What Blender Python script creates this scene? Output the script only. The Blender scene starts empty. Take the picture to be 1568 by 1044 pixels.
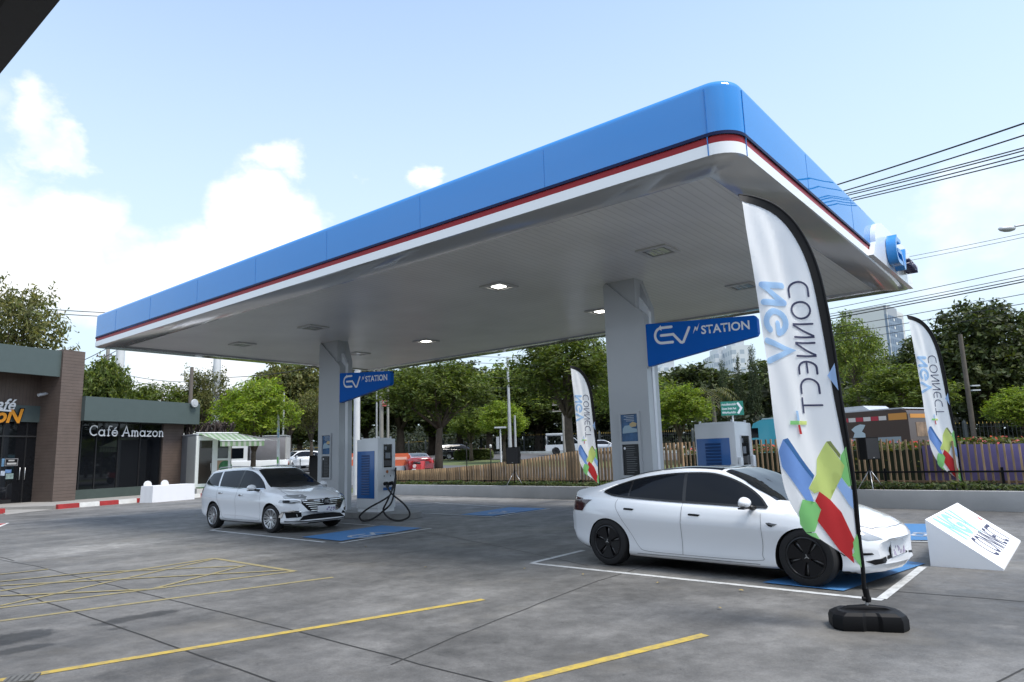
import bpy, bmesh, math, random
from mathutils import Vector, Matrix, Euler, noise
from mathutils.bvhtree import BVHTree
S = bpy.context.scene
C = S.collection
R_ = math.radians

# ------------------------------------------------------------------ camera
F_PX, IW, IH = 1060.0, 1568.0, 1044.0
CAM = Vector((0, 0, 1.6))
PITCH, ROLL = R_(9.44), R_(1.77)
FW = Vector((0, math.cos(PITCH), math.sin(PITCH)))
R0 = Vector((1, 0, 0)); U0 = R0.cross(FW)
RT = math.cos(ROLL) * R0 - math.sin(ROLL) * U0
UP = math.sin(ROLL) * R0 + math.cos(ROLL) * U0
cd = bpy.data.cameras.new('camera'); cam = bpy.data.objects.new('camera', cd); C.objects.link(cam)
cam.matrix_world = Matrix(((RT.x, UP.x, -FW.x, CAM.x), (RT.y, UP.y, -FW.y, CAM.y), (RT.z, UP.z, -FW.z, CAM.z), (0, 0, 0, 1)))
cd.sensor_width = 36.0; cd.lens = F_PX / IW * 36.0
cd.clip_start = 0.1; cd.clip_end = 3000
S.camera = cam

# ------------------------------------------------------------------ world, sun, exposure
SUN_EL, SUN_HEAD = 62.0, 122.0           # heading: clockwise from the camera's forward
W = bpy.data.worlds.new('World'); S.world = W; W.use_nodes = True
nt = W.node_tree; N = nt.nodes; L = nt.links; N.clear()
out = N.new('ShaderNodeOutputWorld'); bg = N.new('ShaderNodeBackground'); L.new(bg.outputs[0], out.inputs[0])
sky = N.new('ShaderNodeTexSky'); sky.sky_type = 'NISHITA'; sky.sun_disc = False
sky.sun_elevation = R_(SUN_EL); sky.sun_rotation = R_(SUN_HEAD)
sky.air_density = 1.0; sky.dust_density = 1.2; sky.ozone_density = 1.6; sky.altitude = 0
bg.inputs[1].default_value = 0.15
tc = N.new('ShaderNodeTexCoord')
def wnode(t, **k):
    n = N.new(t)
    for a, v in k.items(): setattr(n, a, v)
    return n
# clouds: fluffy noise on the sky directions, gathered where the photograph has them
def px_dir(x, y): return (FW * F_PX + RT * (x - IW / 2) + UP * (IH / 2 - y)).normalized()
mp = wnode('ShaderNodeMapping'); mp.inputs['Scale'].default_value = (1, 1, 1.5); L.new(tc.outputs['Generated'], mp.inputs[0])
nz = wnode('ShaderNodeTexNoise'); nz.inputs['Scale'].default_value = 7.0; nz.inputs['Detail'].default_value = 9; nz.inputs['Roughness'].default_value = 0.55
L.new(mp.outputs[0], nz.inputs['Vector'])
nz2 = wnode('ShaderNodeTexNoise'); nz2.inputs['Scale'].default_value = 2.1; nz2.inputs['Detail'].default_value = 4; L.new(mp.outputs[0], nz2.inputs['Vector'])
wz = wnode('ShaderNodeTexNoise'); wz.inputs['Scale'].default_value = 4.5; wz.inputs['Detail'].default_value = 7; wz.inputs['Roughness'].default_value = .6; L.new(mp.outputs[0], wz.inputs['Vector'])
wo = wnode('ShaderNodeVectorMath', operation='SUBTRACT'); L.new(wz.outputs['Color'], wo.inputs[0]); wo.inputs[1].default_value = (.5, .5, .5)
ws = wnode('ShaderNodeVectorMath', operation='SCALE'); L.new(wo.outputs[0], ws.inputs[0]); ws.inputs['Scale'].default_value = .22
wd = wnode('ShaderNodeVectorMath', operation='ADD'); L.new(tc.outputs['Generated'], wd.inputs[0]); L.new(ws.outputs[0], wd.inputs[1])
acc = None
# (pixel centre, angular radius in degrees, weight)
for (px, py, rad, wgt) in ((20, 400, 7.5, .95), (110, 335, 4.6, .95), (52, 188, 2.9, .85), (95, 196, 2.0, .75), (170, 440, 6, .9), (330, 415, 4.6, .95), (388, 350, 3.8, .92), (432, 268, 2.5, .75), (270, 450, 5, .9), (440, 390, 4, .85),
                           (668, 272, 1.9, .82), (558, 276, 1.1, .62), (1500, 320, 5.5, .55), (1568, 285, 4.5, .55), (-200, 320, 11, .9), (320, 560, 9, .8), (1500, 430, 6, .42)):
    d = px_dir(px, py)
    dp = wnode('ShaderNodeVectorMath', operation='DISTANCE'); L.new(wd.outputs[0], dp.inputs[0]); dp.inputs[1].default_value = d
    mr = wnode('ShaderNodeMapRange', interpolation_type='SMOOTHSTEP'); L.new(dp.outputs['Value'], mr.inputs[0])
    r = 2 * math.sin(R_(rad) / 2)
    mr.inputs[1].default_value = r * 1.25; mr.inputs[2].default_value = r * 0.35; mr.inputs[3].default_value = 0; mr.inputs[4].default_value = wgt
    if acc is None: acc = mr
    else:
        m = wnode('ShaderNodeMath', operation='MAXIMUM'); L.new(acc.outputs[0], m.inputs[0]); L.new(mr.outputs[0], m.inputs[1]); acc = m
ad = wnode('ShaderNodeMath', operation='MULTIPLY_ADD'); L.new(nz.outputs[0], ad.inputs[0]); ad.inputs[1].default_value = 1.5; L.new(acc.outputs[0], ad.inputs[2])
cr = wnode('ShaderNodeMapRange', interpolation_type='SMOOTHSTEP'); L.new(ad.outputs[0], cr.inputs[0])
cr.inputs[1].default_value = 1.02; cr.inputs[2].default_value = 1.85
# thin haze veil low in the sky
sx = wnode('ShaderNodeSeparateXYZ'); L.new(tc.outputs['Generated'], sx.inputs[0])
vz = wnode('ShaderNodeMapRange', interpolation_type='SMOOTHSTEP'); L.new(sx.outputs['Z'], vz.inputs[0]); vz.inputs[1].default_value = 0.95; vz.inputs[2].default_value = 0.02; vz.inputs[4].default_value = 0.95
veil = wnode('ShaderNodeMixRGB'); L.new(vz.outputs[0], veil.inputs[0]); L.new(sky.outputs[0], veil.inputs[1]); veil.inputs[2].default_value = (2.4, 2.9, 3.3, 1)
mx = wnode('ShaderNodeMixRGB'); L.new(cr.outputs[0], mx.inputs[0]); L.new(veil.outputs[0], mx.inputs[1]); mx.inputs[2].default_value = (3.75, 3.8, 3.85, 1)
# added bright cloud bank, out of view overhead and behind the camera, lifting the shade
dt = wnode('ShaderNodeVectorMath', operation='DOT_PRODUCT'); L.new(tc.outputs['Generated'], dt.inputs[0]); dt.inputs[1].default_value = Vector((-.25, -.75, .61)).normalized()
bk = wnode('ShaderNodeMapRange', interpolation_type='SMOOTHSTEP'); L.new(dt.outputs['Value'], bk.inputs[0]); bk.inputs[1].default_value = .12; bk.inputs[2].default_value = .75
bn = wnode('ShaderNodeMapRange'); L.new(nz2.outputs[0], bn.inputs[0]); bn.inputs[1].default_value = .35; bn.inputs[2].default_value = .6; bn.inputs[3].default_value = .55; bn.inputs[4].default_value = 1.0
bm_ = wnode('ShaderNodeMath', operation='MULTIPLY'); L.new(bk.outputs[0], bm_.inputs[0]); L.new(bn.outputs[0], bm_.inputs[1])
mb = wnode('ShaderNodeMixRGB'); L.new(bm_.outputs[0], mb.inputs[0]); L.new(mx.outputs[0], mb.inputs[1]); mb.inputs[2].default_value = (3.5, 4.05, 4.8, 1)
L.new(mb.outputs[0], bg.inputs[0])
sd = bpy.data.lights.new('sun', 'SUN'); sun = bpy.data.objects.new('sun', sd); C.objects.link(sun)
sd.energy = 1.8; sd.angle = R_(20); sd.color = (1.0, 0.95, 0.87)
sdir = Vector((math.sin(R_(SUN_HEAD)) * math.cos(R_(SUN_EL)), math.cos(R_(SUN_HEAD)) * math.cos(R_(SUN_EL)), math.sin(R_(SUN_EL))))
sun.rotation_euler = sdir.to_track_quat('Z', 'Y').to_euler()
S.view_settings.view_transform = 'Standard'; S.view_settings.look = 'None'; S.view_settings.gamma = 1.0
S.view_settings.exposure = 1.15
S.view_settings.use_curve_mapping = False
S.cycles.max_bounces = 6; S.cycles.transparent_max_bounces = 8; S.cycles.caustics_reflective = False; S.cycles.caustics_refractive = False

# ------------------------------------------------------------------ where the camera's rays meet the site (metres)
def ray(x, y): return px_dir(x, y)
def G(x, y, z=0.0):
    d = ray(x, y); t = (z - CAM.z) / d.z; return CAM + d * t
def AT(x, y, Y):
    d = ray(x, y); return CAM + d * (Y / d.y)
CAN_ANG = R_(90 - 39.3)                    # canopy axis: local x is away from the camera, local y along the long side
UX = Vector((math.cos(CAN_ANG), math.sin(CAN_ANG), 0)); UY = Vector((-math.sin(CAN_ANG), math.cos(CAN_ANG), 0))
def K(x, y, z=0.0): return UX * x + UY * y + Vector((0, 0, z))
def to_k(p): return (p.dot(UX), p.dot(UY))

# ------------------------------------------------------------------ materials
MATS = {}
def M(name, col, rough=0.5, metal=0.0, coat=0.0, var=0.0, vscale=3.0, bump=0.0, bscale=30.0, spec=0.5, emit=None, estr=0.0, trans=0.0, rvar=0.0, detail=4):
    if name in MATS: return MATS[name]
    m = bpy.data.materials.new(name); m.use_nodes = True; nt = m.node_tree; b = nt.nodes['Principled BSDF']
    b.inputs['Base Color'].default_value = (*col, 1); b.inputs['Roughness'].default_value = rough; b.inputs['Metallic'].default_value = metal
    b.inputs['Coat Weight'].default_value = coat; b.inputs['Coat Roughness'].default_value = 0.04; b.inputs['Specular IOR Level'].default_value = spec
    if emit: b.inputs['Emission Color'].default_value = (*emit, 1); b.inputs['Emission Strength'].default_value = estr
    if var or bump or rvar:
        tcn = nt.nodes.new('ShaderNodeTexCoord')
    if var:
        n = nt.nodes.new('ShaderNodeTexNoise'); n.inputs['Scale'].default_value = vscale; n.inputs['Detail'].default_value = detail + 2; n.inputs['Roughness'].default_value = .6
        nt.links.new(tcn.outputs['Object'], n.inputs['Vector'])
        mr = nt.nodes.new('ShaderNodeMapRange'); nt.links.new(n.outputs[0], mr.inputs[0]); mr.inputs[1].default_value = .25; mr.inputs[2].default_value = .75
        mr.inputs[3].default_value = 1 - var; mr.inputs[4].default_value = 1 + var
        mu = nt.nodes.new('ShaderNodeVectorMath'); mu.operation = 'SCALE'; mu.inputs[0].default_value = col; nt.links.new(mr.outputs[0], mu.inputs['Scale'])
        nt.links.new(mu.outputs[0], b.inputs['Base Color'])
        if rvar:
            m2 = nt.nodes.new('ShaderNodeMapRange'); nt.links.new(n.outputs[0], m2.inputs[0]); m2.inputs[1].default_value = .3; m2.inputs[2].default_value = .7
            m2.inputs[3].default_value = max(0, rough - rvar); m2.inputs[4].default_value = rough + rvar; nt.links.new(m2.outputs[0], b.inputs['Roughness'])
    if bump:
        n2 = nt.nodes.new('ShaderNodeTexNoise'); n2.inputs['Scale'].default_value = bscale; n2.inputs['Detail'].default_value = 5
        nt.links.new(tcn.outputs['Object'], n2.inputs['Vector'])
        bp = nt.nodes.new('ShaderNodeBump'); bp.inputs['Strength'].default_value = bump; bp.inputs['Distance'].default_value = 0.02
        nt.links.new(n2.outputs[0], bp.inputs['Height']); nt.links.new(bp.outputs[0], b.inputs['Normal'])
    if trans:
        t = nt.nodes.new('ShaderNodeBsdfTranslucent'); t.inputs[0].default_value = (*col, 1); mixs = nt.nodes.new('ShaderNodeMixShader'); mixs.inputs[0].default_value = trans
        o = nt.nodes['Material Output']; nt.links.new(b.outputs[0], mixs.inputs[1]); nt.links.new(t.outputs[0], mixs.inputs[2]); nt.links.new(mixs.outputs[0], o.inputs[0])
    MATS[name] = m; return m
def nodes_of(m): return m.node_tree.nodes, m.node_tree.links, m.node_tree.nodes['Principled BSDF']

# ------------------------------------------------------------------ mesh helpers
def vadd(bm, pts): return [bm.verts.new(p) for p in pts]
def face(bm, vs, mi=0):
    try:
        f = bm.faces.new(vs); f.material_index = mi; return f
    except ValueError: return None
def box(bm, x0, x1, y0, y1, z0, z1, mi=0, mtx=None, bev=0.0):
    b2 = bmesh.new()
    v = vadd(b2, [(x, y, z) for z in (z0, z1) for y in (y0, y1) for x in (x0, x1)])
    for q in ((0, 2, 3, 1), (4, 5, 7, 6), (0, 1, 5, 4), (2, 6, 7, 3), (0, 4, 6, 2), (1, 3, 7, 5)): b2.faces.new([v[i] for i in q])
    if bev: bmesh.ops.bevel(b2, geom=b2.edges[:], offset=bev, segments=2, profile=.5, affect='EDGES')
    merge(bm, b2, mtx, mi)
def merge(bm, b2, mtx=None, mi=None):
    mp = {}
    for v in b2.verts: mp[v] = bm.verts.new(mtx @ v.co if mtx else v.co)
    for f in b2.faces:
        nf = face(bm, [mp[v] for v in f.verts])
        if nf: nf.material_index = f.material_index if mi is None else mi; nf.smooth = f.smooth
    b2.free()
def prism(bm, pts, fn, w0, w1, mi=0, cap0=True, cap1=True):
    """pts: 2-D outline (u, v); fn(u, v, w) gives the 3-D point; extruded from w0 to w1"""
    a = vadd(bm, [fn(u, v, w0) for u, v in pts]); b = vadd(bm, [fn(u, v, w1) for u, v in pts]); n = len(pts)
    for i in range(n): face(bm, (a[i], a[(i + 1) % n], b[(i + 1) % n], b[i]), mi)
    if cap0: face(bm, a[::-1], mi)
    if cap1: face(bm, b, mi)
def ring_frame(d):
    d = d.normalized(); a = Vector((0, 0, 1)) if abs(d.z) < .9 else Vector((1, 0, 0)); u = d.cross(a).normalized(); return u, d.cross(u)
def tube(bm, pts, r, n=8, mi=0, closed=False, sq=False):
    pts = [Vector(p) for p in pts]; rings = []; prev = None
    for i, p in enumerate(pts):
        d = (pts[min(i + 1, len(pts) - 1)] - pts[max(i - 1, 0)])
        if d.length < 1e-9: d = Vector((0, 0, 1))
        d.normalize()
        if prev is None: u, v = ring_frame(d)
        else:
            u = prev - d * prev.dot(d); u.normalize(); v = d.cross(u)
        prev = u
        rr = r[i] if isinstance(r, (list, tuple)) else r
        rings.append(vadd(bm, [p + rr * (math.cos(t) * u + math.sin(t) * v) for t in [2 * math.pi * (k + .5) / n for k in range(n)]]))
    for a, b in zip(rings, rings[1:]):
        for k in range(n):
            f = face(bm, (a[k], a[(k + 1) % n], b[(k + 1) % n], b[k]), mi)
            if f: f.smooth = n > 5
    if not closed: face(bm, rings[0][::-1], mi); face(bm, rings[-1], mi)
def lathe(bm, prof, n=24, mtx=None, mi=0, smooth=True):
    rings = []
    for r, z in prof:
        rings.append([bm.verts.new((mtx or Matrix()) @ Vector((r * math.cos(2 * math.pi * k / n), r * math.sin(2 * math.pi * k / n), z))) for k in range(n)])
    for a, b in zip(rings, rings[1:]):
        for k in range(n):
            f = face(bm, (a[k], a[(k + 1) % n], b[(k + 1) % n], b[k]), mi)
            if f: f.smooth = smooth
    face(bm, rings[0][::-1], mi); face(bm, rings[-1], mi)
def obj(name, bm, mats, parent=None, smooth=None):
    me = bpy.data.meshes.new(name)
    bmesh.ops.recalc_face_normals(bm, faces=bm.faces[:])
    bm.to_mesh(me); bm.free()
    for m in (mats if isinstance(mats, (list, tuple)) else [mats]): me.materials.append(m)
    if smooth is not None:
        for p in me.polygons: p.use_smooth = True
        me.set_sharp_from_angle(angle=R_(smooth))
    o = bpy.data.objects.new(name, me); C.objects.link(o)
    if parent: o.parent = parent
    return o
def tag(o, label=None, cat=None, group=None, kind=None):
    if label: o['label'] = label
    if cat: o['category'] = cat
    if group: o['group'] = group
    if kind: o['kind'] = kind
    return o
def thing(name, label, cat, loc=(0, 0, 0), rz=0.0, group=None):
    o = bpy.data.objects.new(name, None); C.objects.link(o); o.empty_display_size = .2
    o.location = loc; o.rotation_euler = (0, 0, rz); return tag(o, label, cat, group)
def dup(root, loc, rz, label, group=None, scale=None):
    def cp(o, par):
        c = o.copy(); C.objects.link(c); c.parent = par
        for ch in kids.get(o, []): cp(ch, c)
        return c
    kids = {}
    for o in list(C.objects):
        if o.parent: kids.setdefault(o.parent, []).append(o)
    r = cp(root, None); r.location = loc; r.rotation_euler = (0, 0, rz); r['label'] = label
    if scale: r.scale = (scale,) * 3
    if group: r['group'] = group
    return r
def text_bm(s, size=1.0, bold=0.0, shear=0.0, align='LEFT', res=3):
    cu = bpy.data.curves.new('lettering', 'FONT'); cu.body = s; cu.size = size; cu.offset = bold; cu.shear = shear; cu.align_x = align; cu.resolution_u = res
    o = bpy.data.objects.new('lettering', cu); C.objects.link(o)
    dg = bpy.context.evaluated_depsgraph_get(); me = bpy.data.meshes.new_from_object(o.evaluated_get(dg))
    bm = bmesh.new(); bm.from_mesh(me); bpy.data.objects.remove(o); bpy.data.curves.remove(cu); bpy.data.meshes.remove(me)
    bmesh.ops.remove_doubles(bm, verts=bm.verts[:], dist=1e-5)
    return bm
def warp(bm, fn):
    for v in bm.verts: v.co = fn(v.co.x, v.co.y, v.co.z)
    return bm
def grid_cut(bm, step, axes=(0, 1)):
    """cut a flat mesh in its u, v plane into cells no larger than step"""
    for ax in axes:
        lo = min(v.co[ax] for v in bm.verts); hi = max(v.co[ax] for v in bm.verts)
        k = math.ceil(lo / step)
        while k * step < hi:
            co = [0, 0, 0]; no = [0, 0, 0]; co[ax] = k * step + 1e-5; no[ax] = 1
            bmesh.ops.bisect_plane(bm, geom=bm.verts[:] + bm.edges[:] + bm.faces[:], plane_co=co, plane_no=no, dist=1e-6); k += 1
    return bm
def poly_bm(pts):
    bm = bmesh.new(); bm.faces.new(vadd(bm, [(u, v, 0) for u, v in pts])); return bm
def stroke(bm, pts, w, lift=0.0, n=6, caps=True):
    """flat stroke of width w along 2-D pts (in the u, v plane, at height lift)"""
    pts = [Vector((p[0], p[1])) for p in pts]; Lf, Rt = [], []
    for i, p in enumerate(pts):
        a = (p - pts[i - 1]).normalized() if i else None; b = (pts[i + 1] - p).normalized() if i < len(pts) - 1 else None
        d = a if b is None else b if a is None else (a + b).normalized()
        k = 1.0
        if a is not None and b is not None: k = 1 / max(.45, d.dot(a))
        nrm = Vector((-d.y, d.x)) * w / 2 * k; Lf.append(p + nrm); Rt.append(p - nrm)
    d0 = (pts[1] - pts[0]).normalized(); d1 = (pts[-1] - pts[-2]).normalized()
    def arc(c, d, sgn):
        a0 = math.atan2(d.y, d.x); return [c + Vector((math.cos(a0 + t), math.sin(a0 + t))) * w / 2 for t in [sgn * math.pi / 2 * (1 - 2 * j / n) for j in range(1, n)]]
    for i in range(len(pts) - 1):
        face(bm, vadd(bm, [(*Lf[i], lift), (*Rt[i], lift), (*Rt[i + 1], lift), (*Lf[i + 1], lift)]))
    if caps:
        face(bm, vadd(bm, [(*q, lift) for q in [Lf[-1]] + arc(pts[-1], d1, 1) + [Rt[-1]]]))
        face(bm, vadd(bm, [(*q, lift) for q in [Rt[0]] + arc(pts[0], -d0, 1) + [Lf[0]]]))
    return bm
def arcpts(cx, cy, rx, ry, a0, a1, n=14):
    return [(cx + rx * math.cos(R_(a0 + (a1 - a0) * i / n)), cy + ry * math.sin(R_(a0 + (a1 - a0) * i / n))) for i in range(n + 1)]
def smoothstep(a, b, x):
    t = max(0.0, min(1.0, (x - a) / (b - a))); return t * t * (3 - 2 * t)
def lerp_tab(tab, x):
    if x <= tab[0][0]: return tab[0][1]
    for (a, va), (b, vb) in zip(tab, tab[1:]):
        if x <= b: return va + (vb - va) * (x - a) / (b - a)
    return tab[-1][1]
def cubic_tab(tab, x):
    """smooth (monotone cubic) interpolation of a table"""
    n = len(tab)
    if x <= tab[0][0]: return tab[0][1]
    if x >= tab[-1][0]: return tab[-1][1]
    i = next(k for k in range(n - 1) if x <= tab[k + 1][0])
    def sl(k): return (tab[k + 1][1] - tab[k][1]) / (tab[k + 1][0] - tab[k][0])
    def tan(k):
        if k == 0: return sl(0)
        if k == n - 1: return sl(n - 2)
        a, b = sl(k - 1), sl(k)
        return 0 if a * b <= 0 else 2 * a * b / (a + b)
    x0, y0 = tab[i]; x1, y1 = tab[i + 1]; h_ = x1 - x0; t = (x - x0) / h_
    return y0 * (2 * t**3 - 3 * t**2 + 1) + tan(i) * h_ * (t**3 - 2 * t**2 + t) + y1 * (3 * t**2 - 2 * t**3) + tan(i + 1) * h_ * (t**3 - t**2)
# ================================================================== THE SETTING
WP0, WP1 = Vector((-5.8, 33.0)), Vector((11.4, 16.15))           # foot of the planter wall, two points
WD = (WP1 - WP0).normalized(); WN = Vector((-WD.y, WD.x))         # along it to the right; away from the camera
def SD(s, d): p = WP0 + WD * s + WN * d; return p
def gz(x, y):
    d = (Vector((x, y)) - WP0).dot(WN)
    return min(2.0, 0.033 * max(0.0, y - 27)) * smoothstep(1.5, 9, d)
def node(nt, t, **k):
    n = nt.nodes.new(t)
    for a, v in k.items(): setattr(n, a, v)
    return n
def concrete(name, base, wear=True):
    m = bpy.data.materials.new(name); m.use_nodes = True; nt = m.node_tree; b = nt.nodes['Principled BSDF']; lk = nt.links
    tcn = node(nt, 'ShaderNodeTexCoord'); co = tcn.outputs['Object']
    rot = node(nt, 'ShaderNodeMapping'); rot.inputs['Rotation'].default_value = (0, 0, -CAN_ANG); lk.new(co, rot.inputs[0])
    st = node(nt, 'ShaderNodeMapping'); st.inputs['Scale'].default_value = (0.16, 1.0, 1); lk.new(rot.outputs[0], st.inputs[0])
    st2 = node(nt, 'ShaderNodeMapping'); st2.inputs['Scale'].default_value = (1.0, 0.3, 1); lk.new(rot.outputs[0], st2.inputs[0])
    def nz(vec, sc, det=6, ro=.6):
        n = node(nt, 'ShaderNodeTexNoise'); n.inputs['Scale'].default_value = sc; n.inputs['Detail'].default_value = det; n.inputs['Roughness'].default_value = ro; lk.new(vec, n.inputs['Vector']); return n.outputs[0]
    def mr(v, a, b_, c, d, sm=False):
        n = node(nt, 'ShaderNodeMapRange'); lk.new(v, n.inputs[0])
        if sm: n.interpolation_type = 'SMOOTHSTEP'
        for i, q in enumerate((a, b_, c, d)): n.inputs[i + 1].default_value = q
        return n.outputs[0]
    def mul(a, b_):
        n = node(nt, 'ShaderNodeMath', operation='MULTIPLY'); lk.new(a, n.inputs[0])
        if isinstance(b_, (int, float)): n.inputs[1].default_value = b_
        else: lk.new(b_, n.inputs[1])
        return n.outputs[0]
    f = mul(mr(nz(co, .22, 5), .32, .7, .70, 1.28), mr(nz(rot.outputs[0], 1.1, 8, .68), .3, .72, .70, 1.28))
    f = mul(f, mr(nz(st.outputs[0], .9, 6, .62), .35, .7, .74, 1.18))
    f = mul(f, mr(nz(st2.outputs[0], 1.7, 7, .7), .3, .62, .82, 1.06))
    f = mul(f, mr(nz(co, 55, 5, .8), .3, .7, .74, 1.26))
    f = mul(f, mr(nz(co, 4.2, 10, .82), .36, .64, .75, 1.24)); f = mul(f, mr(nz(co, 9, 7, .75), .60, .66, 1.0, .66)); f = mul(f, mr(nz(co, 2.6, 12, .78), .635, .67, 1.0, .70))            # small dark spots
    f = mul(f, mr(nz(rot.outputs[0], 6.5, 8, .78), .625, .68, 1.0, 1.36))   # pale scuffs
    if wear:
        nzo = nz(co, 3.0, 10, .78)
        # oil stains where cars stood, with broader dark patches among them: (pixel, semi-axes in m, darkness)
        for (px, py, ax, ay, dk) in ((210, 945, .20, .55, .36), (2, 980, .35, .55, .30), (30, 995, .18, .3, .4), (180, 962, .08, .12, .5), (690, 975, .5, 1.0, .75), (420, 700, .1, .1, 1), (1130, 905, .6, .5, .75), (960, 905, .8, .5, .8),
                                     (250, 1020, .5, .6, .72), (320, 1035, .25, .3, .6), (900, 1000, .9, .6, .84), (1440, 960, .8, 1.1, .8), (600, 850, 2.6, 1.2, .74), (1500, 930, 2.0, 1.0, .80), (760, 830, 1.5, .8, .8), (480, 860, 1.5, 1.0, .8)):
            if dk >= 1: continue
            p = G(px, py)
            sub = node(nt, 'ShaderNodeVectorMath', operation='SUBTRACT'); lk.new(co, sub.inputs[0]); sub.inputs[1].default_value = p
            mp_ = node(nt, 'ShaderNodeMapping'); mp_.inputs['Rotation'].default_value = (0, 0, -CAN_ANG); lk.new(sub.outputs[0], mp_.inputs[0])
            sc = node(nt, 'ShaderNodeVectorMath', operation='DIVIDE'); lk.new(mp_.outputs[0], sc.inputs[0]); sc.inputs[1].default_value = (ay, ax, 1)
            ln = node(nt, 'ShaderNodeVectorMath', operation='LENGTH'); lk.new(sc.outputs[0], ln.inputs[0])
            ad = node(nt, 'ShaderNodeMath', operation='MULTIPLY_ADD'); lk.new(nzo, ad.inputs[0]); ad.inputs[1].default_value = 2.0; lk.new(ln.outputs['Value'], ad.inputs[2])
            f = mul(f, mr(ad.outputs[0], 1.55, 2.05, dk, 1.0, True))
    if wear:
        # pale worn drag strips, dark tyre bands and painted sunlight beside the planter, each along its own line on the ground: (pixel, pixel, half width, gain)
        for (a_, b_, hw, gn) in (((-40, 862), (250, 826), .75, 1.5), ((250, 828), (520, 806), .5, 1.25), ((40, 800), (330, 790), 1.3, .74), ((0, 1010), (560, 905), .28, .80), ((100, 1044), (700, 930), .25, .82), ((620, 880), (900, 905), .5, .80), ((930, 1000), (1240, 925), .3, .84), ((620, 762), (900, 768), 1.0, 1.55), ((880, 772), (1140, 776), 1.0, 1.4), ((500, 845), (800, 815), .5, 1.2)):
            p, q = G(*a_), G(*b_); c0 = (p + q) / 2; d_ = q - p; ang = math.atan2(d_.y, d_.x)
            sub = node(nt, 'ShaderNodeVectorMath', operation='SUBTRACT'); lk.new(co, sub.inputs[0]); sub.inputs[1].default_value = c0
            mp_ = node(nt, 'ShaderNodeMapping'); mp_.inputs['Rotation'].default_value = (0, 0, -ang); lk.new(sub.outputs[0], mp_.inputs[0])
            sc = node(nt, 'ShaderNodeVectorMath', operation='DIVIDE'); lk.new(mp_.outputs[0], sc.inputs[0]); sc.inputs[1].default_value = (d_.length / 2, hw, 1)
            ln = node(nt, 'ShaderNodeVectorMath', operation='LENGTH'); lk.new(sc.outputs[0], ln.inputs[0])
            ad = node(nt, 'ShaderNodeMath', operation='MULTIPLY_ADD'); lk.new(nzo, ad.inputs[0]); ad.inputs[1].default_value = 2.4; lk.new(ln.outputs['Value'], ad.inputs[2])
            f = mul(f, mr(ad.outputs[0], 1.45, 2.5, gn, 1.0, True))
    rgb = node(nt, 'ShaderNodeVectorMath', operation='SCALE'); rgb.inputs[0].default_value = base; lk.new(f, rgb.inputs['Scale'])
    # slightly warmer, dustier patches
    dust = node(nt, 'ShaderNodeMixRGB'); dust.inputs[2].default_value = (base[0] * 1.35, base[1] * 1.27, base[2] * 1.12, 1); lk.new(mr(nz(co, .5, 5), .55, .8, 0, .7), dust.inputs[0]); lk.new(rgb.outputs[0], dust.inputs[1])
    lk.new(dust.outputs[0], b.inputs['Base Color'])
    lk.new(mr(nz(co, 3, 5), .3, .7, .5, .74), b.inputs['Roughness']); b.inputs['Specular IOR Level'].default_value = .4
    bp = node(nt, 'ShaderNodeBump'); bp.inputs['Strength'].default_value = .35; bp.inputs['Distance'].default_value = .01; lk.new(nz(co, 45, 6, .75), bp.inputs['Height']); lk.new(bp.outputs[0], b.inputs['Normal'])
    MATS[name] = m; return m
CONC = concrete('forecourt_concrete', (0.158, 0.154, 0.148))
ASPH = M('asphalt', (0.085, 0.085, 0.088), .8, var=.25, vscale=.8, bump=.3, bscale=60)
EARTH = M('grass_ground', (0.085, 0.105, 0.035), .95, var=.45, vscale=.7, bump=.6, bscale=9)
PAVE = M('paving', (0.26, 0.25, 0.235), .85, var=.18, vscale=1.2, bump=.2)

# the ground: one sheet to the horizon, rising beyond the fence
bm = bmesh.new(); xs = [-900, -500, -300, -200, -150] + [-110 + 5 * i for i in range(45)] + [150, 200, 300, 500, 900]; ys = [-300, -150, -80, -40] + [-20 + 4 * i for i in range(46)] + [200, 260, 400, 700, 1400]
gv = [[bm.verts.new((x, y, gz(x, y) - .03)) for x in xs] for y in ys]
for j in range(len(ys) - 1):
    for i in range(len(xs) - 1): face(bm, (gv[j][i], gv[j][i + 1], gv[j + 1][i + 1], gv[j + 1][i]))
tag(obj('ground', bm, EARTH, smooth=60), kind='structure')
bm = bmesh.new(); a = SD(75, 0.35); b = SD(-3.0, 0.35); c_ = SD(-34, 3.5)
bm.faces.new(vadd(bm, [(a.x, a.y, 0), (b.x, b.y, 0), (c_.x, c_.y, 0), (-90, 60, 0), (-90, -45, 0), (70, -45, 0)]))
bmesh.ops.triangulate(bm, faces=bm.faces[:])
tag(obj('forecourt', bm, CONC), kind='structure')
def strip(name, mat, s0, s1, d0, d1, up, ds=3.0, dd=1.5):
    bm = bmesh.new(); ns = int((s1 - s0) / ds); nd = max(1, int((d1 - d0) / dd)); g = []
    for i in range(ns + 1):
        row = []
        for j in range(nd + 1):
            p = SD(s0 + (s1 - s0) * i / ns, d0 + (d1 - d0) * j / nd); row.append(bm.verts.new((p.x, p.y, gz(p.x, p.y) + up)))
        g.append(row)
    for i in range(ns):
        for j in range(nd): face(bm, (g[i][j], g[i + 1][j], g[i + 1][j + 1], g[i][j + 1]))
    return tag(obj(name, bm, mat, smooth=60), kind='structure')
strip('road', ASPH, -130, 80, 8.6, 17.5, .03)
strip('far_road', ASPH, -130, 90, 27, 40.5, .03)
strip('side_road', ASPH, -60, -2.2, 3.0, 8.0, .025)
strip('pavement', PAVE, -130, 90, 41.0, 44.0, .16)
bm = bmesh.new()
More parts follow.
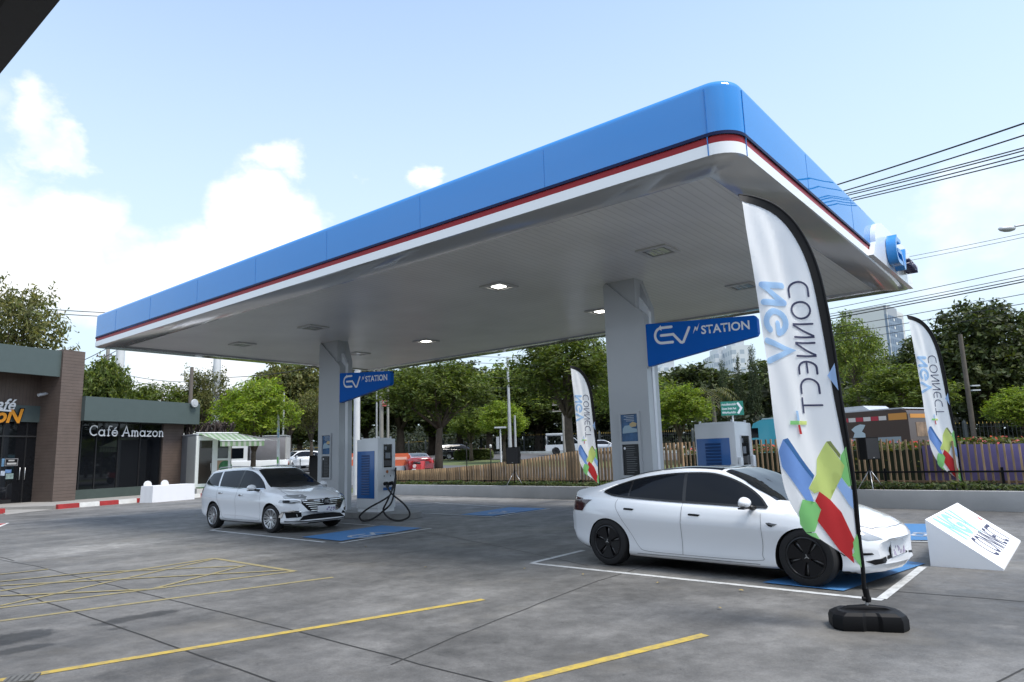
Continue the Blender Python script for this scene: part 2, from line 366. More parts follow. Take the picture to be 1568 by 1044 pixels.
for i in range(70):
    p, q = SD(-120 + i * 3, 40.7), SD(-120 + (i + 1) * 3, 40.7); z0, z1 = gz(*p), gz(*q)
    n_ = Vector((WN.x, WN.y, 0)) * .3
    pa, qa = Vector((p.x, p.y, z0 - .1)), Vector((q.x, q.y, z1 - .1)); up = Vector((0, 0, .36))
    v = vadd(bm, [pa, qa, qa + n_, pa + n_, pa + up, qa + up, qa + n_ + up, pa + n_ + up])
    for f_ in ((0, 1, 5, 4), (4, 5, 6, 7)): face(bm, [v[k] for k in f_])
tag(obj('far_kerb', bm, M('white_kerb', (.6, .6, .58), .8, var=.25, vscale=1.5)), kind='structure')

# markings -------------------------------------------------------------------
def paint(name, col, wearlo=.42, wearhi=.60, scale=9.0):
    m = M(name, col, .65); nd, lk, b = nodes_of(m)
    t = nd.new('ShaderNodeTexCoord'); n = nd.new('ShaderNodeTexNoise'); n.inputs['Scale'].default_value = scale; n.inputs['Detail'].default_value = 8; n.inputs['Roughness'].default_value = .72
    lk.new(t.outputs['Object'], n.inputs['Vector']); r = nd.new('ShaderNodeMapRange'); lk.new(n.outputs[0], r.inputs[0]); r.inputs[1].default_value = wearlo; r.inputs[2].default_value = wearhi; r.inputs[3].default_value = .75; r.inputs[4].default_value = 0
    r.clamp = True
    mx_ = nd.new('ShaderNodeMixRGB'); lk.new(r.outputs[0], mx_.inputs[0]); mx_.inputs[1].default_value = (*col, 1); mx_.inputs[2].default_value = (.14, .137, .13, 1); lk.new(mx_.outputs[0], b.inputs['Base Color'])
    return m
YEL = paint('yellow_paint', (.50, .36, .06), .30, .58); WHT = paint('white_paint', (.52, .53, .53), .28, .52); BLU = paint('blue_paint', (.05, .18, .40), .26, .46, 5)
YELF = paint('faded_yellow_paint', (.36, .29, .10), .34, .70)
def gline(bm, p, q, w, z):
    p, q = Vector((p[0], p[1])), Vector((q[0], q[1])); d = (q - p).normalized(); n = Vector((-d.y, d.x)) * w / 2
    face(bm, vadd(bm, [(*(p - n), z), (*(q - n), z), (*(q + n), z), (*(p + n), z)]))
def pline(bm, a, b, w, z=.004, ext=0.0):
    p, q = G(*a), G(*b); d = (q - p).normalized(); gline(bm, p - d * ext, q, w, z)
bm = bmesh.new(); pline(bm, (0, 1042), (740, 918), .1, ext=4); pline(bm, (790, 1044), (1080, 972), .1, ext=6)
tag(obj('yellow_bay_lines', bm, YEL), kind='structure')
bm = bmesh.new(); z = .004
for a, b in (((0, 951), (510, 884)), ((328, 855), (452, 875)), ((0, 931), (450, 875)), ((0, 905), (328, 855))): pline(bm, a, b, .09, z); z += .0006
for a, b in (((0, 928), (328, 856)), ((237, 901), (376, 866)), ((138, 877), (376, 866.6)), ((0, 897), (440, 873.5)), ((0, 913), (224, 903)), ((0, 880), (74, 872)), ((0, 891), (138, 877))): pline(bm, a, b, .075, z); z += .0006
tag(obj('yellow_hatching', bm, YELF), kind='structure')
bm = bmesh.new(); z = .004
for a, b in (((813, 862.5), (1352, 919)), ((1350, 917), (1413, 868)), ((815, 862), (893, 843)), ((323, 812), (497, 830.5)), ((323, 812), (352, 806)), ((520, 832), (660, 809)), ((505, 800), (575, 805)), ((627, 773), (665, 770)), ((665, 770), (772, 777)),
             ((633, 785), (757, 792)), ((757, 792), (842, 779)), ((1370, 829), (1424, 830))):
    pline(bm, a, b, .1, z); z += .0006
tag(obj('white_bay_lines', bm, WHT), kind='structure')
bm = bmesh.new()
for q in (((1168, 893), (1292, 906), (1417, 864), (1330, 852)), ((462, 823), (522, 829), (646, 809), (584, 805)), ((705, 788.5), (754, 790.5), (838, 779), (780, 777)), ((1345, 828), (1424, 828), (1424, 803), (1340, 802))):
    face(bm, vadd(bm, [(G(*p).x, G(*p).y, .0125) for p in q]))
tag(obj('blue_bay_pads', bm, BLU), kind='structure')
# the charging emblem on the pads
def ev_logo(bm, place, w, lift=0.0, only_ev=True):
    """EV outline emblem in a box about 2.15 wide, 1 high; place(bm2) puts it somewhere"""
    b2 = bmesh.new(); t = .15; l = lift
    def st(p, k):
        stroke(b2, p, t, lift + k)
    st([(1.08, .93)] + [(.45, .93)] + arcpts(.45, .50, .40, .43, 90, 270, 12) + [(1.10, .07)], 0)
    st([(.42, .50), (1.16, .50), (1.58, .0 + .02), (1.66, .0), (1.74, .03), (2.12, .78)], 0.0006)
    return b2
bm = bmesh.new()
for (o_, ex, ey, sc) in ((G(528, 823), -UY, UX, .8), (G(745, 787), -UY, UX, .8), (G(1402, 822), -UY, UX, .5)):
    b2 = ev_logo(None, None, 1); warp(b2, lambda u, v, w, o_=o_, ex=ex, ey=ey, sc=sc: Vector((o_.x, o_.y, .0165 + w)) + ey * (u * sc * .62) + ex * (v * sc * .9 - .1)); merge(bm, b2)
tag(obj('pad_emblems', bm, paint('worn_white_paint', (.42, .45, .5), .33, .5)), kind='structure')
# joints between the concrete slabs
bm = bmesh.new(); z = .0035
def jl(pts, w):
    global z
    rnd = random.Random(len(pts) + int(pts[0][0]))
    P = [G(*p) for p in pts]; Q = []
    for p, q in zip(P, P[1:]):
        n = max(2, int((q - p).length / .35))
        for i in range(n): t = i / n; e = p.lerp(q, t); Q.append((e.x + rnd.uniform(-.012, .012), e.y + rnd.uniform(-.012, .012)))
    Q.append((P[-1].x, P[-1].y)); stroke(bm, Q, w, z, caps=False); z += .00005
jl([(-60, 845), (59, 868), (176, 897), (306, 930), (400, 953), (600, 1005), (745, 1043), (900, 1085)], .016)
jl([(-80, 878), (0, 900), (117, 938), (275, 993), (400, 1037), (520, 1080)], .017)
jl([(600, 1018), (700, 974), (830, 922), (915, 890), (1010, 860)], .014)
jl([(1150, 884), (1377, 906), (1568, 921), (1700, 931)], .02)
jl([(-80, 842), (0, 853), (22, 859)], .02); jl([(1500, 1060), (1568, 1024)], .014); jl([(640, 812), (760, 836), (900, 866)], .012)
jl([(620, 765), (900, 775)], .02)
tag(obj('slab_joints', bm, M('joint_dark', (.034, .034, .034), .9)), kind='structure')
# a few fallen leaves
bm = bmesh.new(); rnd = random.Random(4)
for (px, py) in ((893, 881), (1008, 894), (1135, 906), (804, 872), (652, 870), (300, 790), (560, 838), (1102, 933)):
    p = G(px, py); a0 = rnd.uniform(0, 6.28); l = .035
    u = Vector((math.cos(a0), math.sin(a0), 0)) * l; w_ = Vector((-math.sin(a0), math.cos(a0), 0)) * l * .5; b_ = Vector((p.x, p.y, .018))
    face(bm, vadd(bm, [b_ - u, b_ - w_ + Vector((0, 0, .008)), b_ + u, b_ + w_ + Vector((0, 0, .004))]))
tag(obj('fallen_leaves', bm, M('dry_leaf', (.42, .30, .08), .8)), kind='stuff')

p = G(32, 1041); t = thing('drain_cover', 'small grey drain grating at the bottom left corner', 'drain', (p.x, p.y, .004), R_(20))
bm = bmesh.new(); box(bm, -.11, .11, -.10, .10, 0, .012); o = obj('plate', bm, M('drain_grey', (.13, .13, .125), .7, var=.3, vscale=12), t)
for k in range(5): bm = bmesh.new(); box(bm, -.09 + k * .04, -.075 + k * .04, -.08, .08, .0121, .0135); obj('slot', bm, M('slot_grey', (.07, .07, .07), .9), o)
# ================================================================== CANOPY
def fascia_blue():
    m = M('blue_fascia', (.004, .21, .60), .12, spec=.0); nd, lk, b = nodes_of(m)
    t = nd.new('ShaderNodeTexCoord'); n = nd.new('ShaderNodeTexNoise'); n.inputs['Scale'].default_value = .55; n.inputs['Detail'].default_value = 2; lk.new(t.outputs['Object'], n.inputs['Vector'])
    bp = nd.new('ShaderNodeBump'); bp.inputs['Strength'].default_value = .22; bp.inputs['Distance'].default_value = .05; lk.new(n.outputs[0], bp.inputs['Height']); lk.new(bp.outputs[0], b.inputs['Normal']); lk.new(bp.outputs[0], b.inputs['Coat Normal'])
    b.inputs['Coat Roughness'].default_value = .03; b.inputs['Coat Weight'].default_value = 1.0; b.inputs['Coat IOR'].default_value = 1.65
    return m
def ceiling_mat():
    m = M('white_slat_ceiling', (.70, .70, .68), .34, spec=.6); nd, lk, b = nodes_of(m)
    t = nd.new('ShaderNodeTexCoord'); s = nd.new('ShaderNodeSeparateXYZ'); lk.new(t.outputs['Object'], s.inputs[0])
    w = nd.new('ShaderNodeMath'); w.operation = 'MULTIPLY'; lk.new(s.outputs['Y'], w.inputs[0]); w.inputs[1].default_value = 1 / .14
    fr = nd.new('ShaderNodeMath'); fr.operation = 'FRACT'; lk.new(w.outputs[0], fr.inputs[0])
    pp = nd.new('ShaderNodeMath'); pp.operation = 'PINGPONG'; lk.new(fr.outputs[0], pp.inputs[0]); pp.inputs[1].default_value = .5
    mr = nd.new('ShaderNodeMapRange'); lk.new(pp.outputs[0], mr.inputs[0]); mr.inputs[1].default_value = 0; mr.inputs[2].default_value = .12; mr.inputs[3].default_value = .78; mr.inputs[4].default_value = 1
    n = nd.new('ShaderNodeTexNoise'); n.inputs['Scale'].default_value = .7; n.inputs['Detail'].default_value = 6; lk.new(t.outputs['Object'], n.inputs['Vector'])
    m3 = nd.new('ShaderNodeMapRange'); lk.new(n.outputs[0], m3.inputs[0]); m3.inputs[1].default_value = .3; m3.inputs[2].default_value = .7; m3.inputs[3].default_value = .9; m3.inputs[4].default_value = 1.06
    mm = nd.new('ShaderNodeMath'); mm.operation = 'MULTIPLY'; lk.new(mr.outputs[0], mm.inputs[0]); lk.new(m3.outputs[0], mm.inputs[1])
    v = nd.new('ShaderNodeVectorMath'); v.operation = 'SCALE'; v.inputs[0].default_value = (.70, .70, .68); lk.new(mm.outputs[0], v.inputs['Scale']); lk.new(v.outputs[0], b.inputs['Base Color'])
    m4 = nd.new('ShaderNodeMapRange'); lk.new(pp.outputs[0], m4.inputs[0]); m4.inputs[1].default_value = 0; m4.inputs[2].default_value = .5
    pw = nd.new('ShaderNodeMath'); pw.operation = 'POWER'; lk.new(m4.outputs[0], pw.inputs[0]); pw.inputs[1].default_value = .35
    bp = nd.new('ShaderNodeBump'); bp.inputs['Strength'].default_value = .3; bp.inputs['Distance'].default_value = .01; lk.new(pw.outputs[0], bp.inputs['Height']); lk.new(bp.outputs[0], b.inputs['Normal'])
    return m
FBLUE = fascia_blue(); CEIL = ceiling_mat()
NAVY = M('navy_trim', (.008, .014, .06), .45, spec=.15); RED = M('red_trim', (.30, .014, .02), .35, spec=.2); WGLOSS = M('white_gloss', (.78, .79, .80), .22, coat=.4)
SOFFIT = M('soffit_gloss', (.50, .51, .51), .10, metal=.35, coat=.3)
WPAINT = M('white_panel', (.44, .46, .48), .3, var=.05, vscale=.8, coat=.15); GREYP = M('grey_panel', (.42, .44, .47), .3, var=.06, vscale=.8, coat=.15)
LED = M('led_strip_cover', (.80, .82, .86), .18, coat=.5); STEEL = M('steel', (.5, .51, .52), .35, metal=.8); GALV = M('galvanised', (.46, .47, .48), .5, metal=.45, var=.12, vscale=2)
BLK = M('black_plastic', (.006, .006, .007), .55, spec=.2); BLKG = M('black_glass', (.008, .009, .011), .04, coat=.6, spec=.7); RUB = M('rubber', (.016, .016, .017), .7, bump=.1)
CX0, CX1, CY0, CY1, CZ = 8.08, 18.85, 2.92, 23.3, 5.3
canopy = thing('station_canopy', 'big flat canopy with blue fascia and red and white stripes over the charging bays', 'canopy', (0, 0, 0), CAN_ANG)
def rr_path(inset=0.0, rc=.75, n=10):
    x0, x1, y0, y1 = CX0 + inset, CX1 - inset, CY0 + inset, CY1 - inset; P = []
    for (sx, sy, a0, rc) in ((0, 0, 180, .36), (1, 0, 270, .06), (1, 1, 0, .06), (0, 1, 90, .2)):
        r = max(.03, rc - inset); cx = x1 - r if sx else x0 + r; cy = y1 - r if sy else y0 + r
        P += [(cx + r * math.cos(R_(a0 + 90 * i / n)), cy + r * math.sin(R_(a0 + 90 * i / n))) for i in range(n + 1)]
    return P
def band(bm, prof):
    """prof: (inset, z) rings swept round the canopy edge"""
    rings = [vadd(bm, [(x, y, z) for x, y in rr_path(i)]) for i, z in prof]; n = len(rings[0])
    for a, b in zip(rings, rings[1:]):
        for k in range(n): face(bm, (a[k], a[(k + 1) % n], b[(k + 1) % n], b[k]))
    return rings
bm = bmesh.new(); band(bm, [(.0, CZ), (0, CZ + .155)]); obj('white_band', bm, WGLOSS, canopy, 40)
bm = bmesh.new(); band(bm, [(.012, CZ + .155), (.012, CZ + .255)]); obj('red_stripe', bm, RED, canopy, 40)
bm = bmesh.new(); band(bm, [(-.012, CZ + .255), (-.012, CZ + .30), (.02, CZ + .30)]); obj('navy_stripe', bm, NAVY, canopy, 40)
bm = bmesh.new(); prof = [(.0, CZ + .30), (0, CZ + .55), (0, CZ + .91)] + [(.10 * (1 - math.cos(R_(a))), CZ + .91 + .11 * math.sin(R_(a))) for a in (15, 30, 45, 60, 75, 90)]
band(bm, prof); obj('fascia', bm, FBLUE, canopy, 50)
SEAMB = M('seam_blue', (.012, .17, .50), .4)
def seam(x0, x1, y0, y1, z0): bm = bmesh.new(); box(bm, x0, x1, y0, y1, z0, CZ + .91); obj('fascia_seam', bm, SEAMB, canopy)
for y in (5.88, 8.63, 11.37, 14.04, 16.75, 19.41, 21.7): seam(CX0 - .003, CX0 + .002, y - .004, y + .004, CZ + .31)
for x in (11.1, 13.85, 16.0): seam(x - .004, x + .004, CY0 - .003, CY0 + .002, CZ + .31)
for k in (0, 10):
    x, y = rr_path(-.002)[k]; seam(x - .006, x + .006, y - .006, y + .006, CZ + .0)
bm = bmesh.new(); P = rr_path(.16); bm.faces.new(vadd(bm, [(x, y, CZ + .97) for x, y in P])); obj('roof_deck', bm, GREYP, canopy)
bm = bmesh.new(); band(bm, [(0, CZ), (.05, CZ - .02), (.62, CZ - .02), (.66, CZ + .05)]); obj('soffit_border', bm, SOFFIT, canopy, 30)
bm = bmesh.new(); P = rr_path(.64); bm.faces.new(vadd(bm, [(x, y, CZ + .03) for x, y in P])); obj('ceiling', bm, CEIL, canopy)
# columns: a broad front plate with a cut shoulder, a lit strip, a back plate and a narrow neck
def column(y0, y1):
    c = thing('column', None, None); c.parent = canopy
    sh = y0 + .0
    front = [(y0, .13), (y1, .13), (y1, CZ - .03), (y1 - .07, CZ + .03), (y0 + .03, CZ - .78), (y0, CZ - .84)]
    bm = bmesh.new(); prism(bm, front, lambda u, v, w: Vector((w, u, v)), 12.95, 13.16); obj('front_plate', bm, WPAINT, c, 30)
    back = [(y0 - .01, .13), (y1, .13), (y1, CZ + .03), (y0 + .22, CZ + .03), (y0 - .01, CZ - .62)]
    bm = bmesh.new(); prism(bm, back, lambda u, v, w: Vector((w, u, v)), 13.26, 13.42); obj('back_plate', bm, WPAINT, c, 30)
    bm = bmesh.new(); prism(bm, [(y0 - .015, .13), (y1 - .06, .13), (y1 - .06, CZ + .03), (y0 + .24, CZ - .3), (y0 - .015, CZ - .72)], lambda u, v, w: Vector((w, u, v)), 13.161, 13.259); obj('led_strip', bm, LED, c, 30)
    bm = bmesh.new(); box(bm, 13.0, 13.4, y0 + .2, y1 - .03, CZ - 1.0, CZ + .04); obj('neck', bm, WPAINT, c)
    return c
column(6.97, 7.93); column(17.47, 18.53)
# recessed ceiling lights
LITM = M('lit_diffuser', (.9, .9, .85), .4, emit=(1, .97, .88), estr=3.0); UNLIT = M('unlit_diffuser', (.35, .37, .38), .15, coat=.5); FRAME = M('lamp_frame', (.55, .55, .54), .4, metal=.2)
def ceiling_light(x, y, lit, label):
    t = thing('ceiling_light', label, 'ceiling light', K(x, y, CZ + .03), CAN_ANG, 'lights in the canopy ceiling')
    bm = bmesh.new(); s = .31; i = .23
    for q in ((-s, s, -s, -i), (-s, s, i, s), (-s, -i, -i, i), (i, s, -i, i)): box(bm, q[0], q[1], q[2], q[3], -.035, -.001)
    obj('frame', bm, FRAME, t)
    bm = bmesh.new(); box(bm, -i + .001, i - .001, -i + .001, i - .001, -.012, -.002, 0); obj('reflector', bm, M('reflector_dark', (.20, .21, .21), .25, metal=.4), t)
    bm = bmesh.new(); q = .12 if lit else .19; box(bm, -q, q, -q, q, -.026, -.0125); obj('diffuser', bm, LITM if lit else UNLIT, t)
    if not lit:
        bm = bmesh.new(); box(bm, -.19, .19, -.05, -.03, -.034, -.0265); box(bm, -.19, .19, .06, .08, -.034, -.0265); obj('louvre', bm, FRAME, t)
    return t
for x, y, lit, lb in ((11.5, 5.8, 0, 'large unlit square ceiling light nearest the front corner of the canopy'), (11.4, 9.66, 1, 'brightly lit square ceiling light in the middle of the canopy'),
                      (15.5, 5.73, 0, 'greenish unlit ceiling light above the tip of the right blue sign'), (15.45, 9.58, 1, 'lit ceiling light half hidden behind the right canopy column'),
                      (15.2, 16.0, 1, 'lit ceiling light in the far half of the canopy right of the left column'), (11.2, 16.33, 0, 'unlit ceiling light just left of the top of the left column'),
                      (11.2, 20.1, 0, 'unlit ceiling light farthest left under the canopy'), (15.2, 19.46, 0, 'faint unlit ceiling light close behind the left column')): ceiling_light(x, y, lit, lb)
# hanging EV station signs
SBLUE = M('sign_blue', (.003, .115, .50), .4, spec=.08); SWHITE = M('sign_white', (.80, .81, .84), .4)
def ev_sign(y1, label):
    t = thing('station_sign', label, 'sign', K(12.98, y1, 0), CAN_ANG, 'blue signs on the canopy columns')
    P = [(0.03, 3.38), (.05, 3.36), (2.34, 3.70), (2.38, 3.76), (2.38, 4.03), (2.33, 4.10), (.05, 4.26), (.03, 4.24)]
    fn = lambda u, v, w: Vector((w, -u, v))
    bm = bmesh.new(); prism(bm, P, fn, -.06, .06); obj('board', bm, SBLUE, t, 30)
    bm = bmesh.new(); prism(bm, [(0, 3.34), (.029, 3.34), (.029, 4.28), (0, 4.28)], fn, -.066, .066); obj('edge_rail', bm, WPAINT, t)
    tl = -.035                                                      # the lettering follows the board's sloping top edge
    def put(bm, u0, v0, sc):
        return warp(bm, lambda u, v, w: fn(u0 + u * sc, v0 + v * sc + (u0 + u * sc) * tl, -.0625 - w))
    bm = ev_logo(None, None, 1); bm = put(bm, .22, 3.80, .37); obj('emblem', bm, SWHITE, t)
    bm = bmesh.new(); b2 = poly_bm([(0, 0), (.10, .30), (.13, .12), (.30, .42), (.19, .10), (.16, .27)]); merge(bm, put(b2, 1.08, 3.95, .50)); obj('spark', bm, SWHITE, t)
    bm = text_bm('STATION', .265, .006); ww = max(v.co.x for v in bm.verts); put(bm, 1.255, 3.93, .98 / ww); obj('lettering', bm, SWHITE, t)
    return t
ev_sign(6.95, 'larger blue EV STATION sign on the right column, behind the tall front flag'); ev_sign(17.45, 'smaller looking blue EV STATION sign on the left column above the charger')
# framed notices on the columns
PBL = M('poster_blue', (.05, .12, .24), .25, var=.6, vscale=5, coat=.3); PDK = M('poster_black', (.015, .016, .018), .3, coat=.3)
def notice(y1, label):
    t = thing('notice_frame', label, 'notice board', K(12.95, y1, 0), CAN_ANG, 'framed notices on the canopy columns'); fn = lambda u, v, w: Vector((-w, -u, v))
    bm = bmesh.new(); W_, z0, zm, z1 = .50, 1.08, 1.80, 2.45
    for q in ((0, .05, z0, z1), (W_ - .05, W_, z0, z1), (.05, W_ - .05, z1 - .05, z1), (.05, W_ - .05, zm - .03, zm + .03), (.05, W_ - .05, z0, z0 + .05)): box(bm, -.045, -.002, -q[1], -q[0], q[2], q[3])
    obj('frame', bm, WPAINT, t)
    bm = bmesh.new(); prism(bm, [(.05, zm + .03), (W_ - .05, zm + .03), (W_ - .05, z1 - .05), (.05, z1 - .05)], fn, .002, .012); po = obj('poster', bm, PBL, t)
    bm = bmesh.new()
    for pts in ([(.07, 2.0), (.43, 2.02), (.42, 2.09), (.30, 2.11), (.24, 2.17), (.13, 2.16), (.08, 2.10)],): prism(bm, pts, fn, .0122, .016)
    obj('picture', bm, M('poster_pale', (.30, .42, .50), .3), po)
    bm = bmesh.new(); prism(bm, [(.24, 2.12), (.40, 2.14), (.42, 2.20), (.33, 2.24), (.25, 2.2)], fn, .0122, .015); obj('picture', bm, M('poster_warm', (.50, .38, .20), .3), po)
    bm = bmesh.new()
    for k in range(4): prism(bm, [(.12 + .05 * (k % 2), 2.36 - .035 * k), (.36, 2.36 - .035 * k), (.36, 2.37 - .035 * k), (.12 + .05 * (k % 2), 2.37 - .035 * k)], fn, .0122, .0145)
    obj('text_line', bm, M('poster_white', (.5, .56, .62), .4), po)
    bm = bmesh.new(); prism(bm, [(.05, z0 + .05), (W_ - .05, z0 + .05), (W_ - .05, zm - .03), (.05, zm - .03)], fn, .002, .012); bo = obj('board', bm, PDK, t)
    bm = bmesh.new(); rnd = random.Random(3)
    for k in range(13):
        zz = 1.72 - k * .045; prism(bm, [(.13, zz), (.13 + rnd.uniform(.15, .28), zz), (.13 + rnd.uniform(.15, .28), zz + .012), (.13, zz + .012)], fn, .0122, .0145)
    obj('text_line', bm, M('chalk_grey', (.14, .15, .16), .6), bo)
    bm = bmesh.new(); prism(bm, arcpts(.10, 1.69, .025, .03, 0, 345, 12), fn, .0122, .0145); obj('emblem', bm, SWHITE, bo)
    return t
notice(7.70, 'framed notice with blue poster and black board on the right column'); notice(18.32, 'framed notice with blue poster and black board on the left column')
# raised logo on the far end of the right fascia
t = thing('raised_logo_sign', 'raised blue EV letters on the white end panel of the right fascia', 'sign', K(0, CY0, 0), CAN_ANG)
fn = lambda u, v, w: Vector((u, -w, v))
P = [(14.75, CZ - .0)] + [(18.84, CZ - .0), (18.84, CZ + .93), (15.9, CZ + .93)] + arcpts(15.9, CZ + .35, .78, .55, 95, 180, 12) + [(14.95, CZ + .17)]
bm = bmesh.new(); prism(bm, P, fn, .002, .10); obj('end_panel', bm, WGLOSS, t, 30)
bm = ev_logo(None, None, 1); bmesh.ops.solidify(bm, geom=bm.faces[:], thickness=.001)
bm.free(); bm = bmesh.new()
def slab_stroke(bm, pts, wd, w0, w1):
    b2 = bmesh.new(); stroke(b2, pts, wd)
    bmesh.ops.remove_doubles(b2, verts=b2.verts[:], dist=1e-5)
    r = bmesh.ops.extrude_face_region(b2, geom=b2.faces[:]); up = [g for g in r['geom'] if isinstance(g, bmesh.types.BMVert)]
    for v in b2.verts: v.co.z = w0
    for v in up: v.co.z = w1
    merge(bm, b2)
def elogo(u): return 16.05 + u * .50
slab_stroke(bm, [(elogo(a), CZ + .10 + b * .56) for a, b in [(1.08, .93), (.45, .93)] + arcpts(.45, .50, .40, .43, 90, 270, 12) + [(1.10, .07)]], .09, .11, .30)
slab_stroke(bm, [(elogo(a), CZ + .10 + b * .56) for a, b in [(.42, .50), (1.16, .50), (1.58, .02), (1.66, 0), (1.74, .03), (2.12, .78)]], .09, .11, .295)
warp(bm, fn); obj('emblem', bm, M('logo_blue', (.02, .22, .58), .25, coat=.3), t, 40)
bm = text_bm('STATION', .22, .004); r = bmesh.ops.extrude_face_region(bm, geom=bm.faces[:]); up = {g for g in r['geom'] if isinstance(g, bmesh.types.BMVert)}
ww = max(v.co.x for v in bm.verts)
for v in bm.verts: v.co = fn(17.2 + v.co.x / ww * 1.0, CZ + .24 + v.co.y, .33 if v in up else .11)
obj('lettering', bm, M('logo_navy', (.015, .012, .06), .35), t)
# ------------------------------------------------------------------ islands and chargers
ISL = M('island_concrete', (.22, .22, .215), .75, var=.2, vscale=3, bump=.2)
def island(y0, y1, label):
    t = thing('charging_island', label, 'island', K(0, 0, 0), CAN_ANG, 'concrete islands under the columns')
    bm = bmesh.new(); r = .5; P = arcpts(13.3, y0 + r, .62, r, 180, 360, 12) + arcpts(13.3, y1 - r, .62, r, 0, 180, 12)
    prism(bm, P, lambda u, v, w: Vector((u, v, w)), -.02, .15); o = obj('kerb', bm, ISL, t, 30)
    return t
island(14.55, 19.4, 'low concrete island carrying the left column and charger'); island(4.2, 9.0, 'low concrete island under the right column behind the sedan')
CHW = M('charger_white', (.70, .72, .74), .3, var=.03, coat=.2); CHB = M('charger_blue', (.018, .115, .36), .35, coat=.2); CHBD = M('charger_slot', (.008, .05, .17), .5); SCR = M('dark_screen', (.015, .017, .02), .12, coat=.5)
